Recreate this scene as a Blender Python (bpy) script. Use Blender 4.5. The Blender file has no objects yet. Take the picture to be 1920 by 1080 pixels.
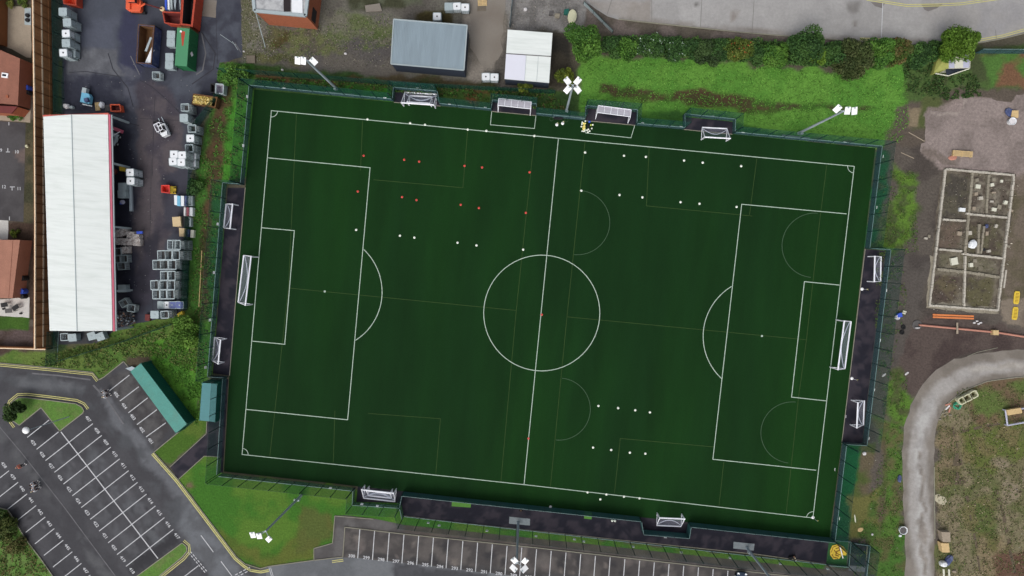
import bpy, bmesh, math, random
import numpy as np
from mathutils import Vector, Matrix, Euler
random.seed(7); RNG = np.random.default_rng(11)
S = bpy.context.scene
COL = S.collection
# ------------------------------------------------------------------ camera, sky, sun, exposure
F_PX = 1126.17                                   # focal length in pixels of the 1920 wide photograph
CAM = Vector((-3.042, 7.015, 94.86)); ROT = (-0.0342026, 0.0247923, 0.1000527)
cd = bpy.data.cameras.new('camera'); cam = bpy.data.objects.new('camera', cd); COL.objects.link(cam)
cd.sensor_width = 36; cd.lens = F_PX * 36 / 1920; cd.clip_start = 1; cd.clip_end = 3000
cam.location = CAM; cam.rotation_euler = ROT; S.camera = cam
SUN_EL, SUN_AZ = 52, 200
w = bpy.data.worlds.new('World'); S.world = w; w.use_nodes = True
nt = w.node_tree; bg = nt.nodes['Background']
sky = nt.nodes.new('ShaderNodeTexSky'); sky.sky_type = 'NISHITA'; sky.sun_disc = False
sky.sun_elevation = math.radians(SUN_EL); sky.sun_rotation = math.radians(SUN_AZ)
sky.air_density = 1.0; sky.dust_density = 6.0; sky.ozone_density = 1.0
hs = nt.nodes.new('ShaderNodeHueSaturation'); hs.inputs['Saturation'].default_value = 0.35   # cloud cover greys the sky
nt.links.new(sky.outputs[0], hs.inputs['Color']); nt.links.new(hs.outputs[0], bg.inputs[0])
bg.inputs[1].default_value = 0.135
ld = bpy.data.lights.new('sun', 'SUN'); ld.energy = 0.55; ld.angle = math.radians(50); ld.color = (1, .97, .93)
sun = bpy.data.objects.new('sun', ld); COL.objects.link(sun)
sun.rotation_euler = (math.radians(90 - SUN_EL), 0, math.radians(180 - SUN_AZ)); sun.location = (0, 0, 60)
S.view_settings.view_transform = 'Standard'; S.view_settings.look = 'None'
S.view_settings.gamma = 1; S.view_settings.exposure = 0.15
S.render.engine = 'CYCLES'; S.cycles.transparent_max_bounces = 24

# ------------------------------------------------------------------ helpers
MR = Euler(ROT, 'XYZ').to_matrix()
def P(u, v, z=0.0):
    """world point at height z that the photograph shows at pixel u, v"""
    d = MR @ Vector(((u - 960) / F_PX, -(v - 540) / F_PX, -1))
    t = (z - CAM.z) / d.z
    return CAM + d * t
def world_to_px(X, Y):
    M = np.array(MR.transposed()); q = M @ np.stack([X - CAM.x, Y - CAM.y, np.full_like(X, -CAM.z)])
    return 960 + F_PX * q[0] / -q[2], 540 - F_PX * q[1] / -q[2]
def lin(c):
    return tuple(((x / 255) / 12.92 if x / 255 <= .04045 else ((x / 255 + .055) / 1.055) ** 2.4) for x in c)
def ang(u0, v0, u1, v1):
    d = P(u1, v1) - P(u0, v0); return math.atan2(d.y, d.x)
IMG = ang(900, 540, 1000, 540)                   # world heading of the picture's rightward direction
def ordn(i):
    w_ = ['first', 'second', 'third', 'fourth', 'fifth', 'sixth', 'seventh', 'eighth', 'ninth', 'tenth', 'eleventh', 'twelfth',
          'thirteenth', 'fourteenth', 'fifteenth', 'sixteenth']
    return w_[i]

def mat(name, rgb, rough=.8, var=.12, scale=1.5, metal=0, alpha=None, fine=None, streak=None, bump=0, coat=0, second=None, second_amt=.5, second_scale=.3, spec=.4):
    """Principled surface whose base colour is mottled by noise; rgb as seen in sRGB"""
    m = bpy.data.materials.new(name); m.use_nodes = True
    n = m.node_tree.nodes; l = m.node_tree.links; b = n['Principled BSDF']
    b.inputs['Roughness'].default_value = rough; b.inputs['Metallic'].default_value = metal
    b.inputs['Specular IOR Level'].default_value = spec; b.inputs['Coat Weight'].default_value = coat
    c = lin(rgb)
    tc = n.new('ShaderNodeTexCoord'); mp = n.new('ShaderNodeMapping'); l.new(tc.outputs['Object'], mp.inputs[0])
    if streak: mp.inputs['Scale'].default_value = streak[:3]; mp.inputs['Rotation'].default_value = (0, 0, streak[3])
    no = n.new('ShaderNodeTexNoise'); no.inputs['Scale'].default_value = scale; no.inputs['Detail'].default_value = 6; no.inputs['Roughness'].default_value = .62
    l.new(mp.outputs[0], no.inputs['Vector'])
    mr = n.new('ShaderNodeMapRange'); mr.inputs['From Min'].default_value = .25; mr.inputs['From Max'].default_value = .75
    mr.inputs['To Min'].default_value = 1 - var; mr.inputs['To Max'].default_value = 1 + var; mr.clamp = False
    l.new(no.outputs[0], mr.inputs[0])
    col = n.new('ShaderNodeRGB'); col.outputs[0].default_value = (*c, 1); out = col.outputs[0]
    if second:
        n2 = n.new('ShaderNodeTexNoise'); n2.inputs['Scale'].default_value = second_scale; n2.inputs['Detail'].default_value = 5; n2.inputs['Roughness'].default_value = .6
        l.new(mp.outputs[0], n2.inputs['Vector'])
        r2 = n.new('ShaderNodeMapRange'); r2.inputs['From Min'].default_value = .46; r2.inputs['From Max'].default_value = .66
        r2.inputs['To Max'].default_value = second_amt; l.new(n2.outputs[0], r2.inputs[0])
        mx = n.new('ShaderNodeMix'); mx.data_type = 'RGBA'; l.new(r2.outputs[0], mx.inputs['Factor']); l.new(out, mx.inputs['A'])
        mx.inputs['B'].default_value = (*lin(second), 1); out = mx.outputs['Result']
    vm = n.new('ShaderNodeVectorMath'); vm.operation = 'SCALE'; l.new(out, vm.inputs[0]); l.new(mr.outputs[0], vm.inputs['Scale']); out = vm.outputs[0]
    if fine:
        nf = n.new('ShaderNodeTexNoise'); nf.inputs['Scale'].default_value = fine[0]; nf.inputs['Detail'].default_value = 2; l.new(tc.outputs['Object'], nf.inputs['Vector'])
        rf = n.new('ShaderNodeMapRange'); rf.inputs['From Min'].default_value = .3; rf.inputs['From Max'].default_value = .7
        rf.inputs['To Min'].default_value = 1 - fine[1]; rf.inputs['To Max'].default_value = 1 + fine[1]; l.new(nf.outputs[0], rf.inputs[0])
        v2 = n.new('ShaderNodeVectorMath'); v2.operation = 'SCALE'; l.new(out, v2.inputs[0]); l.new(rf.outputs[0], v2.inputs['Scale']); out = v2.outputs[0]
    l.new(out, b.inputs['Base Color'])
    if bump:
        bp = n.new('ShaderNodeBump'); bp.inputs['Strength'].default_value = bump; bp.inputs['Distance'].default_value = .1
        l.new(no.outputs[0], bp.inputs['Height']); l.new(bp.outputs[0], b.inputs['Normal'])
    if alpha is not None:
        b.inputs['Alpha'].default_value = alpha
    return m

class B:
    """collects shapes and links them as one mesh object"""
    def __init__(s): s.v = []; s.f = []; s.m = []
    def add(s, vs, fs, mi=0):
        o = len(s.v); s.v += [tuple(x) for x in vs]; s.f += [tuple(i + o for i in f) for f in fs]; s.m += [mi] * len(fs)
    def box(s, cx, cy, cz, sx, sy, sz, rot=0, mi=0, tilt=None):
        M = Matrix.Rotation(rot, 3, 'Z')
        if tilt: M = M @ Matrix.Rotation(tilt[0], 3, 'X') @ Matrix.Rotation(tilt[1], 3, 'Y')
        c = Vector((cx, cy, cz)); vs = []
        for z in (-1, 1):
            for x, y in ((-1, -1), (1, -1), (1, 1), (-1, 1)): vs.append(c + M @ Vector((x * sx / 2, y * sy / 2, z * sz / 2)))
        s.add(vs, [(3, 2, 1, 0), (4, 5, 6, 7), (0, 1, 5, 4), (1, 2, 6, 5), (2, 3, 7, 6), (3, 0, 4, 7)], mi)
    def bar(s, p, q, r, n=6, r2=None, mi=0):
        p = Vector(p); q = Vector(q); d = (q - p)
        if d.length < 1e-6: return
        d.normalize(); a = d.orthogonal().normalized(); b = d.cross(a); r2 = r if r2 is None else r2
        vs = [p + (a * math.cos(t) + b * math.sin(t)) * r for t in [2 * math.pi * i / n for i in range(n)]]
        vs += [q + (a * math.cos(t) + b * math.sin(t)) * r2 for t in [2 * math.pi * i / n for i in range(n)]]
        s.add(vs, [(i, (i + 1) % n, n + (i + 1) % n, n + i) for i in range(n)] + [tuple(range(n))[::-1], tuple(range(n, 2 * n))], mi)
    def prism(s, poly, z0, z1, mi=0, mtop=None):
        n = len(poly); A = sum(poly[i][0] * poly[(i + 1) % n][1] - poly[(i + 1) % n][0] * poly[i][1] for i in range(n))
        if A < 0: poly = poly[::-1]
        vs = [(p[0], p[1], z0) for p in poly] + [(p[0], p[1], z1) for p in poly]
        s.add(vs, [(i, (i + 1) % n, n + (i + 1) % n, n + i) for i in range(n)] + [tuple(range(n))[::-1]], mi)
        s.f.append(tuple(i + len(s.v) - n for i in range(n))); s.m.append(mi if mtop is None else mtop)
    def sheet(s, poly, z, mi=0):
        n = len(poly); A = sum(poly[i][0] * poly[(i + 1) % n][1] - poly[(i + 1) % n][0] * poly[i][1] for i in range(n))
        if A < 0: poly = poly[::-1]
        s.add([(p[0], p[1], z) for p in poly], [tuple(range(n))], mi)
    def lathe(s, prof, c=(0, 0, 0), n=12, mi=0):
        vs = []; fs = []
        for r, z in prof: vs += [(c[0] + r * math.cos(2 * math.pi * i / n), c[1] + r * math.sin(2 * math.pi * i / n), c[2] + z) for i in range(n)]
        for k in range(len(prof) - 1): fs += [(k * n + i, k * n + (i + 1) % n, (k + 1) * n + (i + 1) % n, (k + 1) * n + i) for i in range(n)]
        fs += [tuple(range(n))[::-1], tuple(range((len(prof) - 1) * n, len(prof) * n))]
        s.add(vs, fs, mi)
    def build(s, name, mats, parent=None, org=None, smooth=False, bevel=0):
        me = bpy.data.meshes.new(name)
        off = Vector(org) if org is not None else Vector((0, 0, 0))
        me.from_pydata([(a - off.x, b - off.y, c - off.z) for a, b, c in s.v], [], s.f)
        for m in (mats if isinstance(mats, (list, tuple)) else [mats]): me.materials.append(m)
        me.polygons.foreach_set('material_index', s.m)
        if smooth: me.polygons.foreach_set('use_smooth', [True] * len(s.f))
        me.update(); o = bpy.data.objects.new(name, me); COL.objects.link(o)
        if parent is not None: o.parent = parent
        elif org is not None: o.location = off
        if bevel:
            bv = o.modifiers.new('bevel', 'BEVEL'); bv.width = bevel; bv.segments = 2; bv.limit_method = 'ANGLE'
        return o
def tag(o, label=None, cat=None, group=None, kind=None):
    if label: o['label'] = label
    if cat: o['category'] = cat
    if group: o['group'] = group
    if kind: o['kind'] = kind
    return o
def thing(name, label, cat, loc=(0, 0, 0), rz=0, group=None):
    o = bpy.data.objects.new(name, None); o.empty_display_size = .3; COL.objects.link(o)
    o.location = loc; o.rotation_euler = (0, 0, rz); return tag(o, label, cat, group)
def dup(root, loc, rz, label=None, group=None, scale=None):
    r = root.copy(); COL.objects.link(r); r.location = loc; r.rotation_euler = (0, 0, rz)
    if scale: r.scale = scale
    if label: r['label'] = label
    if group: r['group'] = group
    for ch in list(root.children):
        c = ch.copy(); COL.objects.link(c); c.parent = r
        for g in ch.children:
            d = g.copy(); COL.objects.link(d); d.parent = c
    return r
class Proto:
    """a thing built once; the first placing moves it, later ones copy it"""
    def __init__(s, root): s.root = root; s.used = False
    def put(s, loc, rz, label, group=None, scale=None):
        if s.used: return dup(s.root, loc, rz, label, group, scale)
        s.used = True; r = s.root; r.location = loc; r.rotation_euler = (0, 0, rz); r['label'] = label
        if scale: r.scale = scale
        if group: r['group'] = group
        return r
def px(pts, z=0): return [P(u, v, z) for u, v in pts]
def struct(b, name, m): o = b.build(name, m); o['kind'] = 'structure'; return o
def rough_edge(pts, step=1.2, amp=.25):
    out = []
    for i in range(len(pts)):
        a, b = Vector(pts[i]), Vector(pts[(i + 1) % len(pts)]); n = max(1, int((b - a).length / step))
        for k in range(n):
            p = a.lerp(b, k / n)
            out.append(Vector((p.x + random.uniform(-amp, amp), p.y + random.uniform(-amp, amp), p.z)))
    return out
def sheet_px(name, pts, z, m, rough=0):
    b = B(); q = px(pts)
    if rough: q = rough_edge(q, 1.1, rough)
    b.sheet([(p.x, p.y) for p in q], z); return struct(b, name, m)
def line_on(b, p, q, w_, z, mi=0):
    p = Vector((p[0], p[1], 0)); q = Vector((q[0], q[1], 0)); d = (q - p).normalized(); n = Vector((-d.y, d.x, 0)) * w_ / 2
    p = p - d * w_ * .0; b.sheet([p - n, q - n, q + n, p + n], z, mi)
def pline(b, pts, w_, z, closed=False, mi=0):
    """mitred flat strip along world points"""
    pts = [Vector((p[0], p[1], 0)) for p in pts]; n = len(pts); L = []; Rr = []
    for i in range(n):
        a = pts[i - 1] if (i or closed) else None; c = pts[(i + 1) % n] if (i < n - 1 or closed) else None
        d1 = (pts[i] - a).normalized() if a is not None else (c - pts[i]).normalized()
        d2 = (c - pts[i]).normalized() if c is not None else d1
        t = (d1 + d2).normalized(); nn = Vector((-t.y, t.x, 0)); k = 1 / max(.4, abs(nn.dot(Vector((-d1.y, d1.x, 0)))))
        L.append(pts[i] + nn * w_ / 2 * k); Rr.append(pts[i] - nn * w_ / 2 * k)
    vs = [(p.x, p.y, z) for p in L] + [(p.x, p.y, z) for p in Rr]
    b.add(vs, [(n + i, n + (i + 1) % n, (i + 1) % n, i) for i in range(n if closed else n - 1)], mi)
def wall_strip(b, pts, w_, z0, z1, mi=0):
    pts = [Vector((p[0], p[1], 0)) for p in pts]
    for a, c in zip(pts[:-1], pts[1:]):
        d = (c - a); L = d.length; m_ = (a + c) / 2; b.box(m_.x, m_.y, (z0 + z1) / 2, L + w_ * .3, w_, z1 - z0, math.atan2(d.y, d.x), mi)

# ------------------------------------------------------------------ materials
M = {}
def mk(k, *a, **kw): M[k] = mat(k, *a, **kw); return M[k]
mk('turf', (16, 46, 18), .95, .24, .25, fine=(9, .18), streak=(1, .16, 1, -.0), second=(20, 57, 17), second_amt=.7, second_scale=.035, spec=.15)
mk('line_white', (168, 186, 172), .9, .14, 2.5)
mk('line_faint', (42, 66, 26), .95, .25, .6)
mk('line_grey', (58, 82, 60), .95, .15, .6)
mk('tarmac_dark', (37, 36, 48), .85, .16, .5, second=(58, 54, 62), second_amt=.7, second_scale=.33, fine=(14, .12))
mk('tarmac_yard', (64, 67, 78), .7, .2, .35, second=(46, 47, 62), second_amt=.95, second_scale=.12, fine=(12, .14))
mk('tarmac_brown', (72, 67, 70), .85, .16, .4, second=(58, 57, 64), second_amt=.8, second_scale=.2, fine=(12, .12))
mk('slab_grey', (98, 100, 106), .85, .16, .6, fine=(10, .1), second=(78, 80, 88), second_amt=.8)
mk('tarmac_park', (69, 69, 72), .85, .12, .45, streak=(.28, 1.6, 1, 0), second=(88, 90, 93), second_amt=.75, second_scale=.35, fine=(14, .12))
mk('tarmac_bay', (64, 63, 65), .85, .12, .5, second=(84, 80, 79), second_amt=.6, second_scale=.3, fine=(14, .12))
mk('tarmac_light', (98, 101, 105), .85, .1, .3, second=(72, 73, 77), second_amt=.9, second_scale=.12, fine=(14, .08))
mk('road_grey', (150, 149, 148), .8, .07, .2, second=(134, 132, 130), second_amt=.8, second_scale=.14, fine=(10, .05))
mk('track_grey', (132, 126, 118), .85, .12, .6, second=(152, 148, 144), second_amt=.8, second_scale=.2, fine=(8, .1))
mk('track_edge', (112, 104, 92), .9, .15, .6, fine=(8, .14))
mk('concrete', (126, 120, 112), .85, .14, .5, second=(104, 96, 88), second_amt=.7, second_scale=.25, fine=(9, .1))
mk('kerb', (132, 130, 116), .85, .15, 2)
mk('yellow_line', (186, 182, 118), .85, .15, 2)
mk('fence_low', (60, 92, 98), .6, .12, 1, alpha=.6)
mk('fence_mid', (44, 92, 92), .6, .12, 1, alpha=.75)
mk('fence_high', (30, 92, 84), .6, .12, 1, alpha=.2)
mk('fence_post', (12, 48, 46), .5, .1, 1)
mk('fence_rail', (120, 146, 146), .5, .1, 1)
mk('fence_tint', (30, 84, 70), .6, .12, 1, alpha=.34)
mk('white_metal', (240, 242, 250), .35, .05, 2)
mk('net', (190, 196, 214), .8, .1, 2, alpha=.16)
mk('net_rope', (206, 212, 226), .8, .1, 2, alpha=.7)
mk('paint_white', (186, 188, 192), .85, .2, 3)
mk('steel', (158, 170, 178), .5, .1, 2)
mk('lamp_white', (238, 240, 242), .4, .03, 2)
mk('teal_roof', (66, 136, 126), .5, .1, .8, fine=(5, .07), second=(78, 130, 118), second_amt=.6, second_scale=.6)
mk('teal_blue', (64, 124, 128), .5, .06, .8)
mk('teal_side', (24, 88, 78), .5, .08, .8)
mk('roof_white', (218, 224, 222), .5, .05, .8, second=(198, 206, 202), second_amt=.5, second_scale=.5, streak=(.35, 3.5, 1, -.1))
mk('roof_white_blue', (212, 214, 226), .5, .03, .5)
mk('pink_trim', (186, 92, 112), .6, .15, .8)
mk('red_trim', (190, 92, 80), .6, .12, 1)
mk('dark_wall', (44, 52, 66), .7, .1, 1)
mk('roof_slate', (134, 150, 160), .5, .08, .9, streak=(2.5, .3, 1, 0), second=(120, 134, 142), second_amt=.5)
mk('trim_light', (158, 170, 174), .5, .06, 1)
mk('brick', (152, 88, 62), .85, .2, 3, fine=(12, .15))
mk('roof_tile', (138, 92, 76), .85, .16, .6, fine=(7, .1))
mk('roof_tile2', (156, 110, 92), .85, .14, .6, fine=(7, .08))
mk('roof_brown', (118, 76, 44), .85, .14, .6)
mk('roof_felt', (176, 178, 180), .8, .2, .8, second=(120, 122, 126), second_amt=.9, second_scale=.6)
mk('timber_brown', (168, 118, 78), .85, .3, .8, streak=(.2, 2.5, .6, 0), fine=(6, .14))
mk('timber_rail', (232, 210, 180), .85, .15, 2)
mk('timber_pale', (196, 170, 124), .85, .15, 3)
mk('timber_orange', (206, 124, 72), .8, .12, 3)
mk('tank_white', (222, 226, 230), .5, .05, 2)
mk('tank_clear', (158, 172, 176), .5, .12, 2)
mk('tank_blue', (92, 104, 158), .5, .12, 2)
mk('cage', (168, 182, 186), .5, .12, 2, metal=.2)
mk('pallet', (86, 84, 84), .85, .2, 3)
mk('black', (26, 27, 30), .7, .15, 2)
mk('inside_dark', (40, 34, 36), .9, .2, 2)
mk('blue_skip', (58, 70, 112), .6, .25, 1.2, second=(120, 124, 140), second_amt=.5, second_scale=1.5)
mk('rust', (104, 74, 44), .9, .2, 1, second=(84, 52, 34), second_amt=.8, second_scale=.8)
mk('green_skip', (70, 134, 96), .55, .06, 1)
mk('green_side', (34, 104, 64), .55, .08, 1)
mk('red_skip', (168, 66, 46), .6, .2, 1.4)
mk('darkred_skip', (104, 44, 42), .7, .2, 1.4)
mk('orange', (214, 92, 58), .5, .15, 2)
mk('red', (206, 62, 52), .5, .1, 2)
mk('yellow', (214, 184, 60), .6, .12, 2)
mk('yellow_soft', (196, 176, 104), .9, .25, 4)
mk('blue', (58, 88, 196), .5, .1, 2)
mk('blue_light', (110, 176, 206), .5, .15, 2)
mk('beige', (200, 178, 140), .85, .1, 2)
mk('bag_white', (206, 204, 206), .8, .18, 4)
mk('bale', (190, 184, 180), .9, .5, 4, second=(120, 104, 96), second_amt=.8, second_scale=2.5)
mk('found', (176, 171, 160), .9, .2, 1.5, fine=(7, .12))
mk('found_old', (134, 128, 114), .9, .25, 1.2, fine=(7, .15))
mk('pink_pipe', (176, 124, 108), .8, .15, 1)
mk('cone_white', (232, 238, 226), .6, .03, 2)
mk('cone_red', (206, 74, 66), .6, .05, 2)
mk('ball_yellow', (236, 222, 128), .5, .05, 2)
mk('ball_lime', (206, 222, 96), .5, .05, 2)
mk('glass_dark', (30, 36, 46), .15, .05, 2)
mk('poly_panel', (188, 184, 196), .4, .08, 2, alpha=.8)
mk('skin', (196, 150, 128), .6, .05, 5)
mk('cloth_black', (24, 24, 28), .9, .1, 5)
mk('cloth_white', (244, 246, 250), .9, .06, 5)
mk('cloth_orange', (236, 118, 88), .8, .06, 5)
mk('cloth_navy', (34, 36, 50), .9, .1, 5)
mk('hair', (52, 42, 34), .8, .1, 5)
mk('hair_fair', (196, 184, 150), .8, .1, 5)
mk('car_paint', (58, 72, 92), .3, .04, 1, metal=.5, coat=.6)
mk('rubber', (22, 22, 24), .8, .1, 3)
mk('pave', (150, 138, 122), .9, .12, 1, fine=(6, .1))
mk('patio', (188, 186, 182), .85, .1, 1, fine=(5, .08))
mk('mat_green', (84, 132, 56), .95, .08, 2)
mk('bark', (74, 62, 48), .9, .2, 4)
mk('teal_hose', (54, 160, 126), .5, .1, 3)
mk('ring_concrete', (190, 190, 162), .85, .12, 3)
mk('lilac', (176, 178, 198), .5, .05, 2)
mk('cream', (204, 204, 188), .5, .05, 2)
mk('yellow_green', (160, 164, 90), .5, .1, 2)

def attr_mat(name, rough=.95, fine=(3.2, .22), bump=.4, trans=0):
    m = bpy.data.materials.new(name); m.use_nodes = True; n = m.node_tree.nodes; l = m.node_tree.links; b = n['Principled BSDF']
    a = n.new('ShaderNodeAttribute'); a.attribute_name = 'tint'
    b.inputs['Roughness'].default_value = rough; b.inputs['Specular IOR Level'].default_value = .2
    out = a.outputs['Color']
    if fine:
        geo = n.new('ShaderNodeNewGeometry')
        for sc, amt, de in ((fine[0], fine[1], 3), (fine[0] * 3.1, fine[1] * .8, 2)):
            no = n.new('ShaderNodeTexNoise'); no.inputs['Scale'].default_value = sc; no.inputs['Detail'].default_value = de
            l.new(geo.outputs['Position'], no.inputs['Vector'])
            # the alpha channel says how coarse the ground cover is here
            mu = n.new('ShaderNodeMath'); mu.operation = 'SUBTRACT'; mu.inputs[1].default_value = .5; l.new(no.outputs[0], mu.inputs[0])
            m2 = n.new('ShaderNodeMath'); m2.operation = 'MULTIPLY'; l.new(mu.outputs[0], m2.inputs[0]); l.new(a.outputs['Alpha'], m2.inputs[1])
            m3 = n.new('ShaderNodeMath'); m3.operation = 'MULTIPLY_ADD'; m3.inputs[1].default_value = amt * 5; m3.inputs[2].default_value = 1; l.new(m2.outputs[0], m3.inputs[0])
            m4 = n.new('ShaderNodeMath'); m4.operation = 'MAXIMUM'; m4.inputs[1].default_value = .25; l.new(m3.outputs[0], m4.inputs[0])
            v = n.new('ShaderNodeVectorMath'); v.operation = 'SCALE'; l.new(out, v.inputs[0]); l.new(m4.outputs[0], v.inputs['Scale']); out = v.outputs[0]
            if bump and sc == fine[0]:
                bp = n.new('ShaderNodeBump'); bp.inputs['Strength'].default_value = bump; bp.inputs['Distance'].default_value = .25
                l.new(no.outputs[0], bp.inputs['Height']); l.new(bp.outputs[0], b.inputs['Normal'])
    l.new(out, b.inputs['Base Color'])
    return m
M['ground'] = attr_mat('ground'); M['paving'] = attr_mat('paving', .85, (2.4, .2), 0); M['leaf'] = attr_mat('leaf', .7, None, 0)

# ------------------------------------------------------------------ numpy noise
class VN:
    def __init__(s, seed): s.g = np.random.default_rng(seed).random((256, 256))
    def __call__(s, x, y):
        xi = np.floor(x).astype(int); yi = np.floor(y).astype(int); fx = x - xi; fy = y - yi
        fx = fx * fx * (3 - 2 * fx); fy = fy * fy * (3 - 2 * fy); g = s.g
        a = g[xi & 255, yi & 255]; b = g[(xi + 1) & 255, yi & 255]; c = g[xi & 255, (yi + 1) & 255]; d = g[(xi + 1) & 255, (yi + 1) & 255]
        return (a * (1 - fx) + b * fx) * (1 - fy) + (c * (1 - fx) + d * fx) * fy
def fbm(n, x, y, o=4):
    t = 0; a = .5; s = 0
    for i in range(o): t = t + a * n(x * 2 ** i + 17 * i, y * 2 ** i + 31 * i); s += a; a *= .5
    return t / s
def sdist(U, V, poly):
    d = np.full(U.shape, 1e9); ins = np.zeros(U.shape, bool); n = len(poly)
    for i in range(n):
        x0, y0 = poly[i]; x1, y1 = poly[(i + 1) % n]; ex, ey = x1 - x0, y1 - y0; L = ex * ex + ey * ey + 1e-9
        t = np.clip(((U - x0) * ex + (V - y0) * ey) / L, 0, 1); d = np.minimum(d, np.hypot(U - x0 - t * ex, V - y0 - t * ey))
        if y0 != y1:
            c = ((y0 > V) != (y1 > V)) & (U < (x1 - x0) * (V - y0) / (y1 - y0) + x0); ins ^= c
    return np.where(ins, d, -d)
def rect(a, b, c, d): return [(a, b), (c, b), (c, d), (a, d)]

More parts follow.
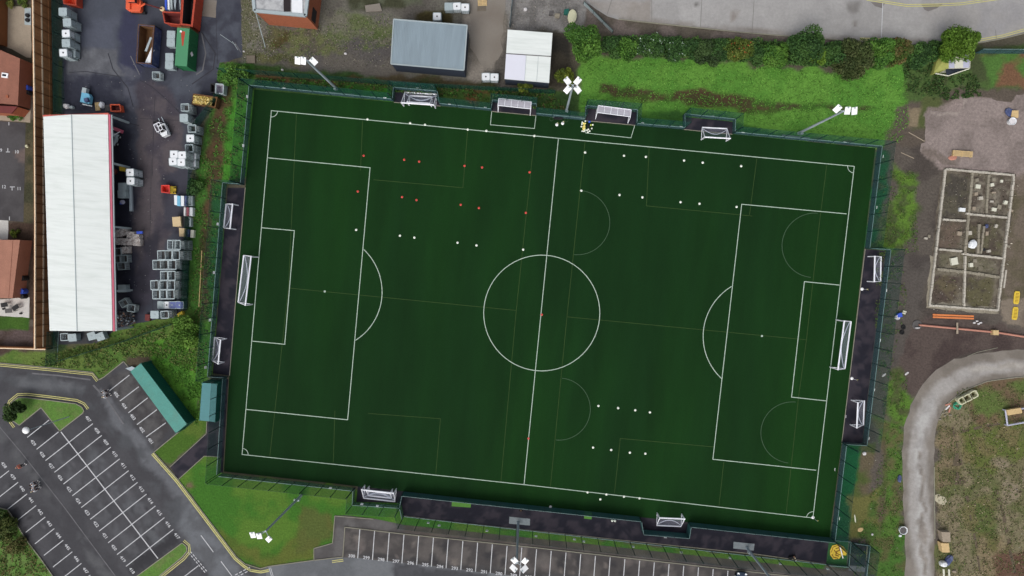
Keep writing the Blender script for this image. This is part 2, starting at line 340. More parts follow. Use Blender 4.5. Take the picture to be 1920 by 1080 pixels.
# ------------------------------------------------------------------ the ground: one sheet with its soils and grasses
# (outline in photo pixels on the ground plane, colour, softness, edge wander, coarseness, second colour, blotch size m)
GR = [
 (rect(-90, -60, 100, 700), (88, 80, 72), 4, 3, .5, (74, 70, 58), 3),
 ([(46, 226), (66, 226), (66, 420), (44, 420)], (60, 60, 44), 4, 4, .9, (80, 74, 56), 2),
 ([(10, 416), (66, 416), (66, 600), (54, 600), (56, 450), (10, 450)], (68, 54, 46), 2, 2, .7, (58, 46, 38), 2),
 ([(-10, 612), (66, 612), (66, 664), (-10, 662)], (86, 74, 72), 2, 2, .9, (70, 58, 52), 3),
 ([(-10, 592), (54, 592), (54, 620), (-10, 618)], (62, 92, 34), 2, 1, .6, (54, 84, 30), 2),
 ([(8, 10), (58, 8), (60, 30), (8, 22)], (92, 98, 58), 3, 3, .9, (60, 66, 34), 1.5),
 ([(8, 205), (54, 205), (54, 228), (8, 220)], (48, 66, 30), 2, 3, .9, (66, 84, 40), 1.5),
 (rect(96, -60, 120, 240), (62, 68, 66), 3, 3, .7, (52, 70, 54), 4),
 ([(112, 110), (122, 110), (122, 200), (112, 200)], (56, 70, 36), 3, 3, .9, (70, 74, 40), 2),
 (rect(92, 600, 130, 690), (70, 78, 62), 3, 3, .8, (52, 70, 40), 2),
 # gravel and scrub yard at the top
 ([(448, -60), (960, -60), (960, 190), (448, 150)], (100, 98, 90), 5, 6, .9, (86, 82, 77), 5),
 ([(452, -10), (482, -10), (486, 120), (452, 120)], (92, 92, 72), 5, 6, 1, (112, 110, 102), 1.5),
 ([(600, 20), (735, 50), (735, 95), (620, 80)], (90, 98, 66), 10, 10, 1, (104, 102, 90), 3),
 ([(500, 45), (560, 60), (560, 90), (500, 90)], (86, 84, 58), 10, 8, 1, (70, 62, 36), 2),
 ([(560, 95), (735, 60), (745, 160), (570, 130)], (80, 77, 76), 12, 10, .9, (92, 88, 82), 4),
 ([(640, -40), (760, -40), (800, 8), (660, 24)], (84, 88, 72), 6, 5, .8, (60, 62, 46), 3),
 ([(540, 60), (600, 50), (640, 90), (590, 110), (540, 100)], (94, 98, 66), 10, 12, 1, (84, 80, 70), 1), ([(650, 60), (735, 60), (735, 75), (690, 90)], (76, 88, 52), 8, 12, 1, (98, 96, 84), 1), ([(484, 100), (560, 108), (560, 124), (480, 118)], (92, 92, 62), 6, 8, 1, (74, 76, 50), 1),
 ([(785, 22), (850, 20), (850, 46), (780, 46)], (72, 68, 42), 6, 5, 1, (58, 52, 30), 2),
 ([(876, -40), (950, -40), (948, 60), (925, 165), (872, 158)], (130, 124, 116), 7, 6, .6, (112, 106, 98), 4),
 ([(876, 72), (902, 72), (904, 96), (876, 96)], (70, 64, 58), 4, 4, .9, (92, 88, 80), 1.5),
 ([(950, -60), (1108, -60), (1095, 70), (1060, 62), (952, 58)], (126, 124, 122), 5, 6, .9, (104, 102, 100), 2),
 ([(1034, 60), (1066, 60), (1070, 160), (1030, 160)], (46, 44, 40), 6, 4, .8, (60, 56, 48), 2),
 # planted margin between the yards and the pitch
 ([(440, 118), (735, 146), (920, 165), (1100, 168), (1100, 240), (430, 175)], (54, 78, 38), 5, 5, 1, (44, 66, 32), 3),
 ([(455, 136), (720, 152), (735, 160), (735, 168), (450, 148)], (84, 66, 42), 4, 5, 1, (62, 54, 34), 2.5),
 ([(560, 152), (735, 166), (735, 190), (590, 176)], (46, 98, 28), 4, 4, .9, (36, 74, 26), 2),
 ([(830, 166), (925, 172), (922, 205), (826, 196)], (52, 76, 32), 4, 4, 1, (84, 60, 36), 1.8),
 ([(700, 140), (930, 150), (930, 168), (730, 160)], (74, 66, 48), 5, 5, 1, (58, 66, 38), 2),
 # left margin between the scrap yard and the pitch
 ([(408, 112), (480, 118), (468, 330), (425, 345), (405, 700), (360, 700), (350, 600), (352, 450), (372, 300), (395, 200)], (60, 100, 40), 6, 6, 1, (50, 84, 34), 3),
 ([(418, 180), (470, 180), (462, 335), (410, 340)], (64, 120, 40), 8, 5, .9, (54, 104, 36), 3),
 ([(410, 150), (436, 150), (412, 330), (404, 440), (394, 620), (374, 620), (380, 440), (388, 300)], (78, 62, 44), 8, 6, 1, (60, 58, 36), 3),
 ([(400, 344), (425, 344), (402, 700), (385, 700)], (44, 92, 48), 5, 4, .9, (54, 100, 40), 3),
 # lower-left scrub and lawns
 ([(88, 660), (180, 640), (250, 600), (350, 580), (420, 620), (400, 700), (378, 720), (288, 850), (234, 678), (192, 714), (172, 700), (-10, 682), (-10, 664)], (90, 110, 52), 5, 6, 1, (74, 102, 44), 3),
 ([(130, 645), (200, 640), (240, 655), (150, 668)], (62, 84, 36), 8, 8, 1, (92, 94, 52), 2),
 ([(236, 672), (300, 660), (290, 690), (245, 700)], (74, 66, 54), 5, 5, .8, (66, 70, 44), 2),
 ([(270, 640), (400, 600), (400, 705), (376, 720), (372, 800), (300, 700)], (76, 122, 40), 8, 6, 1, (62, 106, 36), 2.5),
 ([(300, 830), (352, 800), (376, 780), (392, 792), (386, 812), (322, 872), (286, 848)], (66, 96, 34), 3, 3, .8, (82, 104, 42), 3),
 ([(334, 899), (383, 854), (418, 856), (412, 888), (664, 914), (760, 940), (900, 985), (1560, 1060), (1560, 1080), (640, 1000), (630, 1020), (592, 1030), (590, 1050), (500, 1066), (460, 1058), (400, 990)], (58, 102, 34), 2, 3, .8, (78, 110, 40), 4),
 ([(400, 985), (440, 1040), (500, 1064), (590, 1048), (590, 1020), (560, 1000), (520, 1040), (450, 1020)], (86, 96, 42), 8, 6, .8, (66, 92, 34), 3),
 ([(560, 950), (625, 955), (622, 1015), (585, 1030), (560, 1040)], (82, 88, 44), 12, 8, .8, (78, 90, 44), 3),
 ([(348, 905), (362, 900), (368, 912), (352, 914)], (104, 90, 72), 5, 3, .8, (84, 90, 46), 1),
 ([(-60, 935), (15, 955), (50, 1010), (100, 1082), (100, 1140), (-60, 1140)], (70, 100, 34), 3, 3, 1, (50, 72, 30), 4),
 ([(20, 752), (35, 744), (100, 750), (145, 755), (160, 768), (112, 808), (78, 764), (37, 797), (20, 786)], (80, 116, 48), 1.5, 1, .7, (94, 108, 62), 3),
 ([(342, 1017), (352, 1031), (342, 1045), (292, 1085), (250, 1085)], (78, 118, 46), 1.5, 1, .7, (92, 106, 58), 3),
 # the meadow at the top right
 ([(1092, 100), (1300, 110), (1600, 135), (1700, 115), (1708, 230), (1690, 275), (1500, 262), (1190, 236), (1080, 225)], (90, 136, 54), 6, 8, .8, (78, 126, 48), 3),
 ([(1128, 163), (1245, 172), (1400, 190), (1480, 200), (1440, 214), (1330, 196), (1200, 188), (1125, 178)], (62, 84, 36), 6, 6, 1, (72, 66, 42), 2),
 ([(1130, 160), (1215, 168), (1232, 174), (1180, 182), (1128, 174)], (72, 62, 44), 4, 4, .9, (60, 78, 36), 1.5),
 ([(1262, 172), (1310, 168), (1420, 182), (1410, 198), (1345, 200), (1262, 188)], (74, 58, 42), 4, 4, .9, (64, 62, 38), 2),
 ([(1420, 186), (1540, 196), (1660, 204), (1600, 212), (1500, 206), (1418, 194)], (66, 68, 42), 4, 5, .9, (60, 96, 36), 2),
 ([(1100, 195), (1190, 205), (1290, 212), (1410, 235), (1500, 256), (1090, 225)], (52, 92, 34), 8, 6, 1, (44, 80, 32), 2),
 ([(1100, 10), (1160, 34), (1380, 58), (1620, 76), (1700, 84), (1700, 100), (1380, 84), (1100, 64)], (106, 97, 92), 4, 4, .8, (84, 78, 70), 2.5),
 ([(1700, 84), (1990, 84), (1990, 190), (1700, 200)], (70, 92, 48), 6, 6, 1, (64, 74, 46), 3),
 ([(1840, 100), (1990, 96), (1990, 170), (1850, 160)], (74, 108, 50), 6, 6, 1, (108, 80, 60), 2.5),
 # building site on the right
 ([(1690, 200), (1800, 165), (1990, 168), (1990, 330), (1720, 310), (1650, 290)], (86, 78, 70), 6, 6, .7, (76, 84, 50), 4),
 ([(1655, 270), (1990, 270), (1990, 1140), (1540, 1140), (1560, 1000), (1590, 830), (1615, 640), (1640, 400)], (86, 80, 74), 6, 6, .8, (72, 66, 62), 4),
 ([(1642, 280), (1668, 282), (1655, 400), (1640, 466), (1618, 466)], (38, 86, 52), 5, 4, .8, (62, 70, 56), 2.5),
 ([(1672, 318), (1702, 324), (1712, 350), (1716, 400), (1708, 455), (1684, 484), (1640, 468), (1668, 410), (1676, 370)], (84, 114, 44), 11, 12, 1, (70, 82, 48), 1.2),
 ([(1692, 500), (1702, 498), (1700, 560), (1690, 550)], (80, 124, 40), 2, 2, .8, None, 2),
 ([(1676, 690), (1706, 685), (1700, 720), (1716, 730), (1698, 800), (1660, 800), (1665, 730)], (80, 112, 44), 9, 10, 1, (72, 80, 48), 1.2),
 ([(1640, 590), (1672, 600), (1660, 680), (1640, 660)], (54, 92, 44), 5, 4, .9, (66, 74, 52), 2),
 ([(1586, 830), (1618, 832), (1606, 930), (1592, 1010), (1560, 1006)], (26, 86, 44), 3, 3, .7, (34, 74, 40), 3),
 ([(1612, 835), (1640, 830), (1630, 930), (1604, 990), (1600, 960)], (92, 84, 66), 5, 5, .8, (72, 84, 44), 3),
 ([(1644, 780), (1690, 790), (1692, 950), (1700, 1085), (1625, 1085), (1640, 960), (1660, 860)], (72, 102, 42), 10, 10, 1, (88, 88, 56), 1.5),
 ([(1552, 1008), (1593, 1012), (1590, 1064), (1547, 1058)], (44, 88, 52), 1, 1, .6, (54, 96, 56), 2), ([(1628, 1010), (1700, 1000), (1700, 1090), (1620, 1090)], (64, 98, 40), 6, 8, .9, (80, 82, 50), 2),
 ([(1592, 930), (1650, 920), (1650, 1010), (1592, 1012)], (96, 96, 54), 6, 6, .9, (66, 90, 42), 2.5),
 ([(1655, 800), (1665, 800), (1662, 960), (1650, 1010), (1652, 900)], (84, 76, 60), 4, 4, .8, (74, 84, 46), 2),
 ([(1735, 205), (1800, 182), (1860, 186), (1895, 192), (1905, 178), (1990, 178), (1990, 345), (1885, 330), (1760, 318), (1726, 285), (1740, 250)], (134, 122, 118), 1.5, 3, .8, (118, 108, 102), 2.5),
 ([(1702, 205), (1726, 204), (1722, 235), (1700, 238)], (124, 112, 92), 3, 3, .6, None, 2),
 ([(1872, 560), (1990, 560), (1990, 625), (1880, 605)], (122, 112, 100), 2, 2, .5, (108, 98, 88), 3),
 ([(1875, 330), (1990, 330), (1990, 560), (1870, 560)], (104, 94, 84), 6, 6, .7, (88, 82, 66), 3),
 ([(1690, 480), (1745, 480), (1730, 580), (1680, 690), (1600, 660), (1640, 560)], (82, 77, 73), 8, 8, .8, (70, 65, 62), 3),
 ([(1760, 700), (1990, 690), (1990, 1140), (1752, 1140)], (118, 110, 88), 6, 8, 1, (90, 94, 60), 3),
 ([(1800, 690), (1990, 690), (1990, 800), (1820, 800)], (100, 84, 66), 8, 8, .9, (84, 100, 52), 3.5),
 ([(1790, 800), (1930, 790), (1930, 860), (1880, 880), (1810, 880)], (88, 98, 50), 14, 14, 1, (104, 98, 66), 1.6),
 ([(1760, 800), (1795, 800), (1800, 900), (1760, 920)], (116, 104, 82), 9, 8, 1, (92, 88, 62), 1.4), ([(1870, 870), (1930, 860), (1925, 960), (1880, 940)], (128, 118, 100), 14, 10, .9, (104, 100, 74), 2),
 ([(1800, 930), (1870, 920), (1880, 1020), (1815, 1010)], (80, 92, 50), 16, 12, 1, (102, 98, 66), 1.6), ([(1830, 1000), (1890, 1010), (1890, 1085), (1840, 1085)], (120, 108, 84), 10, 8, 1, (94, 92, 58), 1.8), ([(1860, 1040), (1930, 1030), (1930, 1090), (1870, 1090)], (92, 70, 58), 10, 6, .9, None, 1),
 ([(1740, 590), (1920, 620), (1990, 640), (1990, 660), (1850, 655), (1760, 690), (1716, 740), (1690, 720), (1690, 640)], (82, 72, 68), 6, 6, .8, (68, 58, 56), 3),
]
def tint_at(X, Y, regions, default, dcoarse):
    U, V = world_to_px(X, Y); n1, n2, n3 = VN(1), VN(2), VN(3)
    wu = (fbm(n1, X * .45, Y * .45, 5) - .5); wv = (fbm(n2, X * .45 + 40, Y * .45, 5) - .5)
    col = np.ones((len(X), 4)); col[:, :3] = lin(default); col[:, 3] = dcoarse
    for poly, c_, soft, wander, coarse, c2, bs in regions:
        d = sdist(U + wu * wander * 4.5, V + wv * wander * 4.5, poly); a = np.clip(d / (soft * 1.3) + .5, 0, 1); a = a * a * (3 - 2 * a)
        base = np.tile(np.array(lin(c_)), (len(X), 1))
        if c2 is not None:
            t = fbm(n3, X / bs + c_[0], Y / bs + c_[1], 5); t = np.clip((t - .46) / .14, 0, 1)[:, None]
            base = base * (1 - t) + np.array(lin(c2)) * t
        a = a[:, None]; col[:, :3] = col[:, :3] * (1 - a) + base * a; col[:, 3] = col[:, 3] * (1 - a[:, 0]) + coarse * a[:, 0]
    col[:, :3] *= (.9 + .2 * fbm(n1, X * 1.3, Y * 1.3, 4))[:, None]
    return col
def build_ground():
    c = [P(0, 0), P(1920, 0), P(1920, 1080), P(0, 1080)]
    x0, x1 = min(p.x for p in c) - 4, max(p.x for p in c) + 4; y0, y1 = min(p.y for p in c) - 4, max(p.y for p in c) + 4
    st = .36
    xs = np.concatenate([[-900, -500, -250, -140], np.arange(x0, x1, st), [140, 250, 500, 900]])
    ys = np.concatenate([[-900, -500, -250, -120], np.arange(y0, y1, st), [120, 250, 500, 900]])
    X, Y = np.meshgrid(xs, ys); nx, ny = len(xs), len(ys); X = X.ravel(); Y = Y.ravel()
    col = tint_at(X, Y, GR, (82, 78, 66), .8)
    me = bpy.data.meshes.new('ground'); me.vertices.add(len(X)); co = np.zeros((len(X), 3)); co[:, 0] = X; co[:, 1] = Y
    me.vertices.foreach_set('co', co.ravel())
    i = np.arange((nx - 1) * (ny - 1)); r, q = i // (nx - 1), i % (nx - 1); a = r * nx + q
    idx = np.stack([a, a + 1, a + nx + 1, a + nx], 1).astype(np.int32)
    me.loops.add(idx.size); me.loops.foreach_set('vertex_index', idx.ravel()); me.polygons.add(len(idx))
    me.polygons.foreach_set('loop_start', np.arange(0, idx.size, 4, dtype=np.int32)); me.update(calc_edges=True)
    at = me.color_attributes.new('tint', 'FLOAT_COLOR', 'POINT'); at.data.foreach_set('color', col.ravel())
    me.materials.append(M['ground']); o = bpy.data.objects.new('ground', me); COL.objects.link(o); o['kind'] = 'structure'
def blobs(n, poly, cols, rmin=2, rmax=6):
    out = []; xs = [p[0] for p in poly]; ys = [p[1] for p in poly]; rr = random.Random(n)
    while len(out) < n:
        u, v = rr.uniform(min(xs), max(xs)), rr.uniform(min(ys), max(ys))
        if sdist(np.array([u]), np.array([v]), poly)[0] < 2: continue
        q = rr.uniform(rmin, rmax); out.append(([(u + q * math.cos(a) * rr.uniform(.6, 1.2), v + q * math.sin(a) * rr.uniform(.6, 1.2)) for a in [k * math.pi / 3 for k in range(6)]], rr.choice(cols), q * .5, q * .6, .4, None, 1))
    return out
def paved(name, pts, z, base, second, blotch, regions=(), step=.55, rough=0, coarse=.3):
    """a sheet of paving cut into small faces that carry its patches and stains"""
    q = px(pts)
    if rough: q = rough_edge(q, 1.1, rough)
    bm = bmesh.new(); vs = [bm.verts.new((p.x, p.y, z)) for p in q]; f = bm.faces.new(vs)
    f.normal_update()
    if f.normal.z < 0: f.normal_flip()
    bmesh.ops.triangulate(bm, faces=bm.faces[:])
    lo = [max(-96, min(p[k] for p in q)) for k in (0, 1)]; hi = [min(96, max(p[k] for p in q)) for k in (0, 1)]
    for k in (0, 1):
        c = lo[k] + step
        while c < hi[k]:
            no = Vector((1, 0, 0)) if k == 0 else Vector((0, 1, 0)); bmesh.ops.bisect_plane(bm, geom=bm.verts[:] + bm.edges[:] + bm.faces[:], plane_co=no * c, plane_no=no, dist=1e-5); c += step
    me = bpy.data.meshes.new(name); bm.to_mesh(me); bm.free(); n = len(me.vertices); co = np.zeros(n * 3); me.vertices.foreach_get('co', co); co = co.reshape(-1, 3)
    col = tint_at(co[:, 0], co[:, 1], [([(-3000, -3000), (5000, -3000), (5000, 4000), (-3000, 4000)], base, 2, 0, coarse, second, blotch)] + list(regions), base, coarse)
    at = me.color_attributes.new('tint', 'FLOAT_COLOR', 'POINT'); at.data.foreach_set('color', col.ravel())
    me.materials.append(M['paving']); o = bpy.data.objects.new(name, me); COL.objects.link(o); o['kind'] = 'structure'; return o
build_ground()

# ------------------------------------------------------------------ pitch
Z1, Z2, Z3 = .012, .024, .036
TURF = [(477, 168), (740, 192), (925, 209), (1096, 226), (1190, 234.5), (1282, 242.5), (1373, 251.5), (1641, 278), (1620, 466), (1578, 831), (1555, 1008),
        (1340, 985), (1290, 979), (1120, 961), (860, 933), (757, 921), (671, 912), (640, 908), (420, 884), (430, 704), (444, 540), (460, 352), (465, 300)]
sheet_px('artificial_turf', TURF, Z2, M['turf'])
b = B(); LW = .115
C = dict(tl=(509, 207.5), tr=(1601.5, 312), br=(1524, 971), bl=(454, 852))
def L_(a, c, w_=LW, bb=None): line_on(bb or b, P(*a), P(*c), w_, Z3)
b.f = []
pline(b, px([C['tl'], (1047, 259.3), C['tr'], C['br'], (982.5, 908.5), C['bl']]), LW, Z3, True)
for pts in ([(503, 296), (694, 314.5), (652, 787), (462, 767.5)], [(491, 427), (552, 432.5), (534, 645.5), (473, 639.5)],
            [(1587, 401), (1390.5, 383), (1336.5, 861), (1530, 881.5)], [(1574, 534.5), (1508, 528), (1484, 744.5), (1548.5, 751.5)]):
    pline(b, px(pts), LW, Z3 + .004)
def mid(a, c): return ((a[0] + c[0]) / 2, (a[1] + c[1]) / 2)
L_((1047, 259.3), (982.5, 908.5))
ctr = P(1015.5, 587.2)
def arc(bb, c, r, a0, a1, w_=LW, z=Z3 + .004, n=64):
    pline(bb, [(c.x + r * math.cos(a0 + (a1 - a0) * i / n), c.y + r * math.sin(a0 + (a1 - a0) * i / n)) for i in range(n + 1)], w_, z)
cpts = []
e = [(906.5, 586), (1124, 589)]
R9 = 9.17
arc(b, ctr, R9, 0, 2 * math.pi)
sl = P(609, 546.5); sr = P(1428.5, 630)
def arc_between(c, r, pa, pb, ccw):
    a0 = math.atan2(pa.y - c.y, pa.x - c.x); a1 = math.atan2(pb.y - c.y, pb.x - c.x)
    if ccw and a1 < a0: a1 += 2 * math.pi
    if not ccw and a1 > a0: a1 -= 2 * math.pi
    r_ = ((pa - c).length + (pb - c).length) / 2; arc(b, c, r_, a0, a1, n=32)
arc_between(sl, 9.15, P(666, 637.5), P(682.5, 467), True)
arc_between(sr, 9.15, P(1372, 538), P(1352, 710.5), True)
for k, (c_, h) in enumerate(((C['tl'], 0), (C['tr'], 1), (C['br'], 2), (C['bl'], 3))):
    p = P(*c_); a0 = {0: -math.pi / 2, 1: -math.pi, 2: math.pi / 2, 3: 0}[k]
    arc(b, p, 1.0, a0, a0 + math.pi / 2, .1, n=10)
# technical areas in front of the two shelters
for pts in ([(922, 209), (919.5, 234), (1002, 241), (1005, 217)], [(1096, 226), (1098.5, 249.5), (1183, 258.5), (1190, 235)]):
    pline(b, px(pts), .09, Z3 + .008)
for q in (sl, sr):
    b.lathe([(.17, 0), (.17, .004)], (q.x, q.y, Z3), 10)
struct(b, 'pitch_markings', M['line_white'])
b = B()
FA = [[(556, 214), (541, 540), (506, 856)], [(680, 226), (676, 320)], [(877, 243), (868, 352), (700, 337)], [(1002, 256), (968, 582), (939, 905)],
      [(541, 540), (968, 582)], [(1097, 265), (1063, 594), (1032, 912)], [(1063, 594), (1512, 637)], [(1217, 277), (1212, 386), (1410, 405)], [(1419, 297), (1412, 350), (1405, 405)],
      [(1550, 309), (1536, 420), (1512, 637), (1497, 745), (1474, 962)], [(628, 770), (625, 867)], [(690, 775), (826, 785), (817, 890)], [(1152, 925), (1163, 822), (1340, 838)], [(1348, 948), (1357, 866)]]
for pts in FA: pline(b, px(pts), .1, Z3 - .004)
struct(b, 'faint_training_markings', M['line_faint'])
b = B()
for c_, r0, a0, a1 in (((1083, 417.5), 0, (1090, 357.5), (1076, 478)), ((1048, 767), 0, (1054, 709), (1042, 825)), ((1527, 460), 0, (1520, 520), (1533, 402)), ((1485, 811), 0, (1478, 868), (1492, 753))):
    c = P(*c_); pa, pb = P(*a0), P(*a1); q0 = math.atan2(pa.y - c.y, pa.x - c.x); q1 = math.atan2(pb.y - c.y, pb.x - c.x)
    if c_[0] < 1200:
        if q1 > q0: q1 -= 2 * math.pi
    else:
        if q1 > q0: q1 -= 2 * math.pi
    arc(b, c, (pa - c).length, q0, q1, .1, Z3 - .002, 32)
struct(b, 'faint_training_arcs', M['line_grey'])

# dark tarmac around the pitch
TD = [('recess_tarmac', [(427, 352), (460, 352), (444, 540), (430.6, 704), (399, 700)]),
      ('recess_tarmac', [(1622, 467), (1660, 470), (1616, 831), (1578, 831)]),
      ('recess_tarmac', [(741.7, 168.6), (822, 175.5), (826, 199), (739.7, 192)]),
      ('recess_tarmac', [(923.5, 192), (1006, 199), (1005, 216.5), (922, 208.8)]),
      ('recess_tarmac', [(1097, 203), (1193, 210), (1191.5, 234.8), (1096, 226)]),
      ('recess_tarmac', [(1281, 219), (1374, 228), (1373, 251.6), (1282, 242.6)]),
      ('spectator_path', [(671, 912), (757, 921), (860, 933), (1120, 961), (1290, 979), (1340, 985), (1555, 1008), (1549, 1057), (1420, 1038.5), (1160, 1011.5), (860, 979), (757, 967), (752, 943), (668, 941)]),
      ('footpath', [(421, 711), (428, 711), (418, 886), (413, 886), (415.6, 857), (383, 855), (334.4, 899), (319, 875.5), (387, 813), (388, 791), (403, 790), (407, 712)]),
      ('gate_tarmac', [(1597, 1017), (1626, 1021), (1624, 1062), (1594, 1060)])]
for n_, pts in TD: paved(n_, pts, Z1, (32, 32, 42), (54, 50, 58), 1.1, step=.45)
sheet_px('concrete_apron', [(1594, 1060.5), (1624, 1062.5), (1624, 1073), (1590, 1070)], Z1, M['slab_grey'])
# concrete edging of paths and recesses
b = B()
for pts in ([(757, 967), (860, 979.5), (1160, 1012), (1420, 1039), (1549, 1057.5)], [(388, 791), (387, 813), (319, 875.5)], [(334.4, 899), (383, 855), (415.6, 857)],
            [(460, 352), (444, 540), (430.6, 704)], [(1622, 467), (1578, 831)], [(739, 192), (826, 199)], [(922, 209), (1005, 216.8)], [(1096, 226.3), (1191, 235)], [(1282, 242.8), (1373, 251.8)],
            [(1592, 1012), (1588, 1062)], [(1626, 1021), (1623, 1080)]):
    wall_strip(b, px(pts), .1, .0, .05)
struct(b, 'path_edging', M['kerb'])
b = B()
for pts in ([(612, 171.5), (664, 177), (663, 182.5), (611, 177.5)], [(1466, 252.5), (1518, 258), (1517, 264.5), (1465, 259)], [(1036, 214), (1098, 219), (1097, 225), (1035, 220)],
            [(955, 968.5), (994, 972.5), (993.5, 985), (954.5, 981.5)], [(1375.5, 1015.5), (1414.5, 1019.5), (1413, 1032), (1374.5, 1028)]):
    q = px(pts); b.prism([(p.x, p.y) for p in q], .0, .07)
struct(b, 'lamp_base_slabs', mat('pale_slab', (128, 136, 140), .85, .14, 2, fine=(10, .1)))

# ------------------------------------------------------------------ roads and car parks
YARD = [(118, -40), (452, -40), (452, 60), (456, 108), (412, 118), (408, 150), (418, 165), (395, 200), (372, 240), (368, 300), (358, 330), (352, 450), (349, 580), (310, 598), (262, 604), (214, 622), (180, 645), (108, 645), (98, 620), (98, 220), (116, 215)]
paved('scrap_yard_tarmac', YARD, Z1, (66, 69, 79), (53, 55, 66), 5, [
 ([(120, -20), (262, -20), (252, 92), (122, 90)], (70, 74, 84), 8, 8, .3, (60, 63, 74), 4), ([(150, 40), (225, 30), (215, 90), (150, 88)], (78, 82, 94), 14, 10, .3, None, 3),
 ([(225, 20), (258, 20), (262, 150), (232, 140)], (52, 54, 74), 10, 6, .3, None, 3),
 ([(126, 91), (222, 91), (222, 120), (236, 143), (180, 142), (124, 139)], (98, 100, 106), 1.5, 2, .5, (84, 86, 92), 2.5),
 ([(120, 140), (232, 143), (240, 215), (120, 215)], (48, 50, 62), 8, 8, .5, (66, 68, 78), 2), ([(232, 120), (262, 140), (258, 215), (238, 200)], (80, 82, 92), 5, 5, .4, (62, 64, 76), 1.5),
 ([(378, 40), (452, 20), (452, 110), (405, 120), (380, 160), (340, 180), (300, 160), (340, 140), (372, 120)], (74, 78, 88), 8, 8, .4, (56, 58, 68), 1.8),
 ([(258, 155), (290, 150), (330, 190), (346, 232), (344, 300), (330, 330), (318, 440), (285, 520), (275, 575), (255, 560), (250, 430), (258, 300), (256, 220)], (82, 76, 80), 7, 5, .4, (66, 62, 70), 2.2),
 ([(206, 225), (250, 240), (256, 420), (252, 600), (208, 620)], (44, 45, 57), 10, 7, .3, (38, 39, 50), 2),  # under-roof shade of the open shed painted into the puddly floor colour
 ([(265, 460), (300, 430), (290, 560), (262, 595), (250, 560)], (60, 58, 68), 8, 6, .3, (50, 49, 58), 2), ([(300, 330), (352, 320), (348, 450), (306, 430)], (60, 60, 70), 8, 6, .3, (50, 50, 60), 2),
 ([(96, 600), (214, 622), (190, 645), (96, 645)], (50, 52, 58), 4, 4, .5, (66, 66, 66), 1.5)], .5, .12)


sheet_px('concrete_yard_slab', [(378, 0), (406, 0), (406, 33), (376, 31)], Z1 + .006, M['concrete'], .1)
paved('parking_court', [(-20, 226), (48, 231), (44, 416), (-20, 411)], Z1, (76, 74, 76), (66, 64, 66), 3, [([(26, 280), (48, 282), (46, 310), (34, 300)], (100, 88, 84), 3, 4, .5, (74, 70, 70), 1)])
sheet_px('patio', [(11, 12), (58, 14), (59, 108), (50, 108), (8, 86)], Z1, M['pave'], .1)
sheet_px('patio', [(-20, 562), (56, 558), (55, 596), (-20, 590)], Z1, M['patio'], .05)
sheet_px('patio', [(-20, 411), (16, 413), (15, 449), (-20, 449)], Z1, M['patio'], .05)
sheet_px('patio', [(-20, 204), (58, 206), (57, 230), (-20, 224)], Z1, M['pave'], .05)
paved('car_park', [(-60, 678), (0, 681), (89.5, 689), (136, 694), (174, 698), (186, 713), (195, 708), (232.4, 678), (262, 700), (350, 800), (288.9, 847.8), (334, 899), (403.4, 990.4), (444, 1044.4), (460, 1059.7),
          (489, 1068.8), (503.5, 1062), (589, 1050), (643, 1044), (640, 1140), (-60, 1140)], Z1 * .6, (70, 70, 74), (63, 63, 67), 3, [
 ([(-40, 690), (130, 700), (185, 725), (250, 790), (440, 1055), (420, 1085), (370, 1085), (350, 1010), (200, 800), (150, 750), (20, 725), (-40, 730)], (74, 76, 80), 9, 6, .3, (64, 64, 68), 2.5),
 ([(10, 705), (165, 722), (150, 740), (20, 722)], (92, 94, 98), 7, 7, .3, (74, 76, 80), 2), ([(180, 722), (215, 755), (330, 900), (420, 1040), (400, 1060), (300, 900), (195, 765)], (96, 98, 103), 8, 6, .3, (78, 80, 84), 1.8),
 ([(345, 930), (420, 1020), (470, 1085), (400, 1085), (340, 1000)], (100, 103, 108), 12, 6, .3, (86, 88, 92), 2),
 ([(-20, 780), (30, 830), (130, 960), (215, 1085), (195, 1085), (110, 960), (10, 840), (-20, 810)], (82, 83, 86), 6, 5, .3, (62, 62, 66), 2),
 ([(148, 850), (176, 838), (330, 1020), (300, 1040)], (84, 86, 90), 6, 9, .3, (70, 70, 74), 1.1), ([(95, 870), (120, 850), (270, 1040), (250, 1060)], (80, 81, 85), 6, 9, .3, (68, 68, 72), 1.1),
 ([(70, 770), (112, 808), (90, 830), (40, 800)], (50, 50, 54), 4, 3, .3, None, 1), ([(0, 955), (20, 955), (110, 1085), (80, 1085)], (46, 46, 50), 8, 4, .3, None, 1), ([(260, 1040), (290, 1025), (330, 1000), (340, 1020), (250, 1080), (235, 1070)], (50, 50, 54), 6, 4, .3, None, 1),
 ([(200, 700), (245, 690), (330, 800), (290, 840), (215, 735)], (62, 60, 62), 6, 5, .5, (80, 79, 80), 1.1), ([(500, 1062), (645, 1040), (645, 1090), (480, 1090)], (96, 99, 103), 5, 4, .3, (84, 86, 90), 3)] + blobs(46, [(80, 790), (175, 790), (340, 1010), (260, 1060)], [(50, 50, 54), (84, 84, 88), (56, 56, 60)]) + blobs(22, [(0, 880), (20, 890), (170, 1085), (90, 1085), (0, 960)], [(48, 48, 52), (80, 80, 84)]), .6)
paved('access_road', [(503, 1062), (589, 1050), (643, 1045), (690, 1048), (1000, 1083), (1400, 1125), (1400, 1160), (480, 1160)], Z1 + .006, (104, 107, 111), (94, 97, 101), 3, [
 ([(735, 1052), (770, 1050), (800, 1060), (850, 1058), (905, 1070), (925, 1100), (735, 1100)], (66, 67, 71), 5, 7, .3, (74, 75, 79), 2)], .6, .1)
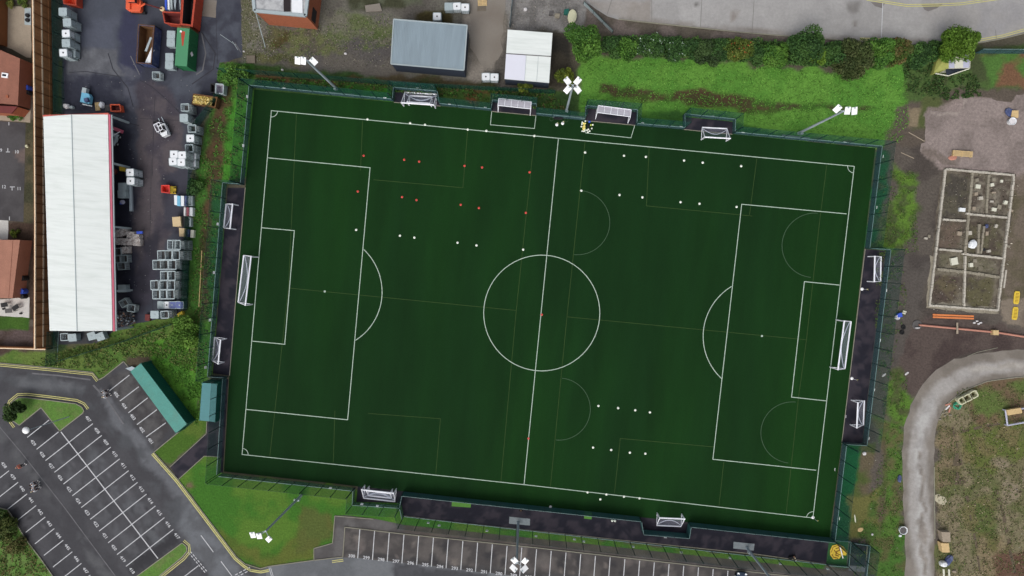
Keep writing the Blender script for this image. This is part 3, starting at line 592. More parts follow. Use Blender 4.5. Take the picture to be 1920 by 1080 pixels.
paved('bay_tarmac', [(589, 1028), (625, 1018), (628, 967), (648, 966), (700, 972), (757, 984), (1000, 1009), (1300, 1041), (1552, 1068), (1640, 1078), (1640, 1160), (560, 1160), (589, 1050)], Z1 - .004, (68, 65, 65), (88, 84, 82), 2.2, [
 ([(589, 1026), (625, 1016), (628, 964), (757, 982), (757, 998), (647, 986), (643, 1046), (589, 1052)], (78, 76, 76), 4, 4, .4, (92, 90, 90), 1.6), ([(757, 982), (1552, 1066), (1552, 1078), (757, 998)], (72, 66, 62), 4, 3, .5, (84, 78, 70), 1.5),
 ([(650, 1030), (1100, 1082), (1100, 1095), (650, 1040)], (58, 57, 58), 5, 4, .3, (68, 67, 68), 2)] + blobs(40, [(655, 995), (1400, 1070), (1400, 1085), (1150, 1085), (650, 1040)], [(96, 90, 88), (54, 53, 55), (104, 98, 94)], 4, 11), .5)
# ground grass islands inside the car park (kerbed beds)
M['island'] = mat('island', (80, 116, 46), .95, .12, 1.2, fine=(6, .25), second=(96, 108, 62), second_amt=.7, second_scale=.5)
for pts in ([(20, 760), (24, 753), (35, 745.5), (51, 745.5), (97, 751), (143, 757), (154, 763), (158, 770), (155.6, 774.7), (112.8, 807.8), (77.8, 764), (37, 797), (21.4, 786.4)],
            [(342, 1017.5), (350, 1024), (351, 1033), (342, 1044), (295, 1083), (253, 1083)],
            [(-60, 930), (0, 952), (15, 955.8), (30.6, 980), (49, 1010.8), (77.4, 1047.4), (99.8, 1080), (110, 1140), (-60, 1140)]):
    sheet_px('grass_bed', pts, .1, M['island'], .06)
    b = B(); wall_strip(b, px(pts) + [P(*pts[0])], .13, 0, .12); struct(b, 'kerb', M['kerb'])
b = B()
for pts in ([(-60, 676), (0, 680.4), (89.5, 688.8), (136, 694), (174, 698), (185.7, 712), (194.5, 707.6), (232.4, 677.5), (243, 690)],
            [(340, 806), (288.9, 847.8), (334, 898.7), (403.4, 990.4), (444, 1044.4), (460, 1057), (489, 1066), (503.5, 1061.6), (589, 1050), (643, 1044), (647, 988), (757, 1001), (1000, 1026), (1330, 1063), (1500, 1082)], [(589, 1050), (589, 1028), (624, 1018), (628, 967), (700, 973)]):
    wall_strip(b, px(pts), .12, 0, .1)
struct(b, 'kerb', M['kerb'])
def offset(pts, d):
    out = []
    for i, p in enumerate(pts):
        a = pts[max(0, i - 1)]; c = pts[min(len(pts) - 1, i + 1)]; t = (c - a).normalized(); out.append(Vector((p.x - t.y * d, p.y + t.x * d, 0)))
    return out
b = B()
def dbl(pts, side=1, w_=.12, g=(.22, .5)):
    q = px(pts)
    for k in g: pline(b, offset(q, side * k), w_, Z3)
dbl([(18.5, 766), (21, 755), (35, 743.6), (50.6, 743.2), (97, 748.5), (143.9, 754.7), (155.6, 760.2), (162, 769)], 1)
dbl([(21, 787), (30, 799)], -1)
dbl([(0, 680.4), (89.5, 688.8)], -1); dbl([(89.5, 688.8), (136, 694), (174, 698), (185.7, 712)], -1, .1)
dbl([(288.9, 847.8), (334, 898.7), (403.4, 990.4), (444, 1044.4), (460, 1058), (471, 1065), (489, 1068), (503.5, 1065)], -1, .17, (.25, .52))
dbl([(342, 1016.5), (351, 1024), (352, 1033), (342, 1045), (296, 1082)], 1)
dbl([(622, 1049), (643, 1046)], -1)
dbl([(1625, -6), (1700, 6), (1760, 5), (1800, 3), (1880, -8)], -1); dbl([(1612, 77.5), (1652, 79)], 1); dbl([(1836, 80), (1880, 72), (1930, 58)], 1)
struct(b, 'yellow_lines', M['yellow_line'])
# bay lines and numbers
b = B(); NUM = []
BW = .13
for k in range(10):
    cu, cv = 129.3 + 16.75 * k, 829.2 + 22.03 * k; L_((cu - 43.6, cv + 34.2), (cu + 45.1, cv - 35), BW)
L_((69, 842.2), (110, 809.7), BW); L_((51.5, 820), (92.4, 787.4), BW)
b.f = b.f; line_on(b, P(114.7, 809.7), P(296.4, 1047), .17, Z3 + .004)
for a, c in (((206, 732), (243, 703)), ((225, 751.8), (260.4, 725)), ((241, 774), (277, 746)), ((257, 796), (294.4, 768)), ((274, 819.3), (311, 792.7))): L_(a, c, BW)
for k in range(11):
    u, v = 17.3 + 16.94 * k, 882.4 + 21.72 * k; L_((u - 36.3, v + 28.5), (u, v), BW)
dth = ang(165, 785, 331, 1005)
for i, (u, v) in enumerate(((218, 739.5), (233, 761), (249.3, 782), (266, 805.5), (282.7, 827))): NUM.append((str(405 - i), u, v, dth))
for k in range(11): NUM.append((str(407 + k), 165.3 + 16.64 * k, 785.4 + 21.95 * k, dth))
for k in range(12): NUM.append((str(429 - k), 62.6 + 16.8 * k, 830.2 + 21.8 * k, dth))
for k in range(10): NUM.append((str(438 + k), 7.5 + 17 * k, 872 + 21.95 * k, dth))
dt2 = ang(700, 1040, 900, 1063)
for i in range(26):
    u, v = 674.8 + 27.6 * i, 992.4 + 3.1 * i; L_((u, v), (u - 4, v + 54.3), BW)
for i in range(20): NUM.append((str(300 - i), 659.5 + 27.6 * i, 1042.5 + 3.3 * i, dt2))
for a, c in (((377, 1003.6), (400.3, 1035)), ((414.6, 1052.5), (436, 1081)), ((371.8, 1060.7), (343, 1083))): L_(a, c, .13)
for t in range(7):
    for o_ in (0, 1):
        a = (354 + 3.3 * o_ + t * 4.6, 1036 - 2.3 * o_ + t * 5.6); L_(a, (a[0] + 2.9, a[1] + 3.6), .14)
for t in range(4):
    for o_ in (0, 1):
        a = (441 + o_ * 3 + t * 7.6, 1078 + o_ * 3.8 - t * 4); L_(a, (a[0] + 5, a[1] - 2.6), .14)
L_((504.5, 1064), (510, 1083), .1); L_((507.5, 1064), (513, 1083), .1)
for a, c in (((17, 229), (17, 235)), ((11.5, 285), (19, 285)), ((15, 278), (15, 285)), ((19, 350.5), (28, 350.5)), ((23, 350.5), (23, 357)), ((18, 406), (18, 413))): L_(a, c, .12)
# joints of the concrete road are cut lines, the left edge line of the estate road is painted
struct(b, 'bay_lines', M['paint_white'])
NUM += [('9', 2.5, 282, IMG), ('10', 31.5, 285, IMG), ('12', 7.5, 350.5, IMG), ('11', 36, 354, IMG)]
b = B(); dg = bpy.context.evaluated_depsgraph_get()
for s_, u, v, a in NUM:
    cu = bpy.data.curves.new('bay_number', 'FONT'); cu.body = s_; cu.size = .74; cu.align_x = 'CENTER'; cu.align_y = 'CENTER'; cu.offset = .012; cu.resolution_u = 2
    o = bpy.data.objects.new('bay_number', cu); COL.objects.link(o); bpy.context.view_layer.update(); dg.update()
    me = bpy.data.meshes.new_from_object(o.evaluated_get(dg)); p = P(u, v); R_ = Matrix.Rotation(a, 3, 'Z')
    b.add([Vector((p.x, p.y, Z3)) + R_ @ Vector((q.co.x, q.co.y, 0)) for q in me.vertices], [tuple(f.vertices) for f in me.polygons])
    bpy.data.objects.remove(o); bpy.data.curves.remove(cu); bpy.data.meshes.remove(me)
struct(b, 'bay_numbers', M['paint_white'])

b = B()
for pts, w_ in (([(262, 150), (285, 163), (312, 186), (338, 212)], .1), ([(291, 178), (288, 240), (286, 330)], .06), ([(262, 222), (340, 226)], .05), ([(130, 136), (160, 134), (222, 143)], .1), ([(203, 100), (212, 130), (240, 165), (250, 200)], .12), ([(405, 30), (408, 120)], .06), ([(378, 60), (404, 100), (400, 130), (360, 158)], .16), ([(238, 230), (262, 236)], .12), ([(240, 545), (285, 549), (287, 590)], .07), ([(284, 300), (282, 420), (276, 520)], .05)):
    pline(b, px(pts), w_, Z3)
struct(b, 'yard_cracks', mat('crack', (48, 48, 56), .9, .3, 1))
b = B()
for pts, w_ in (([(378, 62), (386, 100), (380, 132), (368, 140)], .2), ([(440, 80), (452, 98)], .15), ([(245, 105), (262, 140)], .14), ([(60, 700), (110, 704), (170, 712)], .25), ([(-5, 795), (40, 848), (120, 950), (218, 1082)], .16), ([(175, 722), (200, 748), (232, 795)], .3)):
    pline(b, px(pts), w_, Z3 - .002)
struct(b, 'worn_streaks', mat('streak', (98, 98, 102), .9, .3, 1))
# (spots of oil, patches and damp on the parking tarmac are in the sheets' own regions)
# estate road at the top right
paved('estate_road', [(1092, -80), (1100, 4), (1118, 18), (1140, 31), (1160, 37), (1380, 60), (1500, 70), (1600, 77), (1700, 83), (1770, 84), (1840, 79), (1880, 71), (1990, 44), (1990, -80)], Z1, (152, 151, 150), (143, 142, 141), 5, [
 ([(1095, 0), (1220, 0), (1222, 44), (1160, 37), (1110, 12)], (148, 144, 140), 3, 3, .3, (138, 133, 128), 3), ([(1222, 0), (1313, 0), (1313, 52), (1222, 43)], (158, 157, 156), 1.5, 0, .3, (148, 147, 146), 3),
 ([(1160, 30), (1380, 52), (1600, 69), (1770, 76), (1770, 86), (1600, 79), (1380, 62), (1160, 38)], (136, 132, 128), 4, 3, .4, (126, 121, 116), 2), ([(1585, 6), (1615, 4), (1612, 28), (1592, 28)], (118, 116, 114), 6, 4, .3, None, 2),
 ([(1372, 20), (1386, 22), (1380, 42), (1372, 38)], (132, 126, 122), 4, 3, .3, None, 2), ([(1302, 6), (1310, 6), (1310, 14), (1302, 13)], (104, 102, 100), 2, 1, .3, None, 2), ([(1598, 44), (1608, 42), (1606, 50), (1598, 50)], (118, 114, 110), 2, 1, .3, None, 2),
 ([(1720, 10), (1920, 0), (1920, 60), (1760, 76)], (142, 141, 142), 14, 6, .3, (148, 146, 144), 5)], .6, .04)
b = B()
for pts in ([(1160, 36.5), (1380, 60), (1500, 70), (1600, 77), (1700, 83.5), (1770, 84.5), (1840, 80), (1880, 72.5), (1990, 46)],): wall_strip(b, px(pts), .15, 0, .12)
struct(b, 'kerb', M['kerb'])
b = B()
for a, c in (((1222, -20), (1222, 43)), ((1317, -20), (1313, 52)), ((1415, -20), (1410, 62)), ((1147, 0), (1138, 28)), ((1866, 56), (1868, 72))): L_(a, c, .07)
struct(b, 'road_joints', mat('joint', (112, 110, 108), .9, .2, 1))
b = B(); L_((1655, 6), (1652, 78), .1); struct(b, 'road_centre_mark', M['paint_white'])
M['stain'] = mat('stain', (112, 108, 106), .9, .15, .8)
for pts in ([(1632, 4), (1660, 6), (1654, 16), (1640, 12)], [(1728, 8), (1770, 6), (1756, 16), (1740, 22), (1733, 18)]): sheet_px('road_patch', pts, Z1 + .006, M['stain'], .05)
paved('stony_pad', [(1735, 212), (1742, 212), (1744, 207), (1796, 210), (1804, 200), (1806, 184), (1815, 183), (1822, 187), (1858, 184), (1868, 188), (1900, 192), (1905, 179), (1990, 176), (1990, 320), (1905, 322), (1880, 318), (1800, 312), (1768, 308), (1760, 300), (1738, 292), (1725, 283), (1726, 270), (1736, 268), (1734, 240)], Z1 * .5, (134, 123, 119), (120, 110, 106), 2.5, [([(1725, 270), (1760, 290), (1800, 300), (1800, 315), (1720, 300)], (112, 102, 96), 5, 6, .9, None, 2), ([(1800, 182), (1815, 182), (1800, 205), (1744, 210), (1740, 215), (1795, 214)], (146, 136, 130), 3, 3, .8, None, 1)], .5, .1, .9)
# haul road of the building site
OUT = [(1690, 1160), (1698, 1060), (1694, 950), (1691, 850), (1696, 800), (1708, 760), (1728, 722), (1756, 694), (1790, 674), (1830, 664), (1880, 658), (1990, 650)]
INN = [(1990, 702), (1900, 709), (1850, 716), (1805, 734), (1776, 758), (1758, 790), (1752, 830), (1751, 900), (1752, 1000), (1752, 1160)]
paved('haul_road', OUT + INN, Z1, (124, 118, 111), (112, 106, 99), 2, [
 ([(1712, 1160), (1714, 1060), (1702, 950), (1702, 850), (1706, 806), (1719, 768), (1740, 735), (1765, 710), (1800, 692), (1840, 680), (1990, 668), (1990, 694), (1900, 700), (1850, 706), (1800, 722), (1770, 748), (1750, 786), (1740, 830), (1740, 900), (1745, 1000), (1746, 1160)], (152, 149, 146), 6, 3, .4, (138, 134, 130), 2.2),
 ([(1722, 1160), (1722, 1000), (1712, 860), (1718, 800), (1738, 752), (1760, 730), (1752, 760), (1732, 810), (1727, 860), (1736, 1000), (1742, 1160)], (168, 167, 165), 6, 4, .4, (150, 148, 146), 1.8),
 ([(1722, 850), (1728, 850), (1734, 960), (1736, 1085), (1728, 1085), (1726, 960)], (118, 112, 106), 3, 5, .4, (138, 132, 126), 1.2), ([(1820, 690), (1920, 680), (1920, 690), (1830, 700)], (158, 154, 148), 5, 4, .4, (140, 134, 126), 1.5)], .5, .12)
b = B(); wall_strip(b, px([(1990, 701), (1900, 708), (1850, 715), (1805, 733), (1776, 757)]), .12, 0, .1); wall_strip(b, px([(1751, 875), (1752.5, 1010)]), .12, 0, .1); wall_strip(b, px([(1776, 757), (1760, 786)]), .1, 0, .07)
wall_strip(b, px([(1814, 668), (1832, 660.5), (1870, 652)]), .08, 0, .06)
struct(b, 'kerb', M['kerb'])
sheet_px('concrete_track', [(882, -40), (948, -40), (946, 30), (938, 110), (905, 130), (880, 90)], Z1 * .5, M['concrete'], .35)
# slender ruts on the right-hand plot
M['rut'] = mat('rut', (88, 78, 64), .95, .2, 1, fine=(6, .2))
for pts, w_ in (([(1786, 800), (1800, 860), (1812, 930), (1826, 1000), (1840, 1085)], .45), ([(1868, 920), (1880, 960), (1892, 1020), (1905, 1085)], .5), ([(1800, 810), (1850, 798), (1925, 788)], .4), ([(1792, 850), (1797, 920)], 1.0)):
    b = B(); q = px(pts); q2 = [q[i].lerp(q[i + 1], k / 6) + Vector((random.uniform(-.06, .06), 0, 0)) for i in range(len(q) - 1) for k in range(6)]
    
    for i_ in range(8):
        k0 = int(len(q2) * i_ / 8); k1 = int(len(q2) * (i_ + random.uniform(.55, .95)) / 8) + 1
        if k1 - k0 > 1: pline(b, q2[k0:k1], w_ * random.uniform(.6, 1.2), Z1 * .6 + .004 * (i_ % 2))
    struct(b, 'soil_rut', M['rut'])

# ------------------------------------------------------------------ fences
class Fence:
    def __init__(s, label, cat='fence', name='mesh_fence', org=(0, 0)):
        s.o = P(*org); s.t = thing(name, label, cat, (s.o.x, s.o.y, 0)); s.np = 0
    def run(s, pts, lo=1.3, hi=4.7, step=2.45, low='fence_low', high='fence_high', rail=True, ends=True):
        q = [p - s.o for p in px(pts)]
        for a, c in zip(q[:-1], q[1:]):
            d = c - a; L = d.length; m_ = (a + c) / 2; an = math.atan2(d.y, d.x)
            if lo: x = B(); x.box(m_.x, m_.y, lo / 2, L, .05, lo, an); x.build('lower_panel', M[low], s.t)
            if hi > lo: x = B(); x.box(m_.x, m_.y, (lo + hi) / 2 + .02, L, .03, hi - lo - .04, an); x.build('upper_panel', M[high], s.t)
            if rail:
                x = B(); x.bar((a.x, a.y, lo + .01), (c.x, c.y, lo + .01), .05, 4); x.build('rail', M['fence_rail'], s.t)
            x = B(); x.bar((a.x, a.y, hi), (c.x, c.y, hi), .012, 4); x.build('top_rail', M['fence_post'], s.t)
            n = max(1, round(L / step))
            for k in range(n + (1 if ends else 0)):
                p = a.lerp(c, k / n); x = B(); x.box(0, 0, hi / 2, .08, .08, hi, an); o = x.build('post', M['fence_post'], s.t); o.location = (p.x, p.y, 0)
        return s
    def signs(s, pts, z=1.9, w_=.42):
        for u, v, along in pts:
            p = P(u, v, z) - s.o; x = B(); x.box(0, 0, 0, w_, .05, .3, along, tilt=(.5, 0)); o = x.build('sign_plate', M['lamp_white'], s.t); o.location = (p.x, p.y, z)
        return s
H = ang(740, 192, 1640, 277); VV = ang(1641, 278, 1556, 1008)
Fence('tall green mesh fence behind the pitch\'s top left corner, up to the goal store', org=(474, 164)).run([(474, 164), (739, 190)]).signs([(533, 165, H), (722, 183, H)])
Fence('green mesh fence boxing in the store with two nested goals', org=(739, 190)).run([(739, 191), (741, 168), (822, 175), (826, 198)]).signs([(783, 164.5, H)], 1)
Fence('green mesh fence between the goal store and the left team shelter', org=(826, 198)).run([(826, 198), (922, 208)]).signs([(843, 195, H), (910, 201, H)], 1.3)
Fence('green mesh fence boxing in the left team shelter', org=(922, 208)).run([(922, 208), (924, 191.5), (1006, 198.5), (1005, 216)]).signs([(992, 191, H)], 1)
Fence('green mesh fence along the touchline behind the crossed floodlight mast', org=(1005, 216)).run([(1005, 216), (1096, 226)])
Fence('green mesh fence boxing in the right team shelter', org=(1096, 226)).run([(1096, 226), (1097.5, 202), (1193, 209.5), (1191.5, 234.5)]).signs([(1128, 203, H)], 1)
Fence('green mesh fence between the right team shelter and the empty recess', org=(1191, 235)).run([(1191.5, 235), (1281, 242.5)]).signs([(1205, 230, H), (1277, 237, H)], 1.3)
Fence('green mesh fence around the recess with a lone small goal', org=(1281, 242)).run([(1281, 242.5), (1280, 217), (1374, 227), (1373, 251)]).signs([(1337, 217.5, H)], 1)
Fence('long green mesh fence below the meadow to the top right corner', org=(1374, 251)).run([(1374, 251), (1645, 277)]).signs([(1393, 248, H), (1584, 266, H)], 1.3)
Fence('green mesh fence down the right side above the goal recess', org=(1645, 277)).run([(1645, 277), (1622, 466)]).signs([(1656, 293.5, VV), (1644, 389, VV)])
Fence('green mesh fence around the long recess on the right', org=(1622, 466)).run([(1622, 466), (1661, 469), (1617, 831), (1577, 829)]).signs([(1662.5, 544.5, VV), (1651, 638, VV), (1640, 731, VV), (1629.5, 822, VV)])
Fence('green mesh fence down the right side below the goal recess', org=(1578, 829)).run([(1579, 831), (1558, 1008)]).signs([(1586, 781, VV), (1565.5, 880, VV), (1574, 972, VV)])
Fence('green mesh fence on the left above the long recess', org=(474, 164)).run([(474, 165), (458, 346)]).signs([(463.5, 181, VV), (456, 273, VV)])
Fence('green mesh fence around the long recess on the left', org=(458, 346)).run([(458, 347), (425, 344.5), (397, 704), (428, 706)]).signs([(408, 420, VV), (401, 511, VV), (393.5, 600, VV), (385.5, 689, VV)])
Fence('green mesh fence beside the teal container at the left', org=(428, 706)).run([(425, 707), (414, 886)])
Fence('green mesh fence above the lawn at the lower left', org=(414, 886)).run([(416, 888), (664, 915)]).signs([(619.5, 915, H)], 1.3)
Fence('green mesh fence around the store of two goals at the lower left', org=(664, 915)).run([(666, 914), (664.5, 941.5), (752, 947), (757, 922)]).signs([(678.5, 945, H), (707.5, 948.5, H)], 1.3)
Fence('low blue-green barrier between the pitch and the spectator path', 'fence', 'low_fence', (757, 922)).run([(757, 922), (1198, 969)], 1.85, 1.9, 2.45, 'fence_mid')
Fence('low barrier bending round the small goal at the bottom', 'fence', 'low_fence', (1198, 969)).run([(1199, 970), (1203, 993), (1287, 1000), (1290, 979)], 1.85, 1.9, 2.45, 'fence_mid').signs([(1247.5, 1007, H)], .8)
Fence('low barrier from the bottom goal recess to the bottom right corner', 'fence', 'low_fence', (1290, 979)).run([(1290, 979), (1556, 1008)], 1.85, 1.9, 2.45, 'fence_mid')
Fence('tall mesh fence between the spectator path and the numbered parking bays', org=(757, 967)).run([(752, 947), (757, 968)]).run([(757, 968), (1550, 1058)], .12, 4.7, 2.6).signs(
    [(803, 980, H), (823.5, 985, H), (913, 995, H), (1005, 1005, H), (1077, 1011, H), (1094.5, 1015, H), (1187, 1025, H), (1277.5, 1035.5, H), (1369, 1046, H), (1463, 1057, H), (1552, 1066.5, H)], 1.0)
Fence('green mesh fence enclosing the yellow painted patch in the corner', org=(1556, 1010)).run([(1558, 1010), (1592, 1013), (1588, 1060), (1549, 1057)], .6, 4.7)
Fence('mesh fence beyond the small gate yard at the lower right', org=(1597, 1016)).run([(1597, 1016), (1628, 1020.5), (1620, 1085)], .6, 3)
Fence('teal mesh boundary fence along the gravel yard at the top left', org=(430, 140)).run([(420, 136), (560, 146), (735, 160)], 0, 2.4, 2.6, high='fence_tint', rail=False)
Fence('teal mesh boundary fence behind the grey shed', org=(735, 160)).run([(735, 160), (930, 170), (1040, 176)], 0, 2.0, 2.6, high='fence_tint', rail=False)
Fence('green mesh fence between the scrap yard and the brown timber wall', org=(117, 0)).run([(117, -20), (121, 215)], 0, 2.2, 2.6, high='fence_tint', rail=False)
Fence('green mesh fence between the cage stacks and the overgrown margin', org=(368, 300)).run([(418, 180), (372, 240), (368, 300), (358, 440), (352, 580)], 0, 2.0, 2.6, high='fence_tint', rail=False)
Fence('slanting mesh fence through the scrub below the white roof', org=(120, 690)).run([(110, 620), (107, 682)], 0, 2.4, 2.6, high='fence_tint').run([(115, 676), (235, 640), (330, 606)], 0, 1.6, 2.6, high='fence_tint', rail=False)
Fence('blue-green fence beside the road at the top right', org=(1838, 97)).run([(1826, 100), (1960, 101)], 1.8, 1.85, 2.5)
Fence('grey steel fence slanting down from the road at the top', 'fence', 'steel_fence', (1095, 5)).run([(1094, 8), (1148, 62)], .9, 1.0, 2.4, low='cage')
Fence('thin wire fence left of the gravel above the white shed', 'fence', 'wire_fence', (957, 50)).run([(962, -10), (956, 52)], 0, 1.4, 2.4, high='cage')

# tall timber wall between the houses and the scrap yard
def timber_wall(label, pts, hz, n, rails=(.98, .55, .15)):
    o = P(*pts[0]); t = thing('timber_wall', label, 'wall', (o.x, o.y, 0)); q = [p - o for p in px(pts)]
    for a, c in zip(q[:-1], q[1:]):
        d = c - a; L = d.length; m_ = (a + c) / 2; an = math.atan2(d.y, d.x)
        x = B(); x.box(m_.x, m_.y, hz / 2, L, .12, hz, an); x.build('boards', M['timber_brown'], t)
        nn = Vector((-d.y, d.x, 0)).normalized() * -.1
        if nn.dot(Vector((1, 0, 0))) < 0: nn = -nn
        for k, r_ in enumerate(rails):
            x = B(); x.box(m_.x + nn.x, m_.y + nn.y, hz * r_, L, .14, .18, an); x.build('rail', M['timber_rail'] if k < 2 else M['timber_brown'], t)
        for k in range(n + 1):
            p = a.lerp(c, k / n) + nn * 1.6; x = B(); x.box(0, 0, hz / 2, .1, .1, hz - .1, an); po = x.build('post', M['roof_brown'], t); po.location = p
timber_wall('tall brown timber wall running down the left side of the scrap yard', [(94.5, -30), (98, 230), (99, 420), (98, 648)], 3.6, 11)
timber_wall('low brown timber wall closing off the garden at the lower left', [(-40, 648), (98, 652)], 1.4, 5, (.95,))

# ------------------------------------------------------------------ buildings
def bldg(name, label, cat, roof_px, z, wall_m, roof_m, over=.0, gable=None, trim=None, flat=None, group=None):
    q = px(roof_px, z); c = sum(q, Vector()) / len(q); org = Vector((c.x, c.y, 0)); t = thing(name, label, cat, org, 0, group)
    q = [Vector((p.x - org.x, p.y - org.y, 0)) for p in q]
    x = B(); x.prism([(p.x * (1 - over), p.y * (1 - over)) for p in q], 0, z - .12); x.build('wall', M[wall_m], t)
    x = B()
    if gable:                                     # ridge runs from the middle of side 3-0 to the middle of side 1-2
        m0 = (q[3] + q[0]) / 2; m1 = (q[1] + q[2]) / 2
        if gable < 0: m0 = (q[0] + q[1]) / 2; m1 = (q[2] + q[3]) / 2
        g = abs(gable); vs = [(p.x, p.y, z - .1) for p in q] + [(p.x, p.y, z + .02) for p in q] + [(m0.x, m0.y, z + g), (m1.x, m1.y, z + g)]
        if gable > 0: fs = [(0, 1, 2, 3), (4, 5, 9, 8), (8, 9, 6, 7), (5, 6, 9), (7, 4, 8)]
        else: fs = [(0, 1, 2, 3), (5, 6, 9, 8), (7, 4, 8, 9), (4, 5, 8), (6, 7, 9)]
        fs += [(i, (i + 1) % 4, 4 + (i + 1) % 4, 4 + i) for i in range(4)]
        x.add(vs, fs)
    else: x.prism([(p.x, p.y) for p in q], z - .1, z + .06)
    roof = x.build('roof', M[roof_m], t); return t, q, roof, org
# grey shed
t, q, roof, org = bldg('metal_shed', 'metal shed with pale blue-grey ribbed roof beside the pitch\'s top edge', 'shed', [(738.5, 36.7), (876, 48), (870, 132), (733.4, 120)], 3.5, 'dark_wall', 'roof_slate', .01)
x = B()
for i in range(4):
    a, c = q[i], q[(i + 1) % 4]; x.bar((a.x, a.y, 3.58), (c.x, c.y, 3.58), .12, 4)
x.build('roof_trim', M['trim_light'], t)
x = B(); d = (q[1] - q[0])
for k in range(1, 46):
    a = q[0].lerp(q[1], k / 46); c = q[3].lerp(q[2], k / 46); x.box((a.x + c.x) / 2, (a.y + c.y) / 2, 3.57, (c - a).length, .06, .05, math.atan2((c - a).y, (c - a).x))
x.build('roof_rib', M['roof_slate'], roof)
# white shed
t, q, roof, org = bldg('white_shed', 'white sheet-roofed shed with a weed growing along its middle joint', 'shed', [(951.9, 55.7), (1036, 62), (1029.6, 155.5), (946, 148)], 2.9, 'dark_wall', 'roof_white', .01)
x = B(); a = q[0].lerp(q[3], .49); c = q[1].lerp(q[2], .475); e1 = a.lerp(c, .45); b1 = q[3].lerp(q[2], .45); x.sheet([a, e1, b1, q[3]], 2.97); x.build('roof_sheet', M['roof_white_blue'], roof)
x = B(); wall_strip(x, [a, c], .08, 2.97, 3.05); x.build('joint_strip', M['pallet'], roof)
x = B(); e2 = a.lerp(c, .72); b2 = q[3].lerp(q[2], .72); wall_strip(x, [e1, b1], .04, 2.97, 3.0); wall_strip(x, [e2, b2], .04, 2.97, 3.0); x.build('sheet_edge', M['trim_light'], roof)
# brick building
t, q, roof, org = bldg('brick_building', 'orange brick building with flat patched pale roof at the top edge', 'building', [(470, -60), (584, -50), (574, 30.5), (477.7, 21.4)], 5.0, 'brick', 'roof_felt')
x = B()
for i in range(4):
    a, c = q[i], q[(i + 1) % 4]; m_ = (a + c) / 2; d = c - a; x.box(m_.x * .99, m_.y * .99, 5.12, d.length, .45, .3, math.atan2(d.y, d.x))
x.build('parapet', M['trim_light'], t)
a = q[1].lerp(q[2], .8); d = q[2] - q[1]; x = B(); x.box(a.x + .03, a.y, 2.2, 1.9, .1, 1.6, math.atan2(d.y, d.x)); x.build('window', M['inside_dark'], t)
x = B(); x.box(q[2].x - 1.4, q[2].y + 1.3, 5.13, 1.6, 2.6, .12, .1); x.build('roof_patch', M['tank_white'], roof)
x = B(); x.box(q[2].x - 3.0, q[2].y + 1.9, 5.12, 1.0, 3.0, .1, .1); x.build('roof_patch', M['inside_dark'], roof)
x = B(); a = q[3]; x.bar((a.x + .1, a.y - .1, 4.9), (a.x - .3, a.y - 3.5, 0), .06); x.build('leaning_pole', M['trim_light'], t)
# big white open-sided shed
Zr = 4.4
rp = [(82, 219), (203, 215), (211.5, 620), (94, 620)]
q = px(rp, Zr); org = sum(q, Vector()) / 4; org.z = 0
t = thing('open_sided_shed', 'long white-roofed open-sided shed with pink edge trim in the scrap yard', 'shed', org); q = [Vector((p.x - org.x, p.y - org.y, 0)) for p in q]
m0 = q[0].lerp(q[1], .49); m1 = q[3].lerp(q[2], .49)
x = B(); vs = [(p.x, p.y, Zr) for p in q] + [(p.x, p.y, Zr + .1) for p in q] + [(m0.x, m0.y, Zr + .75), (m1.x, m1.y, Zr + .75)]
x.add(vs, [(0, 1, 2, 3), (7, 4, 8, 9), (5, 6, 9, 8), (4, 5, 8), (6, 7, 9)] + [(i, (i + 1) % 4, 4 + (i + 1) % 4, 4 + i) for i in range(4)]); roof = x.build('roof', M['roof_white'], t)
x = B()
for k in range(1, 90):
    f = k / 90; a = q[0].lerp(q[3], f); c = q[1].lerp(q[2], f); m_ = m0.lerp(m1, f)
    x.bar((a.x, a.y, Zr + .1), (m_.x, m_.y, Zr + .75), .022, 4); x.bar((m_.x, m_.y, Zr + .75), (c.x, c.y, Zr + .1), .022, 4)
x.build('roof_rib', M['roof_white'], roof)
x = B(); x.bar((m0.x, m0.y, Zr + .76), (m1.x, m1.y, Zr + .76), .07, 4); x.build('ridge_cap', M['trim_light'], roof)
x = B(); wall_strip(x, [q[0] + Vector((0, .12, 0)), q[1] + Vector((.1, .12, 0))], .25, Zr - .2, Zr + .16); x.build('trim', M['red_trim'], t)
x = B(); wall_strip(x, [q[1] + Vector((.25, 0, 0)), q[2] + Vector((.25, 0, 0))], .3, Zr - .1, Zr + .12); x.build('trim', M['pink_trim'], t)
x = B(); wall_strip(x, [q[1] + Vector((.52, 0, 0)), q[2] + Vector((.52, 0, 0))], .16, Zr - .15, Zr + .02); x.build('gutter', M['trim_light'], t)
x = B(); wall_strip(x, [q[0], q[3]], .15, 0, Zr - .05); x.build('back_wall', M['dark_wall'], t)
for f in (0.005, .22, .515, .815, .995):
    a = q[1].lerp(q[2], f); c = q[0].lerp(q[3], f); x = B(); x.box(0, 0, Zr / 2, .3, .3, Zr - .1, .1); o = x.build('column', M['trim_light'], t); o.location = (a.x + .2, a.y, 0)
    x = B(); x.bar((a.x, a.y, Zr - .15), (c.x, c.y, Zr - .15), .1, 4); x.build('beam', M['steel'], t)
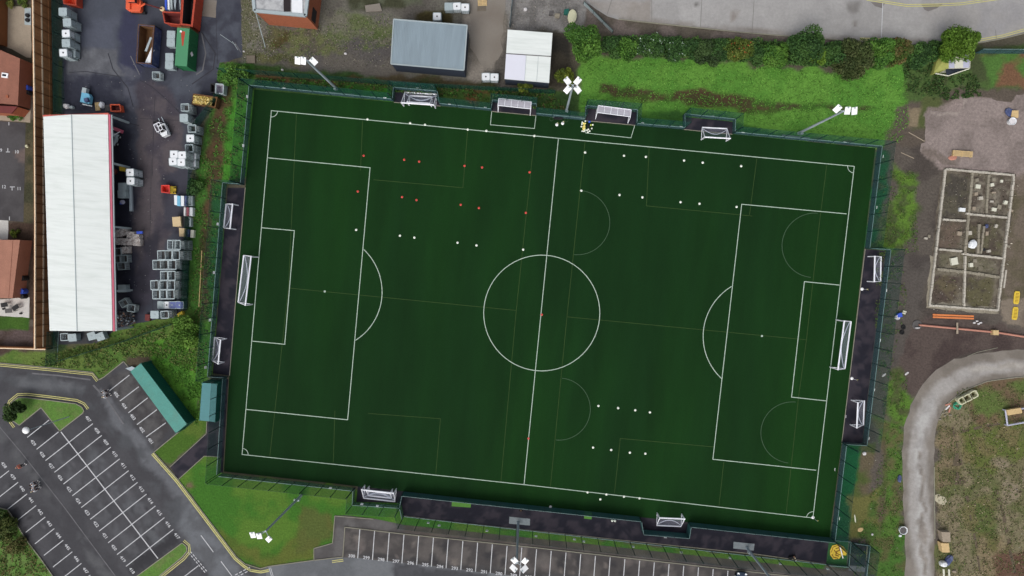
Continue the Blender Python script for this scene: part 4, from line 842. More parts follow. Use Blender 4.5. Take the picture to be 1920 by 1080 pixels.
# houses at the left edge
t, q, roof, org = bldg('house', 'terracotta-roofed house with a white roof window, upper left', 'house', [(-90, 52), (-4, 92), (38, 110), (34, 197), (-90, 184)], 2.3, 'roof_tile', 'roof_tile', .0)
c = P(9.5, 141.5, 2.4) - org; x = B(); x.box(c.x, c.y, 2.42, 1.0, .75, .14, IMG - .15); wn = x.build('roof_window', M['lamp_white'], t)
x = B(); x.box(c.x - .05, c.y, 2.5, .6, .3, .06, IMG - .15); x.build('pane', M['glass_dark'], wn)
x = B(); c = P(14, 181, 2.4) - org; x.lathe([(.22, 2.36), (.22, 2.5)], (c.x, c.y, 0), 10); x.build('roof_vent', M['brick'], t)
bldg('house', 'brown-roofed house cut by the top left corner of the picture', 'house', [(-90, -60), (-8, -60), (-10, 78), (-90, 66)], 2.3, 'roof_brown', 'roof_brown', .0)
t, q, roof, org = bldg('house', 'pale terracotta-roofed house beside the blue bin, left edge', 'house', [(-80, 449), (38, 450), (24, 559), (-80, 559)], 2.3, 'roof_tile2', 'roof_tile2', .0)
x = B(); a, c = P(24, 451, 2.4) - org, P(16, 558, 2.4) - org; wall_strip(x, [a, c], .05, 2.36, 2.4); x.build('roof_seam', M['roof_tile'], roof)
bldg('lean_to', 'small dark red lean-to roof below the upper terracotta house', 'lean-to', [(-40, 196), (33, 200), (22, 213), (-40, 208)], 2.4, 'brick', 'darkred_skip', .02)
# containers
def container(label, top, z, roof_m, side_m, ribs=True):
    q = px(top, z); c = sum(q, Vector()) / 4; org = Vector((c.x, c.y, 0)); t = thing('shipping_container', label, 'container', org)
    q = [Vector((p.x - org.x, p.y - org.y, 0)) for p in q]
    x = B(); x.prism([(p.x, p.y) for p in q], .12, z - .08)
    for i in range(4):
        a, c = q[i], q[(i + 1) % 4]; d = c - a; n = max(2, int(d.length / .3)); nn = Vector((d.y, -d.x, 0)).normalized(); 
        if nn.dot((a + c) / 2) < 0: nn = -nn
        for k in range(1, n): p = a.lerp(c, k / n) + nn * .01; x.box(p.x, p.y, z / 2, .12, .07, z - .4, math.atan2(d.y, d.x))
    x.build('side_panel', M[side_m], t)
    x = B(); x.prism([(p.x * 1.005, p.y * 1.005) for p in q], z - .08, z); rf = x.build('roof', M[roof_m], t)
    if ribs:
        L = max((q[1] - q[0]).length, (q[2] - q[1]).length); lo = (q[1] - q[0]).length > (q[2] - q[1]).length; x = B(); n = int(L / .55)
        for k in range(1, n):
            a, c = (q[0].lerp(q[1], k / n), q[3].lerp(q[2], k / n)) if lo else (q[0].lerp(q[3], k / n), q[1].lerp(q[2], k / n)); a = a * .96; c = c * .96
            x.bar((a.x, a.y, z), (c.x, c.y, z), .02, 4)
        x.build('roof_rib', M[roof_m], rf)
    x = B()
    for p in q: x.box(p.x * .99, p.y * .99, z / 2, .2, .2, z + .03, math.atan2((q[1] - q[0]).y, (q[1] - q[0]).x))
    x.build('corner_post', M[side_m], t); return t, org
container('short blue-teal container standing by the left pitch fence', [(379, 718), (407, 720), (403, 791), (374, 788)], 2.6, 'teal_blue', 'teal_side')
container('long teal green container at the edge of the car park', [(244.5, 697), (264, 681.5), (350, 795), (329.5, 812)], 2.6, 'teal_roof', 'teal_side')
o = B(); q = px([(231, 692), (243, 688), (250, 691), (242, 697)], .9); o.prism([(p.x, p.y) for p in q], .3, .4); oo = o.build('sheet_of_metal', M['steel'], None, q[0]); oo.location = q[0] - Vector((0, 0, .0)); tag(oo, 'loose pale sheet jutting from the end of the long teal container', 'metal sheet')

# ------------------------------------------------------------------ foliage
def leaf_mesh(name, pos, size, cols, parent=None, org=(0, 0, 0), nrm=None):
    n = len(pos); A = RNG.normal(size=(n, 3)); A[:, 2] *= .5; A /= np.linalg.norm(A, axis=1)[:, None]
    Bv = RNG.normal(size=(n, 3)); Bv[:, 2] *= .5; Bv -= A * (A * Bv).sum(1)[:, None]; Bv /= np.linalg.norm(Bv, axis=1)[:, None]
    s = size * RNG.uniform(.6, 1.3, n)[:, None]; A = A * s; Bv = Bv * s * .6
    v = np.stack([pos - A, pos - Bv * .9, pos + A, pos + Bv], 1).reshape(-1, 3) - np.array(org)
    me = bpy.data.meshes.new(name); me.vertices.add(4 * n); me.vertices.foreach_set('co', v.ravel())
    me.loops.add(4 * n); me.loops.foreach_set('vertex_index', np.arange(4 * n, dtype=np.int32)); me.polygons.add(n)
    me.polygons.foreach_set('loop_start', np.arange(0, 4 * n, 4, dtype=np.int32)); me.update(calc_edges=True)
    at = me.color_attributes.new('tint', 'FLOAT_COLOR', 'POINT'); c = np.ones((n, 4)); c[:, :3] = cols; at.data.foreach_set('color', np.repeat(c, 4, 0).ravel())
    me.materials.append(M['leaf']); o = bpy.data.objects.new(name, me); COL.objects.link(o)
    if parent: o.parent = parent
    return o
def pal(cols, n, var=.25):
    a = np.array([lin(c) for c in cols]); w_ = RNG.integers(0, len(a), n); c = a[w_] * RNG.uniform(1 - var, 1 + var, (n, 1)); return np.clip(c, 0, 1)
def tree(u, v, rpx, h, cols, label, cat='tree', group=None, dens=1.0, squash=1.0, name=None, flecks=None, leaf=.17):
    zc = h * .55; c = P(u, v, zc); r = rpx / 11.87; t = thing(name or ('tree' if h > 3 else 'bush'), label, cat, (c.x, c.y, 0), 0, group)
    nl = max(5, int(5 + r * 4)); lobes = []
    for k in range(nl):
        a = random.uniform(0, 2 * math.pi); d = r * .72 * math.sqrt(random.random()); lr = r * random.uniform(.26, .46)
        zz = h * random.uniform(.35, .8) * (1 - .35 * (d / r) ** 2); lobes.append((math.cos(a) * d, math.sin(a) * d * squash, zz, lr))
    N = int(650 * r * r * dens) + 200; per = N // nl; pos = []; cc = []
    for lx, ly, lz, lr in lobes:
        d = RNG.normal(size=(per, 3)); d /= np.linalg.norm(d, axis=1)[:, None]; rad = lr * RNG.uniform(.45, 1.12, (per, 1)) ** .7
        p = np.array([lx, ly, lz]) + d * rad * np.array([1, squash, .8]); pos.append(p); base = pal([random.choice(cols)], 1, .2)[0]
        cc.append(np.clip(.55 * base + .45 * pal(cols, per, .35), 0, 1))
    pos = np.concatenate(pos); cc = np.concatenate(cc); pos[:, 2] = np.clip(pos[:, 2], .08, h)
    if flecks is not None:
        m_ = RNG.random(len(pos)) < flecks[1]; cc[m_] = lin(flecks[0])
    leaf_mesh('crown', pos, leaf, cc, t)
    x = B()
    x.bar((0, 0, 0), (.05, 0, h * .45), .05 + .018 * h, 6, .03 + .01 * h)
    for lx, ly, lz, lr in lobes[:7]: x.bar((.04, 0, h * random.uniform(.25, .42)), (lx, ly, lz), .03 + .006 * h, 4, .015)
    x.build('trunk', M['bark'], t); return t
def scrub(name, label, poly, n, zmax, cols, size=.14, cluster=.5):
    U = np.array([p[0] for p in poly]); V_ = np.array([p[1] for p in poly]); u = RNG.uniform(U.min(), U.max(), n * 3); v = RNG.uniform(V_.min(), V_.max(), n * 3)
    nn = VN(hash(label) % 997 if False else len(label)); k = (sdist(u, v, poly) > 0) & (fbm(nn, u / 9, v / 9, 3) > cluster - .04 * RNG.random(len(u))); u, v = u[k][:n], v[k][:n]
    pos = np.array([tuple(P(a, c)) for a, c in zip(u, v)]); hh = fbm(nn, u / 14 + 5, v / 14, 3); pos[:, 2] = RNG.uniform(.03, 1, len(u)) * zmax * np.clip(hh * 1.6 - .3, .12, 1)
    o = leaf_mesh(name, pos, size, pal(cols, len(pos), .35)); tag(o, label, 'undergrowth', kind='stuff'); return o
G1 = [(76, 116, 42), (60, 98, 38), (92, 130, 52), (50, 84, 34)]; GD = [(54, 86, 42), (44, 72, 36), (70, 102, 48), (40, 64, 34)]; GO = [(86, 100, 30), (104, 116, 40), (70, 84, 28), (58, 76, 26)]
tree(1096, 75, 36, 6.5, G1, 'large round mid-green tree at the left end of the meadow hedge', dens=1.3)
tree(1057, 142, 20, 3.4, GO, 'yellow-olive shrub behind the mast with four crossed lamps', 'shrub')
HG = 'bushes of the hedge along the meadow'
hedge = [(1148, 84, 20, 2.6, GD, 'dark bush at the foot of the slanting steel fence', None), (1176, 88, 21, 2.4, G1, 'green hedge bush next right of the dark bush by the steel fence', None), (1205, 84, 20, 2.4, GD, 'hedge bush with white flecks, left one of the white-flecked bushes', ((186, 204, 190), .10)),
         (1236, 86, 22, 2.5, GD, 'hedge bush thick with white flecks in the middle of the flecked run', ((190, 206, 194), .12)), (1266, 88, 22, 2.5, GD, 'hedge bush with white flecks, right one of the white-flecked run', ((186, 204, 190), .10)), (1298, 92, 20, 2.3, GD, 'small dark hedge bush right of the white-flecked run', ((170, 190, 170), .03)),
         (1326, 100, 24, 2.8, [(52, 72, 40), (62, 84, 44), (42, 58, 34)], 'dull green bulging hedge bush left of the reddish one', None), (1352, 92, 19, 2.4, GD, 'narrow dark bush touching the reddish bush', None), (1386, 90, 25, 3.4, [(72, 92, 36), (88, 100, 42), (60, 80, 30), (76, 96, 38), (84, 100, 40)], 'reddish and yellow-green autumn bush in the hedge', ((150, 84, 50), .16)),
         (1424, 98, 20, 2.4, GD, 'dark low bush right of the autumn bush', None), (1456, 96, 24, 2.8, G1, 'green bush left of the tall dark hedge tree', None), (1562, 98, 22, 2.8, GD, 'dark bush right of the tall dark hedge tree', None),
         (1604, 106, 32, 3.4, [(66, 80, 42), (80, 88, 52), (50, 64, 34)], 'wide brownish-green bush sprawling towards the meadow', None), (1650, 96, 26, 3.0, G1, 'green bush below the yellow dash of the road edge', None), (1682, 92, 22, 2.8, [(66, 88, 36), (74, 90, 42), (96, 84, 52)], 'bush with russet twigs at the hedge\'s right end', ((132, 74, 52), .08)), (1728, 100, 24, 1.6, GD, 'low dark ground shrub left of the parked cabin', None), (1764, 94, 20, 1.5, GD, 'low dark shrub touching the olive tree', None)]
for u, v, r_, h, c_, lab, fl in hedge: tree(u, v + 2, r_ * 1.22, h, c_, lab, 'hedge bush', HG, 1.25, .9, 'hedge_bush', (fl[0], fl[1] * .22) if fl else None)
scrub('undergrowth', 'dark low growth filling the hedge between its bushes', [(1130, 70), (1380, 76), (1600, 86), (1780, 88), (1780, 118), (1690, 116), (1600, 130), (1300, 112), (1130, 100)], 20000, 1.9, [(56, 90, 42), (68, 104, 46), (46, 74, 36), (76, 102, 48)], .17, .1)
tree(1514, 84, 35, 6.0, GD, 'tallest dark tree standing up from the meadow hedge', dens=1.3)
tree(1533, 106, 17, 3.0, [(104, 132, 44), (86, 116, 40)], 'light lime-green bush in front of the tallest hedge tree', 'hedge bush', HG, 1.1, 1, 'hedge_bush')
tree(1803, 80, 37, 6.0, [(80, 112, 34), (92, 122, 42), (64, 90, 28), (74, 104, 32)], 'olive-green tree overhanging the pale cabin by the road', dens=1.3)
tree(1016, 100, 7, 3.6, GO, 'weed growing out of the white shed roof joint', 'weed', name='weed', leaf=.12)
tree(985, 160, 14, 2.6, GO, 'yellow-green shrub at the lower edge of the white shed', 'shrub', name='shrub')
tree(345, 622, 30, 3.0, [(86, 124, 44), (102, 136, 56), (72, 108, 40)], 'broad green bush below the yellow drum at the yard corner', 'bush', name='bush')
tree(438, 140, 24, 3.2, GD + G1, 'dark leafy bush at the top left corner of the pitch fence', 'bush', name='bush')
tree(365, 350, 18, 1.8, GD, 'low bush right of the red and yellow tipping bin', 'bush', name='bush')
tree(22, 768, 22, 4.0, [(34, 54, 24), (44, 66, 28), (56, 78, 34)], 'dark small tree on the grass island in the car park', 'tree')
tree(-4, 985, 30, 2.6, [(58, 84, 36), (74, 96, 42), (90, 96, 50), (46, 68, 30)], 'larger ragged bush in the bottom left corner', 'bush', name='bush', dens=.9)
tree(24, 1018, 22, 1.6, [(84, 92, 46), (70, 86, 38), (100, 92, 56)], 'lower dry-looking bush below the larger corner bush', 'bush', name='bush', dens=.7)
scrub('undergrowth', 'rough growth on the verge in the bottom left corner', [(0, 950), (15, 956), (50, 1012), (100, 1080), (0, 1080)], 2600, .5, [(74, 96, 42), (58, 80, 34), (92, 96, 52), (104, 88, 56)], .15, .42)
tree(1740, 92, 12, 1.4, GD, 'small dark shrub by the kerb left of the olive tree', 'shrub', name='shrub')
scrub('undergrowth', 'tangled green and brown undergrowth between the scrap yard and the pitch', [(412, 118), (470, 122), (466, 168), (456, 340), (420, 344), (398, 700), (372, 690), (354, 600), (356, 450), (374, 300), (398, 200)], 7000, .35, [(68, 114, 42), (80, 128, 48), (58, 98, 38), (96, 90, 56)], .14, .5)
scrub('undergrowth', 'rough weeds on the bank above the car park', [(112, 660), (182, 642), (262, 612), (350, 600), (380, 640), (372, 700), (290, 668), (232, 672), (190, 704), (176, 694), (60, 684), (60, 672)], 6000, .35, [(94, 116, 54), (78, 106, 46), (112, 116, 68), (64, 92, 42)], .14, .45)
scrub('undergrowth', 'planted strip of weeds and low shrubs along the pitch\'s top fence', [(480, 146), (735, 156), (830, 160), (1040, 170), (1060, 205), (1005, 205), (925, 190), (824, 180), (735, 172), (480, 156)], 6000, .5, [(52, 86, 34), (64, 104, 38), (84, 78, 46), (42, 68, 30)], .15, .46)
scrub('undergrowth', 'sprawl of dark weeds right of the meadow', [(1690, 112), (1760, 100), (1764, 140), (1830, 140), (1840, 180), (1760, 190), (1700, 170)], 3000, .5, [(54, 84, 38), (44, 66, 32), (70, 84, 46)], .15, .45)
scrub('meadow_grass', 'long bright grass of the meadow', [(1095, 110), (1300, 116), (1600, 140), (1700, 125), (1704, 230), (1690, 268), (1500, 250), (1380, 224), (1270, 208), (1190, 202), (1085, 196)], 9000, .25, [(86, 132, 52), (76, 122, 46), (100, 144, 60)], .12, .40)
scrub('lawn_tufts', 'coarse tufts in the grass around the long teal container', [(280, 645), (370, 640), (385, 700), (372, 800), (350, 780), (296, 690)], 3500, .35, [(74, 118, 40), (88, 132, 48), (62, 100, 36)], .12, .42)
scrub('site_weeds', 'clumps of weeds between the pitch fence and the haul road', [(1650, 320), (1715, 320), (1722, 470), (1690, 480), (1700, 560), (1670, 700), (1708, 690), (1690, 800), (1695, 1080), (1600, 1080), (1610, 1000), (1660, 830), (1640, 600)], 7000, .25, [(74, 108, 42), (60, 92, 36), (92, 100, 56)], .11, .5)
scrub('site_weeds', 'thin weeds on the plot inside the curve of the haul road', [(1800, 725), (1920, 715), (1920, 1080), (1756, 1080), (1758, 800)], 6000, .2, [(88, 98, 52), (70, 88, 42), (110, 104, 76)], .11, .5)
# ------------------------------------------------------------------ goals and team shelters
def goal(name, label, A, C_, back, h, depth, group=None):
    """A and C_ are the pixel feet of the posts, back a pixel point behind the goal"""
    a, c, k = P(*A), P(*C_), P(*back); o = (a + c) / 2; d = (c - a); W = d.length; d.normalize(); n = Vector((-d.y, d.x, 0))
    if n.dot(k - o) < 0: n = -n
    t = thing(name, label, 'goal', o, 0, group); a = a - o; c = c - o; up = Vector((0, 0, h)); D = n * depth; r = .075
    for p in (a, c):
        x = B(); x.bar(p, p + up, r * 1.25, 6); x.build('post', M['white_metal'], t)
    x = B(); x.bar(a + up - d * r, c + up + d * r, r + .035, 6); x.build('crossbar', M['white_metal'], t)
    x = B(); z = Vector((0, 0, .06)); x.bar(a + z, a + D + z, .05, 4); x.bar(c + z, c + D + z, .05, 4); x.bar(a + D + z, c + D + z, .11, 6); x.build('base_frame', M['white_metal'], t)
    x = B()
    for p in (a, c): x.bar(p + up, p + D + z, .07, 4)
    x.build('stay', M['white_metal'], t)
    x = B(); nx, ny = 16, 6; vs = []
    for j in range(ny + 1):
        f = j / ny
        for i in range(nx + 1):
            e = i / nx; sag = .55 * math.sin(math.pi * e) * math.sin(math.pi * min(1, f * 1.05)); p = a.lerp(c, e) + up * (1 - f) + D * f - Vector((0, 0, sag * h * .6)) - D * 0
            vs.append((p.x, p.y, max(.03, p.z)))
    x.add(vs, [(j * (nx + 1) + i, j * (nx + 1) + i + 1, (j + 1) * (nx + 1) + i + 1, (j + 1) * (nx + 1) + i) for j in range(ny) for i in range(nx)])
    for p in (a, c): x.add([p, p + up, p + D], [(0, 1, 2)])
    x.build('net', M['net'], t)
    x = B()                                        # the sagging hem of gathered net shows as a pale curve
    pr = None
    for i in range(nx + 1):
        e = i / nx; f = .45 + .45 * (1 - math.sin(math.pi * e)); p = a.lerp(c, e) + up * (1 - f) + D * f - Vector((0, 0, .33 * h * math.sin(math.pi * e) * .9)); p.z = max(.05, p.z)
        if pr is not None: x.bar(pr, p, .06, 4)
        pr = p
    x.build('net_rope', M['net_rope'], t); return t
goal('football_goal', 'large white goal standing on the left goal line', (484, 482), (473.5, 570.5), (455, 525), 2.44, 2.3)
goal('football_goal', 'large white goal standing on the right goal line', (1567.5, 599.5), (1556, 688), (1598, 645), 2.44, 2.3)
goal('small_goal', 'small white goal in the upper part of the left recess', (447, 385), (442.5, 430), (421, 405), 1.9, 1.95)
goal('small_goal', 'small white goal in the lower part of the left recess', (425, 634.7), (420.5, 678.7), (398, 655), 1.9, 1.95)
goal('small_goal', 'small white goal in the upper part of the right recess', (1627, 481), (1626, 527.5), (1652, 505), 1.9, 2.0)
goal('small_goal', 'small white goal in the lower part of the right recess', (1596, 750), (1594, 796), (1620, 775), 1.9, 2.0)
goal('medium_goal', 'wider outer goal of the nested pair above the top touchline', (757.4, 199), (817, 203), (787, 172), 1.95, 2.15)
goal('small_goal', 'narrower inner goal of the nested pair above the top touchline', (767.6, 197.6), (809.5, 200), (787, 172), 1.85, 1.5)
goal('small_goal', 'lone small white goal in the open recess at the top right', (1314.6, 262), (1361.3, 264.5), (1340, 241), 1.9, 1.9)
goal('medium_goal', 'wider outer goal of the nested pair below the lower left corner', (684.4, 909.6), (743.3, 916), (713, 940), 1.95, 2.1)
goal('small_goal', 'narrower inner goal of the nested pair below the lower left corner', (692.5, 911.5), (736.3, 916.7), (713, 940), 1.85, 1.5)
goal('small_goal', 'small white goal in the recess of the spectator path at the bottom', (1232, 961.5), (1277.8, 963.5), (1255, 986), 1.9, 2.0)

def shelter(label, F0, F1, Bk):
    a, c, k = P(*F0), P(*F1), P(*Bk); o = (a + c) / 2; d = (c - a); W = d.length; d.normalize(); n = Vector((-d.y, d.x, 0))
    if n.dot(k - o) < 0: n = -n
    t = thing('team_shelter', label, 'team shelter', o, 0, 'team shelters'); h = 2.0; D = 1.15; a = a - o; c = c - o
    x = B()
    for p in (a, c):
        x.bar(p, p + Vector((0, 0, h * .75)) + n * .35, .06, 4); x.bar(p + n * .35 + Vector((0, 0, h * .75)), p + n * .5 + Vector((0, 0, h)), .06, 4); x.bar(p + n * .5 + Vector((0, 0, h)), p + n * (D + .45) + Vector((0, 0, h * .92)), .06, 4)
        x.bar(p + n * (D + .45) + Vector((0, 0, h * .92)), p + n * (D + .5), .06, 4); x.bar(p, p + n * (D + .5), .05, 4)
    for f, z in ((.5, h), (D + .45, h * .92), (D + .5, .05)): x.bar(a + n * f + Vector((0, 0, z)), c + n * f + Vector((0, 0, z)), .07, 4)
    for i in range(1, 5): p = a.lerp(c, i / 5); x.bar(p + n * .5 + Vector((0, 0, h)), p + n * (D + .45) + Vector((0, 0, h * .92)), .045, 4)
    x.build('frame', M['white_metal'], t)
    for i in range(5):
        p0, p1 = a.lerp(c, (i + .04) / 5), a.lerp(c, (i + .96) / 5); x = B(); u0 = Vector((0, 0, h - .02)); u1 = Vector((0, 0, h * .92 - .02))
        x.add([p0 + n * .52 + u0, p1 + n * .52 + u0, p1 + n * (D + .43) + u1, p0 + n * (D + .43) + u1], [(0, 1, 2, 3)]); x.build('roof_panel', M['poly_panel'], t)
    x = B(); m_ = n * (D + .48); x.add([a + m_, c + m_, c + m_ + Vector((0, 0, h * .9)), a + m_ + Vector((0, 0, h * .9))], [(0, 1, 2, 3)]); x.build('back_panel', M['poly_panel'], t)
    x = B(); m_ = n * (D + .1); an = math.atan2(d.y, d.x); x.box(m_.x, m_.y, .45, W * .94, .38, .06, an); x.build('bench', M['trim_light'], t)
shelter('white framed team shelter with five roof panels left of the mast', (934, 210), (994, 216.5), (964, 190))
shelter('white framed team shelter with five roof panels right of the mast and balls', (1116.5, 223), (1177, 231), (1148, 205))

# ------------------------------------------------------------------ lamps
def mast(label, base, top, heads, h=13.2, box=True):
    p = P(*base); t = thing('floodlight_mast', label, 'floodlight', p, 0, None); tp = P(top[0], top[1], h) - p; tp.z = 0; tp = tp * .0 + Vector((0, 0, h))
    x = B(); x.bar((0, 0, 0), (0, 0, h), .2, 10, .13); x.lathe([(.24, .02), (.24, .3), (.18, .34)], (0, 0, 0), 10); x.build('pole', M['steel'], t, smooth=False)
    if box: x = B(); x.box(.05, -.32, 1.0, .34, .22, .7, IMG); x.build('control_box', M['trim_light'], t)
    pts = []
    for u, v, a in heads:
        q = P(u, v, h + .1) - p; pts.append(q)
        x = B(); x.box(q.x, q.y, h + .1, .72, .98, .1, IMG + a, tilt=(.35, 0)); x.box(q.x, q.y, h - .05, .5, .6, .22, IMG + a, tilt=(.35, 0)); hd = x.build('lamp_head', M['lamp_white'], t)
        x = B(); x.box(q.x + .35 * math.cos(IMG + a + 1.57), q.y + .35 * math.sin(IMG + a + 1.57), h + .25, .2, .2, .2, IMG + a); x.build('gear_box', M['trim_light'], hd)
    x = B()
    for q in pts: x.bar((0, 0, h - .12), (q.x, q.y, h - .1), .05, 5)
    x.build('cross_arm', M['steel'], t); return t
mast('leaning-looking lamp mast with three white heads over the gravel, top left', (632, 167), (575, 112), [(558, 113.5, -.15), (568.8, 114, -.15), (588, 115, .8)])
mast('mast with four crossed white lamp heads by the top touchline', (1062, 208), (1073, 158), [(1064, 152, .75), (1083, 152, -.75), (1064, 168, -.75), (1083, 168, .75)])
mast('lamp mast with three white heads above the meadow', (1497, 250), (1582, 206), [(1570, 204, -.75), (1589, 207.5, 0), (1602, 208, .15)])
mast('lamp mast with three white heads over the lower left lawn', (564.5, 929), (495, 1007), [(474, 1003, .1), (486, 1005, .05), (504, 1011, -.8)])
mast('mast with four crossed white lamp heads over the parking bays', (971.5, 979.5), (973, 1058), [(964.6, 1050.7, -.5 + 1.1), (984.4, 1051.9, -.6), (963, 1065.6, -2.2), (983, 1066.7, 2.2 )])
mast('mast at the lower right whose lamps lie beyond the bottom edge', (1400, 1027), (1466, 1111), [(1452, 1104, .1), (1464, 1106, .1), (1482, 1112, -.8)])
p = P(130, 781); t = thing('car_park_lamp', 'thin lamp post with a white round dome head in the car park', 'street lamp', p)
x = B(); x.bar((0, 0, 0), (0, 0, 8.2), .09, 8, .05); x.build('pole', M['steel'], t)
x = B(); q = P(48.2, 807, 8.2) - p; x.lathe([(.12, -.25), (.5, -.15), (.54, 0), (.42, .16), (.2, .26), (.02, .3)], (q.x, q.y, 8.2), 20); x.build('lamp_dome', M['lamp_white'], t, smooth=True)
x = B(); x.bar((0, 0, 8.15), (q.x, q.y, 8.1), .05, 5); x.build('bracket', M['steel'], t)
print('dome offset', q)

# ------------------------------------------------------------------ training kit on the pitch
def cone_proto(m):
    x = B(); x.lathe([(.17, 0), (.17, .012), (.12, .03), (.07, .07), (.045, .075)], n=14); o = x.build('disc_cone', M[m]); return o
cw, cr = cone_proto('cone_white'), cone_proto('cone_red'); first = {id(cw): True, id(cr): True}
def cone(src, u, v, label, group):
    if first[id(src)]: o = src; first[id(src)] = False
    else: o = src.copy(); COL.objects.link(o)
    p = P(u, v); o.location = (p.x, p.y, Z3); o.scale = (1.05, 1.05, 1.05); tag(o, label, 'cone', group)
def row(src, colr, pts, where, group):
    n = len(pts)
    for i, (u, v) in enumerate(pts): cone(src, u, v, f'{colr} training cone, {ordn(i)} from the left {where}', group)
row(cw, 'white', [(689, 224), (769, 231), (797, 234), (877, 243), (912, 245.5), (1002, 255)], 'on the top touchline', 'white cones')
row(cr, 'red', [(682, 292), (758, 299.5), (786, 303), (871, 311), (904, 314), (993, 323)], 'in the upper red row', 'red cones')
row(cr, 'red', [(671, 359), (754, 369.5), (781, 375), (864, 384), (898, 390), (986, 399)], 'in the lower red row', 'red cones')
row(cw, 'white', [(668, 431), (750, 442), (777, 445.5), (858, 455), (893.5, 460), (981, 468)], 'in the row below the red cones', 'white cones')
row(cw, 'white', [(1097, 286), (1170, 292), (1211, 294), (1282.5, 301), (1317.5, 305), (1389.5, 311.5)], 'in the upper row on the right half', 'white cones')
row(cw, 'white', [(1090, 357.5), (1161.5, 365.5), (1204.5, 370), (1276, 379), (1311.5, 382), (1381, 388)], 'in the second row on the right half', 'white cones')
row(cw, 'white', [(1122, 761), (1159, 765), (1191, 769), (1218.5, 773)], 'in the row level with the lower faint arc', 'white cones')
row(cw, 'white', [(1112, 839), (1146, 843.5), (1181, 848.5), (1210, 850.5)], 'in the short row above the bottom touchline', 'white cones')
row(cw, 'white', [(1101.5, 923), (1137, 927), (1170, 931), (1199, 934)], 'on the bottom touchline', 'white cones')
cone(cw, 1125.5, 936, 'lone white training cone just outside the bottom touchline', 'white cones')
cone(cr, 1016, 590, 'red training cone on the centre spot', 'red cones'); cone(cr, 991, 822, 'red training cone on the halfway line near the bottom', 'red cones')
# footballs
def ball(u, v, m, label, group='footballs beside the team shelter', z=.0, r=.14):
    k = 'ball_' + m
    if k not in PR:
        bm_ = B(); bm_.lathe([(.001, -1), (.38, -.92), (.7, -.71), (.92, -.38), (1, 0), (.92, .38), (.7, .71), (.38, .92), (.001, 1)], n=14); PR[k] = bm_.build('football', M[m], smooth=True); o = PR[k]
    else: o = PR[k].copy(); COL.objects.link(o)
    p = P(u, v); o.location = (p.x, p.y, Z2 + r + z); o.scale = (r, r, r); tag(o, label, 'ball', group)
PR = {}
wl = [(1285, 535), (1190, 575), (1180, 630), (1160, 705), (1190, 850), (1245, 855), (1270, 818)]
for i, (x_, y_) in enumerate(wl): ball(1020 + x_ / 16.6, 195 + y_ / 16.6, 'cone_white', f'white football, {ordn(i)} from the top of those edging the yellow heap')
wl = [(1335, 822), (1378, 795), (1365, 880), (1420, 850), (1485, 768), (1517, 655)]
for i, (x_, y_) in enumerate(wl): ball(1020 + x_ / 16.6, 195 + y_ / 16.6, 'cone_white', f'white football, {ordn(i)} from the left right of the yellow heap')
yl = [(1232, 606), (1280, 615), (1250, 660), (1222, 708), (1264, 712), (1220, 757), (1264, 765), (1226, 802)]
for i, (x_, y_) in enumerate(yl): ball(1020 + x_ / 16.6, 195 + y_ / 16.6, 'ball_yellow', f'yellow football, {ordn(i)} from the top of the yellow heap')
ball(1020 + 1455 / 16.6, 195 + 660 / 16.6, 'ball_lime', 'lime-yellow football lying apart beside the white one')
ball(1147.5, 975, 'cone_white', 'left one of two white footballs on the spectator path', 'footballs on the path', 0, .2); ball(1152.5, 975.2, 'cone_white', 'right one of two white footballs on the spectator path', 'footballs on the path', 0, .2)
def bag(name, label, cat, u, v, sx, sy, sz, m, rz=0, z0=Z2, seed=1):
    rr = random.Random(seed); x = B(); n = 10; rings = []
    prof = [(.0, .0), (.42, .02), (.5, .3), (.48, .65), (.36, .92), (.02, 1)]
    vs = []; fs = []
    for k, (r_, z_) in enumerate(prof):
        for i in range(n):
            a = 2 * math.pi * i / n; q = .5 / max(abs(math.cos(a)), abs(math.sin(a))) * .35 + .65; w_ = rr.uniform(.86, 1.12)
            vs.append((r_ * q * math.cos(a) * sx * w_, r_ * q * math.sin(a) * sy * w_, z_ * sz * rr.uniform(.94, 1.06)))
    for k in range(len(prof) - 1): fs += [(k * n + i, k * n + (i + 1) % n, (k + 1) * n + (i + 1) % n, (k + 1) * n + i) for i in range(n)]
    x.add(vs, fs); o = x.build(name, M[m] if isinstance(m, str) else m); p = P(u, v); o.location = (p.x, p.y, z0); o.rotation_euler = (0, 0, rz + IMG); return tag(o, label, cat)
bag('kit_bag', 'dark kit bag between the yellow and white balls', 'bag', 1102.5, 236.5, .45, .95, .3, 'cloth_black', seed=3)
bag('kit_bag', 'blue kit bag at the edge of the right team shelter', 'bag', 1105, 228.5, .5, .4, .3, 'blue', seed=4)
bag('kit_bag', 'crumpled white bag at the foot of the pitch below the halfway line', 'bag', 1032, 949.5, .55, .5, .25, 'bag_white', seed=5)
bag('ball_sack', 'black sack lying between two hoops by the halfway line', 'bag', 1047, 222.5, 1.9, .6, .5, 'cloth_black', seed=6)
for u, s_ in ((1034, 'left'), (1062, 'right')):
    p = P(u, 223.5 if u < 1050 else 225.5); x = B(); n = 20
    for i in range(n):
        a0, a1 = 2 * math.pi * i / n, 2 * math.pi * (i + 1) / n; x.bar((.28 * math.cos(a0), .28 * math.sin(a0), .03), (.28 * math.cos(a1), .28 * math.sin(a1), .03), .035, 4)
    o = x.build('training_hoop', M['line_grey']); o.location = (p.x, p.y, Z2); tag(o, f'pale training hoop on the {s_} side of the black sack', 'hoop', 'training hoops')
